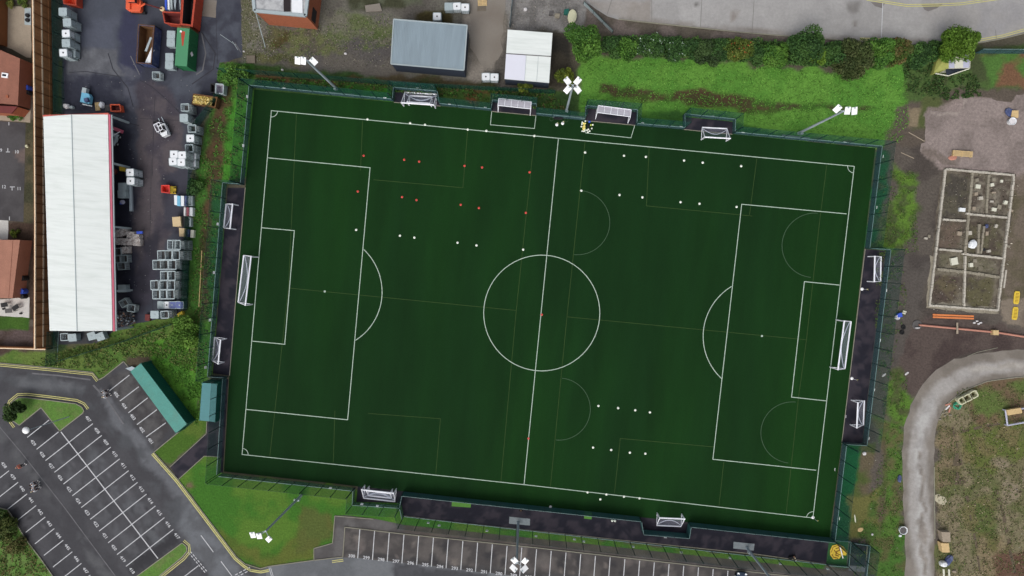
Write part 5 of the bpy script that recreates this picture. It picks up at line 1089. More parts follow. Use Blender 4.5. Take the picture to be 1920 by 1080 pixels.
def cflag(u, v, label, lean=(0, 0)):
    p = P(u, v); t = thing('corner_flag', label, 'corner flag', (p.x, p.y, Z2), 0, 'corner flags')
    x = B(); x.bar((0, 0, .03), (lean[0], lean[1], 1.5), .022, 5); x.build('pole', M['white_metal'], t)
    x = B(); x.lathe([(.24, 0), (.24, .05), (.06, .12)], n=12); x.build('base', M['lamp_white'], t)
    x = B(); l0 = Vector((lean[0], lean[1], 0)); x.add([l0 + Vector((0, 0, 1.5)), l0 * .75 + Vector((0, 0, 1.15)), l0 + Vector((.3, -.12, 1.3))], [(0, 1, 2)]); x.add([l0 + Vector((0, 0, 1.5)), l0 * .8 + Vector((.02, .1, 1.2)), l0 + Vector((.32, .1, 1.36))], [(0, 2, 1)]); x.build('flag', M['ball_yellow'], t)
cflag(1524, 970, 'corner flag with pale yellow flag in the bottom right corner')
cflag(1616, 542, 'spare flag standing on the right tarmac below the upper small goal')
cflag(1597, 709.5, 'spare flag standing on the right tarmac above the lower small goal')
cflag(1044, 234, 'left one of two spare flags by the black sack'); cflag(1055, 231.5, 'right one of two spare flags by the black sack')
def pad(name, label, cat, pts, z0, z1, m, group=None):
    q = px(pts, 0); c = sum(q, Vector()) / len(q); x = B(); x.prism([(p.x - c.x, p.y - c.y) for p in q], 0, z1 - z0); o = x.build(name, m if not isinstance(m, str) else M[m]); o.location = (c.x, c.y, z0); return tag(o, label, cat, group)
pad('turf_mat', 'bright green strip of artificial grass on the spectator path by the fence', 'mat', [(847.5, 937), (883.5, 940), (882.5, 951.5), (847, 949)], Z1, Z1 + .04, 'mat_green')
pad('turf_mat', 'small square of green artificial grass on the spectator path', 'mat', [(1096, 958.5), (1110.5, 959.5), (1109, 973.5), (1095, 972)], Z1, Z1 + .04, 'mat_green')
# yellow painted canvas in the corner enclosure: a heap of yellow sheet with brown loops and a grey bar
p = P(1572, 1033.5); t = thing('yellow_canvas', 'crumpled yellow canvas with brown loops and a white bar across it', 'canvas', (p.x, p.y, 0))
out = [(1556, 1031), (1560, 1022), (1572, 1019.5), (1580, 1024), (1588, 1033), (1586, 1041), (1578, 1040), (1573, 1047), (1562, 1048), (1556, 1040)]
q = [a - p for a in px(out)]; x = B(); x.prism([(a.x, a.y) for a in q], .02, .14); cv = x.build('canvas_sheet', M['yellow'], t, bevel=.04)
M['brown_print'] = mat('brown_print', (104, 62, 26), .9, .2, 3)
x = B()
def loop(pts, w_=.1, mi=0, z=.15): pline(x, [a - p for a in px(pts)], w_, z)
loop([(1558, 1035), (1561, 1025), (1570, 1022), (1575, 1026)]); loop([(1566, 1028), (1572, 1026), (1574, 1031), (1568, 1033), (1566, 1040), (1572, 1042)], .14); loop([(1559, 1038), (1562, 1044), (1571, 1046)], .12); loop([(1577, 1030), (1580, 1037)], .1); loop([(1563, 1030), (1567, 1036), (1575, 1040)], .12)
x.build('printed_loops', M['brown_print'], cv)
x = B(); loop([(1573.5, 1022), (1579.5, 1046)], .16, z=.17); x.build('white_bar', M['lamp_white'], cv)

# ------------------------------------------------------------------ people
def human():
    J = {}; v = []; r = []; e = []
    def add(p, rad, parent=None):
        v.append(p); r.append(rad); i = len(v) - 1
        if parent is not None: e.append((parent, i))
        return i
    pel = add((0, 0, .95), (.15, .11)); sp = add((0, 0, 1.15), (.135, .1), pel); ch = add((0, 0, 1.35), (.17, .11), sp); nk = add((0, .0, 1.5), (.06, .06), ch); hd = add((0, -.02, 1.6), (.075, .085), nk); add((0, -.02, 1.72), (.075, .09), hd)
    for s_ in (-1, 1):
        hp = add((.1 * s_, 0, .88), (.09, .09), pel); kn = add((.12 * s_, -.04 * s_ - .03, .5), (.06, .06), hp); an = add((.13 * s_, .06 * s_, .09), (.04, .042), kn); add((.15 * s_, .06 * s_ - .15, .04), (.04, .03), an)
        sh = add((.2 * s_, 0, 1.4), (.06, .06), ch); el = add((.29 * s_, .03, 1.14), (.042, .042), sh); wr = add((.3 * s_, -.1, .93), (.028, .028), el); pm = add((.3 * s_, -.14, .87), (.035, .022), wr)
        for k in range(4): f = add((.3 * s_ + (k - 1.5) * .02, -.165, .82 - .004 * (k % 2)), (.009, .009), pm); add((.3 * s_ + (k - 1.5) * .022, -.165 + .012, .775 + .008 * abs(k - 1.5)), (.008, .008), f)
        add((.3 * s_ - .045 * s_, -.17, .86), (.01, .01), pm)
    return v, r, e
def skin_mesh(name, v, r, e, sub=1):
    me = bpy.data.meshes.new(name); me.from_pydata(v, e, []); o = bpy.data.objects.new(name, me); COL.objects.link(o)
    sk = o.modifiers.new('skin', 'SKIN'); sk.use_smooth_shade = True
    for i, q in enumerate(r): me.skin_vertices[0].data[i].radius = q; me.skin_vertices[0].data[i].use_root = (i == 0)
    ss = o.modifiers.new('sub', 'SUBSURF'); ss.levels = sub; ss.render_levels = sub
    bpy.context.view_layer.update(); dg_ = bpy.context.evaluated_depsgraph_get(); m2 = bpy.data.meshes.new_from_object(o.evaluated_get(dg_)); bpy.data.objects.remove(o); m2.name = name
    return m2
def person(label, u, v, rz, top, legs, hair, seated=False, group=None):
    t = thing('person', label, 'person', P(u, v), rz, group); V_, R_, E_ = human(); V_ = [list(a) for a in V_]
    if seated:
        for i, a in enumerate(V_):
            x_, y_, z_ = a
            if z_ < .9 and i > 5 and abs(x_) < .2: d = .95 - z_; a[1] = -d * .95 + y_ * .3; a[2] = .14 + (.22 if .4 < z_ < .6 else 0)
            else: a[2] = z_ - .8; a[1] = y_
    def sub(keep, grow): 
        idx = {}; v2 = []; r2 = []
        for i in keep: idx[i] = len(v2); v2.append(V_[i]); r2.append((R_[i][0] + grow, R_[i][1] + grow))
        return v2, r2, [(idx[a], idx[c]) for a, c in E_ if a in idx and c in idx]
    n_leg = 4; L0 = 6; per = (len(V_) - 6) // 2
    lg = [L0 + k + per * s_ for s_ in (0, 1) for k in range(3)]; arm = [L0 + 4 + k + per * s_ for s_ in (0, 1) for k in range(3)]
    ft = [(L0 + 2 + per * s_, L0 + 3 + per * s_) for s_ in (0, 1)]
    me = skin_mesh('body', [tuple(a) for a in V_], R_, E_); me.materials.append(M['skin']); o = bpy.data.objects.new('body', me); COL.objects.link(o); o.parent = t
    for nm, keep, mm, g in (('trousers', [0] + lg, legs, .014), ('jacket', [0, 1, 2, 3] + arm, top, .016)):
        keep = sorted(keep)
        if nm == 'jacket': keep = [k for k in keep]
        v2, r2, e2 = sub(keep, g)
        if nm == 'jacket': v2 = [tuple(a) for a in v2]; r2[0] = (R_[0][0] + .01, R_[0][1] + .01)
        m2 = skin_mesh(nm, [tuple(a) for a in v2], r2, e2); m2.materials.append(M[mm]); o = bpy.data.objects.new(nm, m2); COL.objects.link(o); o.parent = t
    x = B(); hx, hy, hz = V_[5]; x.lathe([(.06, -.1), (.1, -.04), (.105, .03), (.085, .09), (.04, .12), (.005, .13)], (hx, hy + .015, hz), 14); x.build('hair', M[hair], t, smooth=True)
    x = B()
    for s_ in (-1, 1): x.box(hx + .033 * s_, hy - .095, hz - .05, .025, .012, .012)
    x.box(hx, hy - .105, hz - .08, .02, .03, .03); x.box(hx, hy - .095, hz - .125, .045, .012, .01)
    x.build('face', M['hair'], t)
    for a, c in ft:
        x = B(); pa, pc = V_[a], V_[c]; x.bar((pa[0], pa[1] + .06, max(.045, pa[2] - .04)), (pc[0], pc[1] - .05, max(.045, pc[2])), .05, 6); x.build('shoe', M['lamp_white'], t)
    return t
person('person in hi-vis orange jacket walking across the car park', 47, 870.5, 2.2, 'cloth_orange', 'cloth_black', 'skin')
person('person in white top, upper one of the pair by bay 405', 204, 732, 2.6, 'cloth_white', 'cloth_navy', 'hair', group='people in white tops')
person('person in white top, lower one of the pair by bay 405', 206, 740, 2.0, 'cloth_white', 'cloth_black', 'hair_fair', group='people in white tops')
person('person in white top, top one of the three in the car park lane', 72, 903, 2.4, 'cloth_white', 'cloth_navy', 'hair', group='people in white tops')
person('person in white top, middle one of the three in the car park lane', 73, 909, 1.2, 'cloth_white', 'cloth_black', 'hair', group='people in white tops')
person('person in white top, bottom one of the three in the car park lane', 75, 915, 3.0, 'cloth_white', 'cloth_navy', 'hair_fair', group='people in white tops')
person('person all in black standing at the barrier opposite the halfway line', 977, 951, .2, 'cloth_black', 'cloth_black', 'hair')
person('person in black sitting on the spectator path with white trainers', 1486, 1041, .55, 'cloth_black', 'cloth_black', 'hair_fair', True)
bag('rucksack', 'black rucksack beside the seated person at the lower right', 'bag', 1480.5, 1045, .6, .8, .4, 'cloth_black', seed=8)

# ------------------------------------------------------------------ cages and tanks
def ibc(kind):
    t = thing('liquid_tank' if kind != 'empty' else 'wire_cage', 'x', 'tank' if kind != 'empty' else 'cage')
    x = B(); W, D, H_ = 1.14, .98, 1.12
    for y in (-.42, 0, .42): x.box(0, y, .05, W, .12, .1)
    x.box(0, 0, .125, W, D, .03); x.build('pallet', M['pallet'], t)
    x = B(); r = .032
    for z in (.2, .5, .8, H_):
        rr = r * (2.1 if z == H_ else 1)
        for a, c in (((-1, -1), (1, -1)), ((1, -1), (1, 1)), ((1, 1), (-1, 1)), ((-1, 1), (-1, -1))): x.bar((a[0] * W / 2, a[1] * D / 2, z), (c[0] * W / 2, c[1] * D / 2, z), rr, 4)
    for i in range(5):
        for s_ in (-1, 1):
            f = -1 + 2 * i / 4; k = 2 if i in (0, 4) else 1
            x.bar((f * W / 2, s_ * D / 2, .14), (f * W / 2, s_ * D / 2, H_), r * k, 4); x.bar((s_ * W / 2, f * D / 2, .14), (s_ * W / 2, f * D / 2, H_), r * k, 4)
    x.build('cage', M['cage'] if kind != 'white' else M['trim_light'], t)
    if kind != 'empty':
        x = B(); w2, d2 = W / 2 - .01, D / 2 - .01; c_ = .12; po = [(-w2 + c_, -d2), (w2 - c_, -d2), (w2, -d2 + c_), (w2, d2 - c_), (w2 - c_, d2), (-w2 + c_, d2), (-w2, d2 - c_), (-w2, -d2 + c_)]
        x.prism(po, .15, H_ - .06); x.prism([(a * .98, b_ * .98) for a, b_ in po], H_ - .06, H_ + .06)
        tk = x.build('tank', M[{'white': 'tank_white', 'clear': 'tank_clear', 'blue': 'tank_blue'}[kind]], t)
        x = B(); x.lathe([(.11, H_ + .06), (.11, H_ + .1), (.02, H_ + .105)], n=10); x.build('cap', M['black' if kind == 'white' else 'trim_light'], tk)
    return Proto(t)
IB = {k: ibc(k) for k in ('empty', 'white', 'clear', 'blue')}
TH = 1.17
def put_ibc(kind, u, v, tier, label, group, rz=0.0, top=None, sc=None):
    """u, v: pixel of the top centre of the tank standing on this tier"""
    z = tier * TH; p = P(u, v, z + 1.1) if top is None else top; return IB[kind].put((p.x, p.y, z), IMG + rz, label, group, sc or (1.05, 1.12, 1))
def stack(kinds, u, v, where, group, rz=0, sc=None):
    """kinds from the ground up; u, v is the pixel of the topmost centre"""
    n = len(kinds); p = P(u, v, n * TH - .05); nm = {1: [''], 2: ['bottom ', 'top '], 3: ['bottom ', 'middle ', 'top ']}[n]
    for i, k in enumerate(kinds):
        what = {'empty': 'empty wire cage', 'white': 'white caged tank', 'clear': 'grey translucent caged tank', 'blue': 'bluish caged tank'}[k]
        put_ibc(k, 0, 0, i, f'{nm[i]}{what}, {where}', group, rz + random.uniform(-.045, .045), P(u, v, n * TH - .05), sc)
rows = [(459, [314.5 + 7, 331], 'first'), (478.5, [303, 317, 330.5 - 1], 'second'), (496.5, [294, 308, 323], 'third'), (517, [308.5, 321.5], 'fourth'), (534.5, [290, 307, 320.5], 'fifth'), (552, [293.5, 306.5, 319.5], 'sixth')]
for v, us, nth in rows:
    for j, u in enumerate(us): stack(['empty', 'empty', 'empty'], u, v, f'{ordn(j)} from left in the {nth} row of the cage block', 'cages stacked in rows by the scrap yard edge', 0, (1.04, 1.4, 1))
for u, k, nm_ in ((303, 'clear', 'first'), (313, 'white', 'second'), (323, 'blue', 'third'), (337, 'blue', 'last')): stack([k], u, 572, f'{nm_} in the single-height row below the cage block', 'tanks in the low row')
stack(['empty', 'empty'], 307 + 2, 590, 'right of the cage full of crushed white scrap', 'cages stacked in rows by the scrap yard edge')
stack(['empty', 'clear'], 290, 590, 'holding crushed white scrap at the yard\'s lower corner', 'cages stacked in rows by the scrap yard edge')
for j, (u, v) in enumerate(((326.5, 289.5), (341.5, 291), (324.5, 303), (340, 304.5))):
    stack(['white'] * 3, u, v, ['at the back left', 'at the back right', 'at the front left', 'at the front right'][j] + ' of the big white tank block', 'tall block of white tanks')
stack(['white'], 361, 292, 'standing lower behind the big white tank block', 'tall block of white tanks'); stack(['white'], 360, 306, 'standing lower at the near end of the big white tank block', 'tall block of white tanks')
stack(['empty', 'empty'], 347, 201.5, 'upper one left of the yellow filled skip', 'cages along the yard edge'); stack(['empty', 'clear'], 345, 221, 'with orange scraps, below the one left of the skip', 'cages along the yard edge')
stack(['empty', 'empty'], 360, 241, 'uppermost of three down the yard edge', 'cages along the yard edge'); stack(['empty', 'white'], 357, 259.5, 'white-filled and between two empty ones', 'cages along the yard edge'); stack(['empty', 'empty'], 355, 278, 'touching the big white tank block', 'cages along the yard edge')
stack(['clear', 'clear'], 118, 22, 'at the top of the column by the timber wall', 'tanks along the timber wall'); stack(['clear', 'clear'], 126, 42, 'second in the column by the timber wall', 'tanks along the timber wall'); stack(['clear', 'white'], 124, 63, 'third in the column by the timber wall', 'tanks along the timber wall')
stack(['clear', 'clear'], 124, 81, 'fourth in the column by the timber wall', 'tanks along the timber wall'); stack(['clear', 'white'], 119, 99, 'at the bottom of the column by the timber wall', 'tanks along the timber wall'); stack(['clear'], 134, 100, 'low one beside the bottom of the timber wall column', 'tanks along the timber wall')
for j, (u, v) in enumerate(((321, 65), (320.5, 80), (318, 107), (317.5, 122))): stack(['clear'], u, v, f'{ordn(j)} from the top beside the green covered skip', 'tanks beside the green skip')
stack(['white', 'white'], 244, 323.5, 'upper pair at the open side of the white-roofed shed', 'tanks at the open shed'); stack(['white', 'white'], 245, 339.5, 'lower pair at the open side of the white-roofed shed', 'tanks at the open shed')
stack(['clear'], 229.5, 350, 'dusty one just inside the open shed, upper', 'tanks at the open shed'); stack(['clear'], 228.5, 364, 'dusty one just inside the open shed, lower', 'tanks at the open shed')
for j, (u, v) in enumerate(((220, 472), (226, 485), (220, 486), (228, 499))): stack(['empty'], u + (0, 6, -1, 0)[j], v, f'{ordn(j)} of those under the baled scrap by the shed', 'cages by the shed bales', .05)
stack(['white'], 819.5, 31, 'above the middle of the grey shed roof', 'white tanks by the sheds'); stack(['white'], 856.5, 12, 'left one of the pair on the gravel at the top', 'white tanks by the sheds'); stack(['white'], 872, 14, 'right one of the pair on the gravel at the top', 'white tanks by the sheds')
stack(['clear'], 841.5, 12.5, 'weathered grey beside the two white ones at the top', 'white tanks by the sheds'); stack(['white'], 911, 144, 'left one of the pair below the two sheds', 'white tanks by the sheds'); stack(['white'], 927, 145, 'right one of the pair below the two sheds', 'white tanks by the sheds')
stack(['empty'], 246, 578, 'tilted one in the shed\'s lower bay', 'cages by the shed bales', -.2); stack(['clear'], 229, 541, 'bluish dusty one against a shed column', 'tanks at the open shed'); stack(['empty'], 232, 568, 'dented one beside the tilted cage in the shed', 'cages by the shed bales', .5)
stack(['empty'], 293, 141.5, 'low one on the tarmac below the blue skip', 'cages along the yard edge'); stack(['empty'], 121, 632, 'below the lower left corner of the white roof', 'cages below the white roof', .05); stack(['clear'], 136, 633, 'next right below the white roof', 'cages below the white roof', .1)
stack(['clear'], 172, 630, 'leaning dark one below the white roof', 'cages below the white roof', .3); stack(['clear'], 188, 631, 'pale leaning one below the white roof', 'cages below the white roof', .35)
# ------------------------------------------------------------------ skips
def skip(name, label, rim, h, out_m, in_m, base_shrink=.0, ribs=True, wall=.12, cover=False, cat='skip'):
    q = px(rim, h); c = sum(q, Vector()) / 4; org = Vector((c.x, c.y, 0)); t = thing(name, label, cat, org); q = [Vector((p.x - org.x, p.y - org.y, 0)) for p in q]
    bs = [p * (1 - base_shrink) for p in q]
    ins = []
    for i in range(4): a, b_, c_ = q[i - 1], q[i], q[(i + 1) % 4]; ins.append(b_ + ((a - b_).normalized() + (c_ - b_).normalized()) * wall)
    x = B(); vs = [(p.x, p.y, .1) for p in bs] + [(p.x, p.y, h) for p in q] + [(p.x, p.y, h) for p in ins]
    fs = [(i, (i + 1) % 4, 4 + (i + 1) % 4, 4 + i) for i in range(4)] + [(4 + i, 4 + (i + 1) % 4, 8 + (i + 1) % 4, 8 + i) for i in range(4)] + [(3, 2, 1, 0)]
    x.add(vs, fs)
    if ribs:
        for i in range(4):
            a, c_ = q[i], q[(i + 1) % 4]; a2, c2 = bs[i], bs[(i + 1) % 4]; n = max(1, int((c_ - a).length / .75))
            for k in range(0, n + 1): p, r_ = a.lerp(c_, k / n), a2.lerp(c2, k / n); x.bar((r_.x * 1.01, r_.y * 1.01, .1), (p.x * 1.01, p.y * 1.01, h - .04), .06, 4)
    x.build('shell', M[out_m], t)
    x = B(); ib = [p * (1 - base_shrink) for p in ins]; vs = [(p.x, p.y, h - .005) for p in ins] + [(p.x, p.y, .2) for p in ib]
    x.add(vs, [(i, (i + 1) % 4, 4 + (i + 1) % 4, 4 + i) for i in range(4)] + [(4, 5, 6, 7)]); x.build('inside', M[in_m], t)
    x = B()
    for i in range(4): a, c_ = q[i], q[(i + 1) % 4]; x.bar((a.x, a.y, h + .01), (c_.x, c_.y, h + .01), .07, 4)
    x.build('rim', M['rust'] if in_m == 'rust' else M[out_m], t)
    return t, org, q, ins
t, org, q, ins = skip('open_skip', 'long blue open skip with brown inside and white boards lying in it', [(260, 46), (289.6, 48.6), (283.5, 120), (256, 117.5)], 2.0, 'blue_skip', 'rust')
for k, (a, c_) in enumerate((((270.5, 118.5), (285, 86)), ((274.5, 119), (286, 92)), ((280, 117), (283, 96)), ((273, 96), (283, 70)))):
    pa, pc = P(*a, 1.9), P(*c_, 1.9); x = B(); d = pc - pa; m_ = (pa + pc) / 2; x.box(0, 0, 0, d.length, .32, .08, math.atan2(d.y, d.x)); o = x.build('board', M['tank_white' if k < 3 else 'trim_light']); o.location = (m_.x, m_.y, 1.55 + .1 * k)
    tag(o, f'long {"white" if k < 3 else "grey"} board lying in the blue skip, {ordn(k)} from the bottom left', 'board', 'boards in the blue skip')
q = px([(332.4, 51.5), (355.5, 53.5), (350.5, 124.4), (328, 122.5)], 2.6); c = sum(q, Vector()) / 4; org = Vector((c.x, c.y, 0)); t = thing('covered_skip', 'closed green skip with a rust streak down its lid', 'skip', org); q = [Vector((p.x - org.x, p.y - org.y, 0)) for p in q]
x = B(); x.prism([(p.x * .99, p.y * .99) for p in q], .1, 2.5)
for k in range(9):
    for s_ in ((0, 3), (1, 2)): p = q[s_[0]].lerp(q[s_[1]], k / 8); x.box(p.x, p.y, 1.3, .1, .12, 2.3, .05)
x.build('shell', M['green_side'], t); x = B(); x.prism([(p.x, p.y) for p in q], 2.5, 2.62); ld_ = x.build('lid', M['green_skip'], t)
x = B(); a = P(343, 58, 2.6) - org; c_ = P(342.5, 86, 2.6) - org; x.add([(a.x - .3, a.y, 2.625), (a.x + .38, a.y - .1, 2.625), (c_.x + .1, c_.y, 2.625), (c_.x - .1, c_.y, 2.625)], [(3, 2, 1, 0)]); x.build('rust_streak', M['red_skip'], ld_)
x = B(); a = P(339.5, 59, 2.65) - org; x.lathe([(.17, 2.63), (.17, 2.72), (.03, 2.75)], (a.x, a.y, 0), 10); x.build('vent_cap', M['lamp_white'], ld_)
x = B(); m_ = (q[0] + q[1]) / 2; x.box(m_.x, m_.y + .12, 1.35, (q[1] - q[0]).length, .2, 2.55, IMG - .02); x.build('end_door', M['rust'], t)
x = B(); m_ = q[1].lerp(q[2], .62); x.box(m_.x + .1, m_.y, 1.7, .04, .55, .55, .05, tilt=(.78, 0)); x.build('diamond_mark', M['lamp_white'], t)
skip('open_skip', 'dark red open skip left of the tall red one', [(305, 22), (343, 24), (340, 47), (309, 43)], 1.7, 'red_skip', 'darkred_skip', .08, False)
t, org, q, ins = skip('open_skip', 'tall red open skip with a dark inside behind the green skip', [(342, -14), (368, -12), (361, 50), (338, 47)], 2.2, 'red_skip', 'inside_dark', 0, True, .28)
skip('open_skip', 'orange-red open skip cut by the top edge, left side', [(116, -20), (143, -18), (143, 10), (120, 7)], 1.6, 'red_skip', 'orange', .1, False)
t, org, q, ins = skip('open_skip', 'rusty skip heaped with crumpled yellow foam', [(363, 176), (407.5, 182.5), (403.5, 201), (360, 195)], 1.5, 'rust', 'rust', .08, True)
pos = []
for k in range(420):
    a, b_ = random.random(), random.random(); f0 = ins[0].lerp(ins[1], a * .78 + .02); f1 = ins[3].lerp(ins[2], a * .78 + .02); p = f0.lerp(f1, b_ * .94 + .03); pos.append((p.x + org.x, p.y + org.y, 1.2 + .45 * random.random() * (1 - a * .6)))
o = leaf_mesh('foam_scrap', np.array(pos), .22, pal([(206, 184, 108), (182, 160, 88), (222, 204, 140)], len(pos), .2)); tag(o, 'heap of crumpled yellow foam filling the rusty skip', 'foam', kind='stuff')
skip('scrap_bin', 'grey square bin with pinkish scrap at the yard corner', [(404.5, 157), (420, 158), (418.5, 176), (404, 175)], 1.3, 'trim_light', 'poly_panel', .02, False)
skip('scrap_bin', 'dark open bin left of the grey square bin', [(395, 157), (403, 157), (402.5, 174), (394.5, 173)], 1.0, 'black', 'inside_dark', .02, False)
skip('scrap_bin', 'small red open bin at the top corner of the white-roofed shed', [(207, 196), (225, 196), (227, 208.5), (208, 209)], 1.0, 'orange', 'darkred_skip', .05, False)
t, org, q, ins = skip('tipping_bin', 'bright red tipping bin with a yellow chute, alone in the yard', [(303, 347.5), (318, 347.5), (318, 362), (303, 360.5)], 1.0, 'red', 'red', .05, False)
x = B(); c_ = P(323, 356, .5) - org; x.add([(q[1].x, q[1].y - .1, .95), (q[2].x, q[2].y + .1, .95), (c_.x + .45, c_.y - .6, .12), (c_.x + .45, c_.y + .55, .12)], [(0, 1, 2, 3)]); x.box(c_.x, c_.y, .25, .9, 1.15, .2, IMG); x.build('chute', M['yellow'], t)
x = B(); x.box(c_.x + .35, c_.y - .35, .35, .3, .12, .5, IMG); x.box(c_.x + .35, c_.y + .35, .35, .3, .12, .5, IMG); x.build('fork_pocket', M['black'], t)

# ------------------------------------------------------------------ machines
def wheel(t, x_, y_, r, w_, an=0):
    x = B(); d = Vector((-math.sin(an), math.cos(an), 0)) * w_ / 2; c = Vector((x_, y_, r)); x.bar(c - d, c + d, r, 14); wh = x.build('wheel', M['rubber'], t)
    x = B(); x.bar(c - d * 1.05, c + d * 1.05, r * .5, 10); x.build('hub', M['trim_light'], wh)
p = P(311, 243); t = thing('forklift', 'white and black forklift truck standing in the yard', 'forklift', (p.x, p.y, 0), IMG + 2.0)
x = B(); x.prism([(-1.3, -.5), (-1.1, -.62), (.7, -.62), (.7, .62), (-1.1, .62), (-1.3, .5)], .3, .85); x.prism([(-1.35, -.45), (-.75, -.6), (-.75, .6), (-1.35, .45)], .85, 1.25); x.build('body', M['tank_white'], t, bevel=.04)
x = B(); x.box(-.1, 0, .95, .9, .8, .2); x.box(-.4, 0, 1.25, .2, .7, .6); x.build('seat', M['black'], t)
x = B()
for sx in (-.75, .55):
    for sy in (-.5, .5): x.bar((sx, sy, .85), (sx * .9, sy, 2.05), .05, 4)
for sy in (-.5, 0, .5): x.bar((-.7, sy, 2.08), (.5, sy, 2.08), .06, 4)
x.bar((-.7, -.5, 2.08), (-.7, .5, 2.08), .06, 4); x.bar((.5, -.5, 2.08), (.5, .5, 2.08), .06, 4); x.build('roll_cage', M['white_metal'], t)
x = B(); x.box(.85, -.32, 1.15, .14, .12, 2.1); x.box(.85, .32, 1.15, .14, .12, 2.1); x.box(.85, 0, 2.1, .14, .7, .12); x.box(.95, 0, .5, .06, .9, .4); x.build('lift_mast', M['black'], t)
for sy in (-.28, .28): x = B(); x.box(1.5, sy, .1, 1.1, .12, .06); x.build('fork', M['steel'], t)
for sx, sy in ((-.9, -.5), (-.9, .5), (.5, -.55), (.5, .55)): wheel(t, sx, sy, .28, .24)
def digger(label, u, v, rz, m, sc=1, arm=(2.4, 1.6)):
    p = P(u, v); t = thing('digger', label, 'digger', (p.x, p.y, 0), IMG + rz)
    for sy in (-.75, .75): x = B(); x.prism([(-1.2, sy - .2), (1.2, sy - .2), (1.2, sy + .2), (-1.2, sy + .2)], .05, .5); x.build('track', M['rubber'], t, bevel=.1)
    x = B(); x.prism([(-1.3, -.7), (-.9, -.95), (.8, -.95), (1.0, -.6), (1.0, .6), (.8, .95), (-.9, .95), (-1.3, .7)], .6, 1.25); x.box(-.9, 0, 1.35, .7, 1.5, .3); x.build('body', M[m], t, bevel=.06)
    x = B(); x.box(.1, .45, 1.75, 1.1, .75, 1.0); cb = x.build('cab', M[m], t, bevel=.05)
    x = B(); x.box(.1, .45, 1.95, 1.13, .78, .45); x.build('cab_window', M['glass_dark'], cb)
    x = B(); x.bar((.9, -.2, 1.2), (arm[0], -.2, 2.4), .14, 6); x.build('boom', M[m], t); x = B(); x.bar((arm[0], -.2, 2.4), (arm[0] + arm[1], -.2, .7), .11, 6); x.build('dipper', M['darkred_skip'], t)
    x = B(); x.lathe([(.1, .2), (.35, .3), (.4, .7), (.1, .75)], (arm[0] + arm[1], -.2, 0), 8); x.build('bucket', M['beige'], t); return t
digger('orange digger reaching right with a dark red arm, top left yard', 262, 16, -.05, 'orange')
p = P(168, 187); t = thing('floor_sweeper', 'small pale blue machine with a white hopper near the shed\'s top end', 'machine', (p.x, p.y, 0), IMG - .2)
x = B(); x.prism([(-.75, -.75), (.75, -.75), (.75, .35), (.4, .8), (-.75, .8)], .25, .95); x.build('body', M['blue_light'], t, bevel=.05); x = B(); x.box(-.35, 1.15, .7, .7, .8, .7); x.build('hopper', M['trim_light'], t, bevel=.04)
x = B(); x.box(.45, -.3, 1.1, .6, .6, .5, .5); x.build('engine_cover', M['blue_skip'], t, bevel=.03); x = B(); x.bar((-.75, -.95, .3), (.8, -.95, .3), .1, 6); x.build('brush', M['tank_white'], t)
for sx, sy in ((-.6, -.65), (.6, -.65), (0, 1.0)): wheel(t, sx, sy, .22, .15)
p = P(218, 262); t = thing('loader', 'white wheeled loader half under the shed roof', 'loader', (p.x, p.y, 0), IMG + 1.2)
x = B(); x.prism([(-1.0, -.45), (-.6, -.6), (.9, -.6), (.9, .6), (-.6, .6), (-1.0, .45)], .35, 1.0); x.build('body', M['trim_light'], t, bevel=.05); x = B(); x.box(-.1, 0, 1.1, .8, .7, .2); x.build('seat', M['black'], t)
x = B()
for sy in (-.55, .55): x.bar((-.8, sy, 1.0), (.4, sy, 1.9), .07, 5); x.bar((.4, sy, 1.9), (1.5, sy, .5), .07, 5)
x.bar((.4, -.55, 1.9), (.4, .55, 1.9), .05, 4); x.build('lift_arm', M['tank_white'], t); x = B(); x.prism([(1.3, -.75), (1.8, -.75), (1.8, .75), (1.3, .75)], .1, .6); x.build('bucket', M['pink_trim'], t)
for sx, sy in ((-.6, -.6), (-.6, .6), (.6, -.6), (.6, .6)): wheel(t, sx, sy, .32, .22)
# pale cabin under the olive tree
q = px([(1780, 100), (1818, 101), (1817, 127), (1779, 128)], 2.2); c = sum(q, Vector()) / 4; org = Vector((c.x, c.y, 0)); t = thing('site_cabin', 'lilac-roofed cabin with a sloping yellow side half under the olive tree', 'cabin', org); q = [Vector((a.x - org.x, a.y - org.y, 0)) for a in q]
x = B(); x.prism([(a.x, a.y) for a in q], .1, 2.2); x.build('wall', M['cream'], t); x = B(); x.prism([(a.x * .99, a.y * .99) for a in q], 2.2, 2.26); rf = x.build('roof', M['lilac'], t)
a0, a1, b0, b1 = q[0].lerp(q[1], .26), q[0].lerp(q[1], .68), q[3].lerp(q[2], .26), q[3].lerp(q[2], .68); x = B(); x.prism([(k.x, k.y) for k in (a0, a1, b1, b0)], 2.262, 2.3); x.build('skylight', M['cream'], rf)
s0, s1 = q[0], q[3]; o2 = Vector((-1.35, -.1, 0)); x = B(); x.add([(s0.x, s0.y, 2.1), (s1.x, s1.y, 2.1), (s1.x + o2.x, s1.y - .5, .9), (s0.x + o2.x * .6, s0.y - .3, .9), (s1.x + o2.x, s1.y - .5, .1), (s0.x + o2.x * .6, s0.y - .3, .1), (s0.x, s0.y, .1), (s1.x, s1.y, .1)], [(0, 3, 2, 1), (3, 5, 4, 2), (1, 2, 4, 7), (0, 6, 5, 3)]); x.build('side_awning', M['yellow_green'], t)
x = B(); a, c_ = q[3], q[2]; m_ = (a + c_) / 2; x.add([(a.x - .3, a.y - .02, 1.95), (c_.x, c_.y - .02, 1.95), (c_.x - .7, c_.y - .6, 1.2), (a.x + .4, a.y - .7, 1.2)], [(0, 3, 2, 1)]); x.build('window', M['glass_dark'], t)
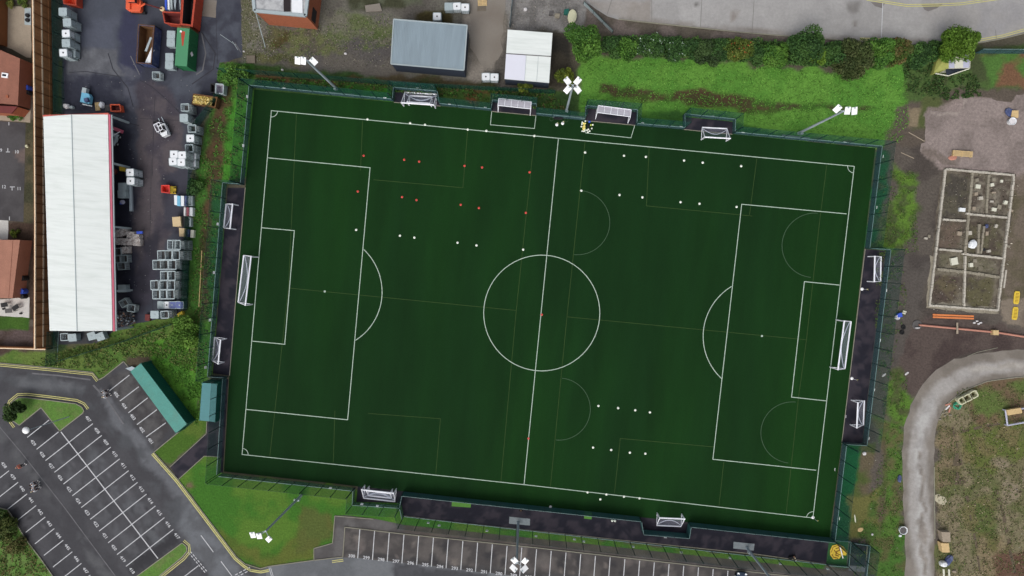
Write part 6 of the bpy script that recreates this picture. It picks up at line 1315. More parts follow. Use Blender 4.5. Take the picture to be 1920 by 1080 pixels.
x = B(); x.bar((a.x - 1.3, a.y - .6, 1.3), (a.x + .7, a.y - .75, 1.2), .09, 4); x.bar((a.x + .7, a.y - .75, 1.2), (c_.x + .2, c_.y - .05, 2.0), .09, 4); x.bar((q[1].x + .25, q[1].y, 2.0), (c_.x + .25, c_.y, 2.0), .05, 4); x.build('window_frame', M['cream'], t)
# parked car at the bottom edge
def car(label, u, v, rz, paint):
    p = P(u, v); t = thing('parked_car', label, 'car', (p.x, p.y, 0), rz); L = 4.3
    st = [(-2.15, .78, .45, .62), (-2.05, .84, .3, .85), (-1.6, .88, .25, .98), (-.9, .9, .22, 1.0), (.6, .9, .22, .98), (1.3, .88, .22, .9), (1.8, .84, .25, .78), (2.05, .72, .32, .68), (2.15, .55, .4, .6)]
    x = B(); vs = []; n = 8
    for y, w_, z0, z1 in st: vs += [(-w_ * .9, y, z0), (-w_, y, (z0 + z1) / 2), (-w_ * .96, y, z1 - .06), (-w_ * .8, y, z1), (w_ * .8, y, z1), (w_ * .96, y, z1 - .06), (w_, y, (z0 + z1) / 2), (w_ * .9, y, z0)]
    fs = [(k * n + i, (k + 1) * n + i, (k + 1) * n + (i + 1) % n, k * n + (i + 1) % n) for k in range(len(st) - 1) for i in range(n)] + [tuple(range(n)), tuple(range((len(st) - 1) * n, len(st) * n))[::-1]]
    x.add(vs, fs); x.build('body', M[paint], t, smooth=False, bevel=.03)
    x = B(); ro = [(-1.7, .74, .98), (-1.15, .64, 1.42), (.1, .64, 1.44), (.85, .76, .97)]; vs = []
    for y, w_, z in ro: vs += [(-w_, y, z), (w_, y, z)]
    for y, w_, z in ro[1:3]: vs += [(-.8, y - .1, .97), (.8, y - .1, .97)]
    x.add([(-.78, -1.7, .97), (.78, -1.7, .97), (.62, -1.15, 1.42), (-.62, -1.15, 1.42), (.62, .1, 1.44), (-.62, .1, 1.44), (.76, .85, .95), (-.76, .85, .95)], [(0, 1, 2, 3), (3, 2, 4, 5), (5, 4, 6, 7), (0, 3, 5, 7), (1, 6, 4, 2)]); x.build('glasshouse', M['glass_dark'], t)
    x = B(); x.prism([(-.62, -1.1), (.62, -1.1), (.62, .05), (-.62, .05)], 1.425, 1.47); x.build('roof', M[paint], t, bevel=.02)
    for s_ in (-1, 1):
        x = B(); x.box(s_ * .58, 1.88, .7, .3, .35, .14, -s_ * .5); x.build('headlight', M['lamp_white'], t)
        x = B(); x.box(s_ * 1.0, .7, .95, .22, .14, .14); x.build('mirror', M[paint], t); x = B(); x.box(s_ * .7, -2.1, .75, .3, .1, .15); x.build('tail_light', M['red'], t)
        for y in (-1.3, 1.3): wheel(t, s_ * .82, y, .32, .2, math.pi / 2)
    return t
car('dark blue-grey car parked nose-up in a bay at the bottom edge', 1386, 1094, ang(1386, 1094, 1390, 1060) - math.pi / 2, 'car_paint')

# ------------------------------------------------------------------ loose things in the yards
def pbox(name, label, cat, pts, z0, z1, m, group=None, bevel=.02):
    q = px(pts, z1); c = sum(q, Vector()) / len(q); x = B(); x.prism([(a.x - c.x, a.y - c.y) for a in q], 0, z1 - z0); o = x.build(name, M[m]); o.location = (c.x, c.y, z0); tag(o, label, cat, group)
    if bevel: bv = o.modifiers.new('bevel', 'BEVEL'); bv.width = bevel; bv.segments = 2
    return o
def pallet(name, label, cat, u, v, sx, sy, m, rz=0, n=6, z=0, group=None, sz=.14):
    p = P(u, v); x = B()
    for k in range(n): x.box(0, -sy / 2 + sy * (k + .5) / n, sz - .02, sx, sy / n * .72, .03)
    for f in (-.45, 0, .45): x.box(f * sx, 0, sz / 2 - .02, .1, sy, sz - .05)
    o = x.build(name, M[m]); o.location = (p.x, p.y, z); o.rotation_euler = (0, 0, IMG + rz); return tag(o, label, cat, group)
def bale_obj(label, u, v, m, seed, z=0):
    rr = random.Random(seed); n = 7; x = B(); sx, sy, sz = 1.15, 1.05, 1.0; vs = []; g = {}
    def vid(i, j, k):
        if (i, j, k) not in g:
            g[(i, j, k)] = len(vs); q = [(i / (n - 1) - .5) * sx, (j / (n - 1) - .5) * sy, k / (n - 1) * sz]; q = [q[0] * .96 + rr.uniform(-.07, .07), q[1] * .96 + rr.uniform(-.07, .07), max(0, q[2] + rr.uniform(-.08, .06))]; vs.append(q)
        return g[(i, j, k)]
    fs = []; e = n - 1
    for a in range(e):
        for c in range(e):
            fs += [(vid(a, c, e), vid(a + 1, c, e), vid(a + 1, c + 1, e), vid(a, c + 1, e)), (vid(a, 0, c), vid(a + 1, 0, c), vid(a + 1, 0, c + 1), vid(a, 0, c + 1)), (vid(a, e, c + 1), vid(a + 1, e, c + 1), vid(a + 1, e, c), vid(a, e, c)),
                   (vid(0, a, c + 1), vid(0, a + 1, c + 1), vid(0, a + 1, c), vid(0, a, c)), (vid(e, a, c), vid(e, a + 1, c), vid(e, a + 1, c + 1), vid(e, a, c + 1))]
    x.add(vs, fs); o = x.build('scrap_bale', M[m]); p = P(u, v); o.location = (p.x, p.y, z); o.rotation_euler = (0, 0, IMG + rr.uniform(-.12, .12)); return tag(o, label, 'bale', 'scrap bales')
baleT = [(217, 437, 'bale'), (228, 439, 'bale'), (238, 436, 'bale'), (251, 441, 'bag_white'), (262, 446, 'bale'), (218, 450, 'bale'), (231, 453, 'bag_white'), (241, 454, 'bale'), (252, 453, 'bale'), (263, 455, 'bag_white'), (241, 469, 'bale')]
for i, (u, v, m) in enumerate(baleT):
    bale_obj(f'crumpled {"white" if m == "bag_white" else "pale grey"} scrap bale, ' + ('set apart below the others' if i == 10 else f'{ordn(i if i < 5 else i - 5)} from the left in the {"upper" if i < 5 else "lower"} row of bales'), u, v, 'bale', 20 + i)
pbox('crate', 'bright blue crate on top of the upper row of scrap bales', 'crate', [(255.5, 433.5), (267, 433.5), (267, 438), (256, 438.5)], 1.0, 1.2, 'blue')
pbox('oil_drum_crate', 'yellow crate at the corner of the white tanks by the shed', 'crate', [(223, 312), (234, 313), (234, 320.5), (224, 320)], 0, .8, 'yellow')
bag('scrap_bale', 'dull pink bundle just inside the open shed', 'bundle', 217, 322, .9, 1.2, .6, 'darkred_skip', seed=40, z0=0)
bag('sack', 'purple and white bundle beside the lower shed barrier', 'sack', 231.5, 379, .9, .9, .5, 'lilac', seed=41, z0=0); bag('sack', 'small deep blue sack beside the purple bundle', 'sack', 228.5, 381.5, .5, .5, .4, 'blue', seed=42, z0=0)
bag('sack', 'white sack lying at the fence above the white-roofed shed', 'sack', 127, 200, 1.2, 1.0, .6, 'bag_white', seed=43, z0=0); bag('sack', 'bright white sack beside the blue machine', 'sack', 193.5, 198, .9, 1.3, .7, 'tank_white', seed=44, z0=0)
bag('sack', 'grey sack right of the white one above the shed', 'sack', 137, 202, .9, .7, .5, 'trim_light', seed=45, z0=0)
pallet('pallet', 'brown wooden pallet between the blue machine and the white sack', 'pallet', 183.5, 200, .7, 1.3, 'timber_pale', .1); pallet('pallet', 'grey pallet left of the small red bin', 'pallet', 202, 203, .8, 1.0, 'pallet', .1)
pbox('barrier_beam', 'long grey beam lying upright down the shed\'s open side', 'beam', [(242, 345), (246, 345), (247.5, 396), (242.5, 396)], 0, .4, 'steel')
pbox('packed_crate', 'white wrapped crate, first below the red tipping bin', 'crate', [(326, 366), (332, 366), (332, 385), (327, 384)], 0, .9, 'tank_white'); 
for i, (u0, u1, m) in enumerate(((332, 338, 'blue_light'), (338.5, 345, 'tank_white'), (346, 352, 'blue_skip'), (353, 361, 'trim_light'))): pbox('packed_crate', ['pale blue', 'white', 'dark blue', 'light grey'][i] + ' crate in the row below the red tipping bin', 'crate', [(u0, 367), (u1, 367.5), (u1, 386), (u0, 386)], 0, .9 - .1 * i, m, 'crates below the red bin')
for i, (u0, u1, m) in enumerate(((344.5, 349, 'bag_white'), (349.5, 354, 'pink_trim'), (355, 361, 'tank_white'))): pbox('packed_crate', ['off-white', 'pinkish', 'white'][i] + ' crate in the short second row below the red bin', 'crate', [(u0, 388.5), (u1, 389), (u1, 405), (u0, 405)], 0, .8, m, 'crates below the red bin')
pbox('cardboard_box', 'large beige carton below the second row of crates', 'carton', [(322.5, 407), (338, 406), (339.5, 424), (324, 424.5)], 0, 1.3, 'beige'); pbox('wrapped_load', 'dark wrapped load beside the large beige carton', 'load', [(339, 407), (352, 407), (353, 425), (340, 425)], 0, .9, 'black'); pbox('wrapped_load', 'pale end of the load right of the dark one', 'load', [(353, 407), (358, 408), (358, 425), (354, 425)], 0, .7, 'trim_light')
pbox('cardboard_box', 'small beige carton above the cage block', 'carton', [(335.5, 427), (347, 428), (346, 444), (336, 443)], 0, 1.2, 'beige'); pbox('cardboard_box', 'narrow pale carton against the green margin above the cages', 'carton', [(357.5, 431), (363.5, 431.5), (362.5, 446), (356.5, 445.5)], 0, .6, 'cream'); pbox('packed_crate', 'small dark blue crate between the two beige cartons', 'crate', [(348, 430), (354, 430), (353, 444), (348, 444)], 0, .8, 'blue_skip')
def drum(label, u, v, r, h, m, lying=None, name='drum', cat='drum'):
    x = B()
    if lying is None: x.lathe([(r, 0), (r, h * .33), (r * 1.04, h * .35), (r, h * .37), (r, h * .66), (r * 1.04, h * .68), (r, h * .7), (r, h), (r * .9, h - .02)], n=16)
    else: d = Vector((math.cos(lying), math.sin(lying), 0)) * h / 2; x.bar(-d + Vector((0, 0, r)), d + Vector((0, 0, r)), r, 14)
    o = x.build(name, M[m]); p = P(u, v); o.location = (p.x, p.y, 0); return tag(o, label, cat)
drum('yellow drum lying on the grass below the low row of tanks', 341.5, 588, .32, .9, 'yellow', IMG + .5)
pbox('tool_box', 'dark red box beside the lower corner cage', 'box', [(272, 589), (281, 590), (280, 602), (271.5, 601)], 0, .5, 'darkred_skip')
for i, u in enumerate((314, 318.5, 323, 327.5, 333, 338.5)):
    m = ['blue', 'tank_white', 'trim_light', 'steel', 'steel', 'trim_light'][i]; a, c_ = P(u, -18), P(u + (0, 1, 2, 3, -2, 2)[i], 20); x = B(); d = c_ - a; x.box(0, 0, 0, d.length, .3 if i < 3 else .14, .3 if i < 3 else .14, math.atan2(d.y, d.x)); o = x.build('metal_profile', M[m]); o.location = ((a.x + c_.x) / 2, (a.y + c_.y) / 2, .3); tag(o, f'{["blue", "white", "light grey", "steel grey", "steel grey", "light grey"][i]} metal profile, {ordn(i)} from left in the bundle above the dark red skip', 'metal bar', 'metal profiles')
x = B(); x.box(0, 0, 0, 3.0, .06, .06, -.5); x.box(1.2, -.8, 0, 1.6, .06, .06, -.9); o = x.build('scrap_strip', M['trim_light']); p = P(428, 75); o.location = (p.x, p.y, .06); tag(o, 'bent pale metal strip lying on the dark yard right of the skips', 'scrap')
pallet('pallet', 'pale timber pallet at the top edge beside the white tanks', 'pallet', 904.5, 5, 1.4, 1.1, 'timber_pale', .05, 5); pallet('pallet', 'darker pallet frame below the pale timber pallet', 'pallet', 903, 16, 1.3, .8, 'track_edge', .05, 4)
# gravel above the white shed
p = P(1072.5, 33); x = B(); n = 18; x.prism([(.68 * math.cos(2 * math.pi * i / n), 1.05 * math.sin(2 * math.pi * i / n)) for i in range(n)], 0, .5); x.prism([(.5 * math.cos(2 * math.pi * i / n), .85 * math.sin(2 * math.pi * i / n)) for i in range(n)], .5, .56); o = x.build('oval_tank', M['ring_concrete']); o.location = p; tag(o, 'pale oval tank on the gravel at the top', 'tank')
pbox('tool_box', 'small teal box touching the oval tank', 'box', [(1058, 17), (1067, 16), (1066, 27), (1057, 26)], 0, .5, 'teal_side'); bag('rubble_sack', 'pale rubble bag on the gravel above the white shed', 'sack', 985, 19, .7, .7, .5, 'bag_white', seed=50, z0=0)
pbox('concrete_block', 'square concrete block left of the teal box', 'block', [(1040, 25), (1050, 25), (1049, 33), (1040, 32)], 0, .4, 'found_old'); pbox('concrete_block', 'dark block on the gravel left of the square concrete one', 'block', [(1030, 21), (1037, 21), (1036, 28), (1029, 28)], 0, .4, 'pallet')
pbox('post_stub', 'grey slab sticking out at the top left of the grey shed', 'slab', [(684, 10), (712, 6), (716, 20), (686, 22)], 0, .25, 'concrete')
bag('rubble_sack', 'small white lump on the gravel right of the top left mast', 'sack', 648, 101, .6, .35, .25, 'bag_white', seed=51, z0=0); bag('rubble_sack', 'small white lump beside the yard gate at the top left', 'sack', 458, 97, .35, .3, .25, 'bag_white', seed=52, z0=0); bag('rubble_sack', 'tiny pale sack on the weeds below the top left gravel', 'sack', 530, 131.5, .5, .4, .3, 'bag_white', seed=53, z0=0)
pbox('concrete_block', 'low pale block at the left end of the weeds strip', 'block', [(462, 104), (478, 104), (478, 118), (462, 118)], 0, .3, 'track_edge')
# gardens at the left edge
drum('blue wheelie bin in the gap by the timber wall, upper left', 58, 167, .4, 1.0, 'blue', None, 'rubbish_bin', 'bin'); drum('black bin below the blue one, upper left', 59.5, 176, .3, .9, 'black', None, 'rubbish_bin', 'bin')
drum('blue lidded bin beside the lower terracotta house', 48.5, 546, .45, 1.0, 'blue', None, 'rubbish_bin', 'bin'); drum('dark bin above the blue lidded one', 50, 521, .45, 1.1, 'black', None, 'rubbish_bin', 'bin'); drum('dark bin just below the blue lidded one', 49, 556, .35, .9, 'black', None, 'rubbish_bin', 'bin')
pbox('step_slab', 'grey slab with two dark pots on the upper patio', 'slab', [(46, 15), (58, 15), (58, 47), (46, 46)], 0, .12, 'trim_light', None, 0); drum('upper dark pot on the grey patio slab', 54, 30, .3, .4, 'black', None, 'plant_pot', 'pot'); drum('lower dark pot on the grey patio slab', 54, 39, .3, .4, 'black', None, 'plant_pot', 'pot')
def table(label, u, v, rz, m):
    p = P(u, v); t = thing('garden_table', label, 'table', (p.x, p.y, 0), IMG + rz); x = B(); x.box(0, 0, .72, 1.1, .7, .05); x.build('table_top', M[m], t)
    for sx in (-.48, .48):
        for sy in (-.28, .28): x = B(); x.box(sx, sy, .35, .06, .06, .7); x.build('leg', M[m], t)
table('black garden table on the white patio', 15, 571, .15, 'black'); table('black garden table nearer the timber wall', 36, 576, .6, 'black'); table('grey garden table between the black ones', 23, 582, .1, 'pallet')
drum('small dark pot at the right edge of the white patio', 40.5, 587.5, .16, .3, 'black', None, 'plant_pot', 'pot'); drum('small dark pot at the left edge of the white patio', 8.5, 579, .16, .3, 'black', None, 'plant_pot', 'pot')
bag('boulder', 'pale round boulder at the edge of the parking court', 'boulder', 52.5, 274.5, .6, .65, .4, 'ring_concrete', seed=54, z0=0)
tree(25, 218, 14, .9, G1, 'garden shrub in front of the upper terracotta house', 'shrub', name='garden_shrub', leaf=.13); tree(20, 6, 10, 1.0, [(120, 122, 60), (84, 96, 44)], 'yellowish garden shrub, left one at the top edge', 'shrub', name='garden_shrub', leaf=.12); tree(42, 5, 11, 1.0, [(100, 116, 52), (64, 88, 38)], 'green garden shrub, right one at the top edge', 'shrub', name='garden_shrub', leaf=.12); tree(26, 436, 9, .9, GO, 'small garden shrub above the lower terracotta house', 'shrub', name='garden_shrub', leaf=.12)

# ------------------------------------------------------------------ building site
p = P(1806, 450); t = thing('house_foundation', 'pale block foundation walls of an unfinished house on the building site', 'foundation', (p.x, p.y, 0))
def fw(pts, m='found', w_=.32, h=.32, nm='foundation_wall'):
    x = B(); q = [a - p for a in px(pts)]
    for a, c_ in zip(q[:-1], q[1:]):
        n = max(1, int((c_ - a).length / .45)); d = (c_ - a); an = math.atan2(d.y, d.x)
        for k in range(n): m_ = a.lerp(c_, (k + .5) / n); x.box(m_.x + random.uniform(-.03, .03), m_.y + random.uniform(-.03, .03), h / 2, d.length / n * random.uniform(.9, 1.02), w_ * random.uniform(.75, 1.05), h + random.uniform(-.06, .04), an + random.uniform(-.02, .02))
    x.build(nm, M[m], t)
fw([(1771.4, 317.5), (1899.8, 328.8)]); fw([(1899, 330), (1868.7, 582.5)]); fw([(1868, 582), (1740, 572.5)]); fw([(1741, 572), (1757, 440), (1771, 318)])
fw([(1821.5, 324), (1807, 477)], 'found_old', .42); fw([(1808, 480), (1805.5, 574)], 'found'); fw([(1851.6, 328), (1847, 400)], 'found_old', .36); fw([(1765.7, 411.5), (1809, 414.5)]); fw([(1809.5, 401), (1886.5, 408.5)]); fw([(1758.5, 467.5), (1802, 471.5)]); fw([(1802, 476), (1878, 484.5)])
fw([(1755, 505), (1807, 510), (1872, 520)], 'found_old', .45); fw([(1834, 420), (1831, 476)], 'found_old', .4); fw([(1843, 424), (1837, 476)], 'found_old', .3)
paved('trench_soil', [(1768, 314), (1904, 326), (1873, 588), (1735, 576)], .006, (84, 77, 69), (108, 102, 90), 1.5, [
 ([(1776, 325), (1818, 330), (1808, 408), (1768, 406)], (70, 66, 60), 6, 5, .8, (82, 78, 66), 1.2), ([(1824, 330), (1894, 338), (1885, 402), (1816, 396)], (84, 76, 68), 6, 5, 1, (122, 116, 104), 1), ([(1768, 416), (1804, 418), (1800, 466), (1762, 464)], (96, 84, 74), 5, 5, .8, (82, 74, 64), 1.4),
 ([(1812, 408), (1884, 412), (1876, 480), (1808, 474)], (88, 84, 66), 5, 5, 1, (76, 68, 60), 1.1), ([(1760, 472), (1874, 488), (1870, 518), (1758, 502)], (96, 92, 76), 6, 5, 1, (112, 106, 92), .9), ([(1752, 514), (1800, 516), (1798, 566), (1748, 562)], (76, 66, 60), 5, 6, .8, (92, 84, 66), 1.5), ([(1812, 520), (1866, 526), (1860, 576), (1810, 570)], (70, 64, 56), 5, 6, .8, (88, 84, 62), 1.3),
 ([(1738, 566), (1870, 580), (1870, 592), (1735, 580)], (134, 128, 114), 4, 4, .8, (110, 104, 92), 1)], .4, .2, .9)
sheet_px('foundation_spoil', [(1740, 566), (1870, 577), (1868, 586), (1800, 583), (1738, 577)], .01, M['found_old'], .25); sheet_px('foundation_spoil', [(1745, 480), (1752, 480), (1742, 574), (1737, 570)], .01, M['found_old'], .2)
rub = [(1802, 393.5, .9, .55), (1830, 338, .5, .5), (1832, 350, .7, .6), (1828, 364, .5, .5), (1836, 372, .6, .5), (1861, 337, .5, .5), (1858, 347, .5, .5), (1860, 361.5, .6, .25), (1858, 378, .5, .3), (1871.5, 388, .6, .6), (1883, 380, .5, .5), (1796.5, 438, .7, .6), (1816.5, 437, .6, .6), (1787, 490, 1.0, 1.1), (1818, 497, .5, .6), (1849, 438, .4, .6), (1852, 471, .5, .4), (1888, 462, .6, .3), (1877, 340, .4, .4), (1893, 395, .7, .3), (1735, 447, .5, .3), (1741, 443, .4, .4), (1862, 393, .7, .5), (1824, 391, .5, .5), (1866, 424, .4, .5), (1827, 489, .6, .5)]
for i, (u, v, a, c_) in enumerate(rub):
    x = B(); h = random.uniform(.15, .4); x.box(0, 0, h / 2, a, c_, h, random.uniform(-.3, .3)); o = x.build('rubble_block', M[['found', 'found_old', 'cream', 'pave'][i % 4] if a < .9 else 'tank_white' if i != 13 else 'cream']); pp = P(u, v); o.location = (pp.x, pp.y, .01)
    tag(o, f'{"large pale" if a >= .9 else "small"} masonry block, {ordn(i % 13)} of the {"upper" if i < 13 else "lower"} ones lying in the foundation rooms', 'block', 'blocks lying in the foundation')
bag('dumpy_bag', 'white bulging sand bag inside the foundation', 'sand bag', 1821, 458, 1.5, 1.6, .7, 'tank_white', seed=60, z0=0); bag('sack', 'navy sack inside the foundation above the white sand bag', 'sack', 1848, 424, .6, .8, .4, 'blue_skip', seed=61, z0=0); bag('sack', 'black sack in the middle right room of the foundation', 'sack', 1843, 468, .7, .6, .3, 'black', seed=62, z0=0)
pallet('timber_stack', 'stack of pale orange timber on the stony ground above the foundation', 'timber', 1802, 289, 3.0, .9, 'timber_pale', -.08, 5, 0, None, .4); bag('scrap_heap', 'low heap of splintered brown timber left of the timber stack', 'timber heap', 1786, 296, 1.6, .9, .15, 'pink_pipe', seed=63, z0=0)
for i, (v0, v1) in enumerate(((588.5, 592.5), (593, 597))): pbox('orange_board', ['upper', 'lower'][i] + ' long orange board below the foundation', 'board', [(1749.5, v0), (1826, v0 + 3), (1826, v0 + 6), (1749.5, v0 + 3.2)], .02, .1 + i * .02, 'timber_orange', 'orange boards', 0)
pp = P(1790, 615); x = B(); a, c_, d_ = P(1722, 609) - pp, P(1868, 623) - pp, P(1925, 632) - pp; x.bar(a + Vector((0, 0, .15)), c_ + Vector((0, 0, .15)), .16, 8); x.bar(c_ + Vector((0, 0, .15)), d_ + Vector((0, 0, .15)), .16, 8); o = x.build('clay_pipe', M['pink_pipe']); o.location = pp; tag(o, 'long pinkish drain pipe laid below the orange boards', 'pipe')
pbox('plank', 'short upright plank crossing the pink pipe', 'plank', [(1793.5, 605), (1796.5, 605), (1797, 626), (1793.5, 626)], .32, .4, 'pave', None, 0); pbox('concrete_block', 'square beige block sitting on the pink pipe', 'block', [(1862.5, 619), (1873, 619.5), (1873, 628.5), (1862.5, 628)], 0, .6, 'timber_pale')
pp = P(1719, 609); x = B(); x.lathe([(.75, 0), (.72, .12), (.5, .14), (.48, .02)], n=20); o = x.build('manhole', M['pallet']); o.location = pp; tag(o, 'round dark manhole at the left end of the pink pipe', 'manhole'); bag('sack', 'torn pale lilac sack below the round manhole', 'sack', 1719, 614.5, .9, .25, .15, 'bag_white', seed=64, z0=.15)
for i, (u, v) in enumerate(((1826, 605), (1834, 607), (1838, 605), (1831, 602))): bag('stone', f'white stone, {ordn(i)} of the cluster above the pink pipe', 'stone', u, v, .5, .35, .2, 'bag_white', seed=70 + i, z0=0)['group'] = 'white stones'
def tub(label, u, v, r, h, m='tank_white', inn='bag_white'):
    pp = P(u, v); t = thing('builders_tub', label, 'tub', (pp.x, pp.y, 0)); x = B(); x.lathe([(r * .8, 0), (r, h), (r * 1.05, h + .02), (r * .92, h), (r * .9, h * .8)], n=20); x.build('shell', M[m], t, smooth=False); x = B(); x.lathe([(r * .88, h * .8), (r * .6, h * .84), (.01, h * .86)], n=16); x.build('fill', M[inn], t)
tub('white round tub beside the blue crate outside the right fence', 1679.5, 595, .36, .45); pbox('crate', 'blue crate between the white tub and two pale blocks outside the right fence', 'crate', [(1683, 588.5), (1691, 586), (1692.5, 594), (1684, 595.5)], 0, .5, 'blue'); x = B(); x.box(0, 0, .1, .55, .2, .2); x.box(-.02, -.3, .1, .5, .2, .2); o = x.build('block', M['cream']); pp = P(1695, 584); o.location = pp; o.rotation_euler = (0, 0, IMG - .3); tag(o, 'pair of cream blocks right of the blue crate outside the fence', 'block')
def tyre(label, u, v):
    pp = P(u, v); x = B(); x.lathe([(.2, 0), (.34, .0), (.38, .1), (.34, .2), (.2, .2), (.18, .1)], n=18); o = x.build('tyre', M['rubber']); o.location = pp; tag(o, label, 'tyre', 'tyres outside the right fence')
tyre('upper black tyre lying below the blue crate', 1693, 613.5); tyre('lower black tyre lying below the blue crate', 1690.5, 623)
tub('white round tub on the stony ground at the far right', 1893, 229, .55, .6); bag('tarpaulin', 'blue tarpaulin crumpled beside the white tub at the far right', 'tarpaulin', 1891, 211, 1.4, 1.7, .4, 'blue_skip', .5, 0, 65); pbox('board', 'tan board lying on the blue tarpaulin', 'board', [(1898, 207), (1910, 207), (1909.5, 221), (1896, 218)], .35, .45, 'timber_pale', None, 0)
tub('white round tub with dark contents left of the haul road', 1690, 992, .62, .55, 'tank_white', 'pallet'); bag('stone', 'small white lump below the white tub by the haul road', 'stone', 1687, 1004, .55, .45, .25, 'tank_white', seed=66, z0=0)
bag('dumpy_bag', 'white square sand bag right of the haul road at the bottom', 'sand bag', 1765.5, 1055, 1.25, 1.15, .8, 'tank_white', seed=67, z0=0); bag('tarpaulin', 'dark tarpaulin draped behind the white sand bag at the bottom', 'tarpaulin', 1777, 1050, 1.3, 2.3, .4, 'blue_skip', -.6, 0, 68); bag('stone', 'pinkish lump right of the dark tarpaulin', 'stone', 1788, 1070.5, .8, .5, .3, 'pave', seed=69, z0=0)
for i, u in enumerate((1769.5, 1779.5)): pbox('board', ['left', 'right'][i] + ' white board leading down off the bottom edge', 'board', [(u - 1.7, 1067), (u + 1.7, 1068), (u + 2.5, 1092), (u - .5, 1092)], .02, .12, 'cream', 'boards at the bottom edge', 0)
for i, (v0, v1, w0) in enumerate(((997.5, 1016.5, 1765), (1018.5, 1036, 1764.5))): pbox('brick_pack', ['upper', 'lower'][i] + ' pack of tan bricks right of the haul road', 'brick pack', [(w0, v0), (w0 + 17 - i * 2, v0 + .5), (w0 + 17.5 - i * 1, v1), (w0 + 3, v1)], 0, .9, 'timber_pale' if i else 'pave', 'packs of bricks')
sheet_px('sand_spill', [(1753, 928), (1760, 926), (1771, 932), (1776, 941), (1770, 947), (1760, 944), (1753, 939)], .014, mat('sand', (172, 166, 144), .95, .1, 2, fine=(8, .1)), .05)
# three concrete rings, green coil, pink cones, steel frame
for i, (u, v) in enumerate(((1798.5, 749.5), (1809.5, 744), (1820.5, 738))):
    pp = P(u, v); t = thing('concrete_ring', f'square-cornered concrete chamber ring, {ordn(i)} from the left beside the haul road bend', 'chamber ring', (pp.x, pp.y, 0), IMG + .5, 'concrete chamber rings'); x = B(); n = 16; vo = []; vi = []
    for k in range(n): a = 2 * math.pi * (k + .5) / n; f = 1 / max(abs(math.cos(a)), abs(math.sin(a))); f = min(f, 1.22); vo.append((.58 * f * math.cos(a), .58 * f * math.sin(a))); vi.append((.42 * f * math.cos(a), .42 * f * math.sin(a)))
    h = .7; vs = [(a, c_, 0) for a, c_ in vo] + [(a, c_, h) for a, c_ in vo] + [(a, c_, h) for a, c_ in vi] + [(a, c_, 0) for a, c_ in vi]; x.add(vs, [(r_ * n + k, r_ * n + (k + 1) % n, (r_ + 1) * n + (k + 1) % n, (r_ + 1) * n + k) for r_ in range(3) for k in range(n)]); x.build('ring', M['ring_concrete'], t)
pp = P(1793, 760.5); x = B(); pr = None
for k in range(75):
    a = k * .27; r_ = .5 + .14 * math.sin(k * .9); q_ = Vector((r_ * math.cos(a), r_ * math.sin(a) * .85, .06 + .004 * k))
    if pr is not None: x.bar(pr, q_, .06, 5)
    pr = q_
o = x.build('hose_coil', M['teal_hose']); o.location = pp; tag(o, 'coil of bright green hose beside the concrete rings', 'hose')
for i, (u, v, a) in enumerate(((1776, 764, .9), (1780, 768, 1.4), (1777, 758, .4))): pp = P(u, v); x = B(); x.box(0, 0, .06, .9, .22, .12, a); o = x.build('barrier_foot', M['pink_pipe'] if i else M['bag_white']); o.location = pp; tag(o, ['white', 'pink', 'faded pink'][i] + ' scrap of barrier beside the green hose coil', 'barrier piece', 'barrier pieces')
pbox('timber_pack', 'pale timber pack inside the grey steel frame at the right edge', 'timber', [(1888, 769), (1914.5, 764.5), (1917, 774.5), (1890, 779)], .3, .8, 'timber_pale')
pp = P(1900, 783); t = thing('trench_box', 'grey steel trench frame around the timber pack at the right edge', 'frame', (pp.x, pp.y, 0)); qs = [a - pp for a in px([(1880.5, 768), (1884, 796), (1940, 786), (1936, 762)])]
for i in range(4): x = B(); a, c_ = qs[i], qs[(i + 1) % 4]; x.bar((a.x, a.y, .5), (c_.x, c_.y, .5), .13, 6); x.build('rail', M['lilac'], t)
for i in range(4): x = B(); x.box(qs[i].x, qs[i].y, .3, .2, .2, .6); x.build('leg', M['lilac'], t)
for i, (u, v) in enumerate(((1768, 774), (1774, 772), (1781, 778), (1771, 779), (1762, 786))): bag('stone', f'grey stone, {ordn(i)} of those below the pink barrier pieces', 'stone', u, v, .5, .35, .2, 'found_old', seed=80 + i, z0=0)['group'] = 'grey stones'
for i, (u, v) in enumerate(((1905.5, 558), (1902.5, 587.5))):
    pp = P(u, v); t = thing('yellow_ramp', ['upper', 'lower'][i] + ' yellow plastic kerb ramp on the concrete pad at the right edge', 'ramp', (pp.x, pp.y, 0), IMG - .08, 'yellow ramps'); x = B(); x.prism([(-.3, -1.0), (.3, -1.0), (.42, -.7), (.42, .7), (.3, 1.0), (-.3, 1.0), (-.42, .7), (-.42, -.7)], 0, .12); x.build('ramp', M['yellow'], t, bevel=.03)
    x = B()
    for k in range(7): x.box(.02, -.66 + k * .22, .122, .5, .07, .01)
    x.build('tread', M['brown_print'], t)
pbox('rail_strip', 'long pale kerb strip right of the foundation', 'kerb', [(1885.5, 506), (1888.5, 506), (1884, 540), (1881, 540)], 0, .15, 'found', None, 0)
for i, (a, c_) in enumerate((((1703, 248), (1733, 265)), ((1689, 286), (1713, 297)))): 
    pa, pc = P(*a), P(*c_); x = B(); d = pc - pa; x.box(0, 0, .05, d.length, .1, .08, math.atan2(d.y, d.x)); o = x.build('lath', M['pave']); o.location = ((pa.x + pc.x) / 2, (pa.y + pc.y) / 2, 0); tag(o, ['upper', 'lower'][i] + ' thin lath lying on the mud beside the meadow corner', 'lath', 'thin laths')
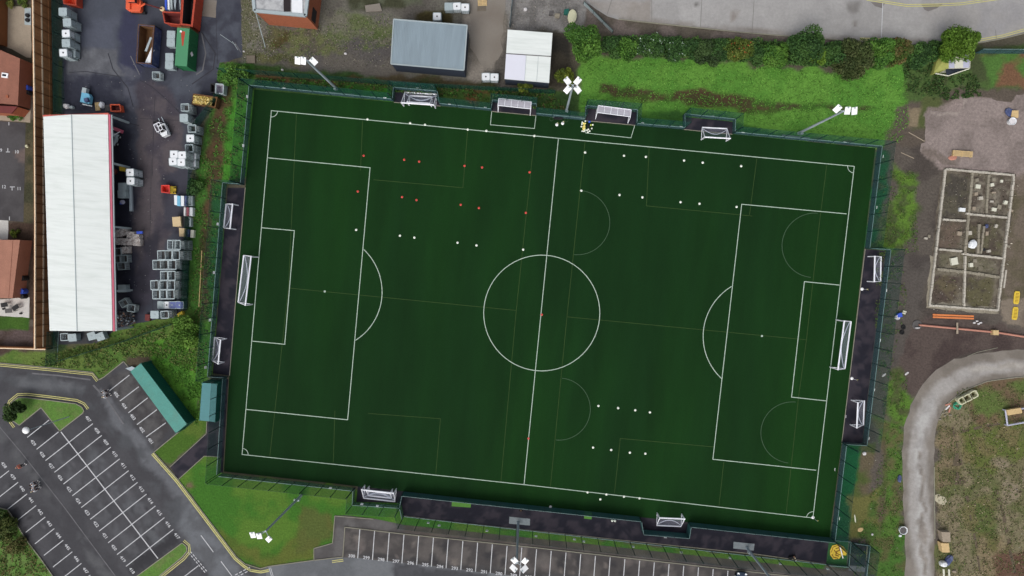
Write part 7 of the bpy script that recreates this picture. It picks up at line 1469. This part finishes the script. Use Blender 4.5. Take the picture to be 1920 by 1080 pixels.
pa, pc = P(379.5, 470), P(374, 575); x = B(); d = pc - pa; x.bar(-d / 2, d / 2, .06, 5); o = x.build('pipe', M['timber_pale']); o.location = ((pa.x + pc.x) / 2, (pa.y + pc.y) / 2, .15); tag(o, 'long pale pipe lying in the weeds left of the left recess', 'pipe')
pa, pc = P(1854.5, 942), P(1856, 985)
for i, (u, v) in enumerate(((1657, 700), (1700, 697))): bag('litter', ['pale', 'white torn'][i] + ' scrap of plastic in the weeds right of the pitch', 'litter', u, v + 3, .9, .4, .15, 'bag_white', .7, 0, 90 + i)
bag('litter', 'pale strip of debris upright in the weeds by the corner enclosure', 'litter', 1603, 972, .25, 1.6, .12, 'cream', .15, 0, 93); bag('stone', 'flat tan stone below the pale strip by the corner enclosure', 'stone', 1613, 993, 1.1, .8, .1, 'timber_pale', .3, 0, 94); bag('stone', 'white stone right of the corner enclosure', 'stone', 1635, 1001.5, .4, .45, .2, 'bag_white', 0, 0, 95)
bag('stone', 'pale lump of concrete near the right recess\'s lower end', 'stone', 1620, 850, .7, .7, .3, 'bag_white', 0, 0, 96); bag('stone', 'dark blue-grey lump left of the haul road', 'stone', 1686, 897, .7, 1.5, .3, 'blue_skip', 0, 0, 97)
bag('utility_lid', 'pale lump on the lawn beside the lower left mast', 'stone', 553, 937, .3, .5, .3, 'tank_white', 0, 0, 98)
# small stones scattered over the gravel yards
pos = []
for poly, n in (([(455, 0), (735, 60), (735, 140), (455, 118)], 160), ([(955, 0), (1090, 0), (1060, 60), (955, 52)], 260), ([(1730, 210), (1915, 190), (1915, 320), (1740, 300)], 30), ([(1760, 330), (1890, 335), (1865, 575), (1745, 565)], 260), ([(1765, 740), (1920, 800), (1920, 1080), (1765, 1080)], 160), ([(452, 0), (484, 0), (484, 115), (452, 115)], 240), ([(1620, 840), (1690, 800), (1690, 1080), (1620, 1080)], 90)):
    U_ = [a for a, _ in poly]; V_ = [c for _, c in poly]; u = RNG.uniform(min(U_), max(U_), n * 2); v = RNG.uniform(min(V_), max(V_), n * 2); k = sdist(u, v, poly) > 0
    pos += [tuple(P(a, c, .05)) for a, c in zip(u[k][:n], v[k][:n])]
o = leaf_mesh('loose_stones', np.array(pos), .09, pal([(140, 136, 126), (118, 112, 104), (156, 152, 142), (96, 90, 82)], len(pos), .2)); tag(o, 'loose pale stones strewn over the gravel yards and the building plot', 'stones', kind='stuff')

def litter(name, label, cat, poly, n, size, cols, z=.12):
    U_ = [a for a, _ in poly]; V_ = [c for _, c in poly]; u = RNG.uniform(min(U_), max(U_), n * 3); v = RNG.uniform(min(V_), max(V_), n * 3); k = sdist(u, v, poly) > 0; u, v = u[k][:n], v[k][:n]
    pos = np.array([tuple(P(a, c, random.uniform(.03, z))) for a, c in zip(u, v)]); o = leaf_mesh(name, pos, size, pal(cols, len(pos), .3)); return tag(o, label, cat, kind='stuff')
litter('scrap', 'loose dark metal scrap heaped in the lowest bay of the open shed', 'scrap', [(214, 585), (250, 582), (252, 606), (216, 614)], 500, .22, [(60, 64, 72), (110, 118, 124), (36, 38, 44), (90, 70, 60)], .7)
litter('scrap', 'bits of scrap trodden over the dark yard', 'scrap', [(125, 150), (240, 150), (250, 100), (330, 130), (380, 180), (340, 330), (300, 420), (270, 560), (225, 560), (240, 230), (125, 215)], 260, .1, [(120, 120, 124), (90, 92, 96), (150, 148, 146), (44, 44, 50)], .05)
litter('rubble', 'broken masonry and soil clods strewn through the foundation rooms', 'rubble', [(1772, 320), (1896, 332), (1866, 578), (1742, 568)], 900, .12, [(110, 104, 92), (96, 88, 76), (64, 58, 50), (128, 120, 106), (84, 88, 60)], .12)
litter('rubble', 'pale rubble along the outer sides of the foundation', 'rubble', [(1900, 330), (1912, 335), (1880, 590), (1738, 582), (1734, 560), (1872, 572)], 260, .14, [(166, 160, 146), (134, 126, 112)], .12)
litter('debris', 'twigs and leaves on the gravel yard between the brick building and grey shed', 'debris', [(600, 10), (735, 50), (735, 130), (560, 120), (590, 60)], 500, .11, [(110, 108, 92), (74, 80, 54), (60, 56, 50), (132, 128, 116)], .06)
litter('debris', 'weeds and grit at the edge of the yard left of the brick building', 'debris', [(452, 0), (484, 0), (510, 60), (520, 110), (455, 116)], 700, .12, [(96, 104, 62), (124, 122, 108), (70, 82, 46), (146, 142, 130)], .1)
litter('clods', 'clods and dry tufts over the rough plot inside the road bend', 'clods', [(1760, 800), (1920, 760), (1920, 1080), (1758, 1080)], 1500, .13, [(140, 128, 104), (100, 92, 66), (82, 92, 52), (70, 60, 50)], .1)

litter('debris', 'small weeds spreading over the gravel yard below the brick building', 'debris', [(500, 48), (600, 48), (735, 20), (735, 90), (640, 96), (560, 120), (490, 110)], 1300, .12, [(88, 106, 58), (106, 114, 72), (72, 90, 46), (126, 122, 106)], .12)
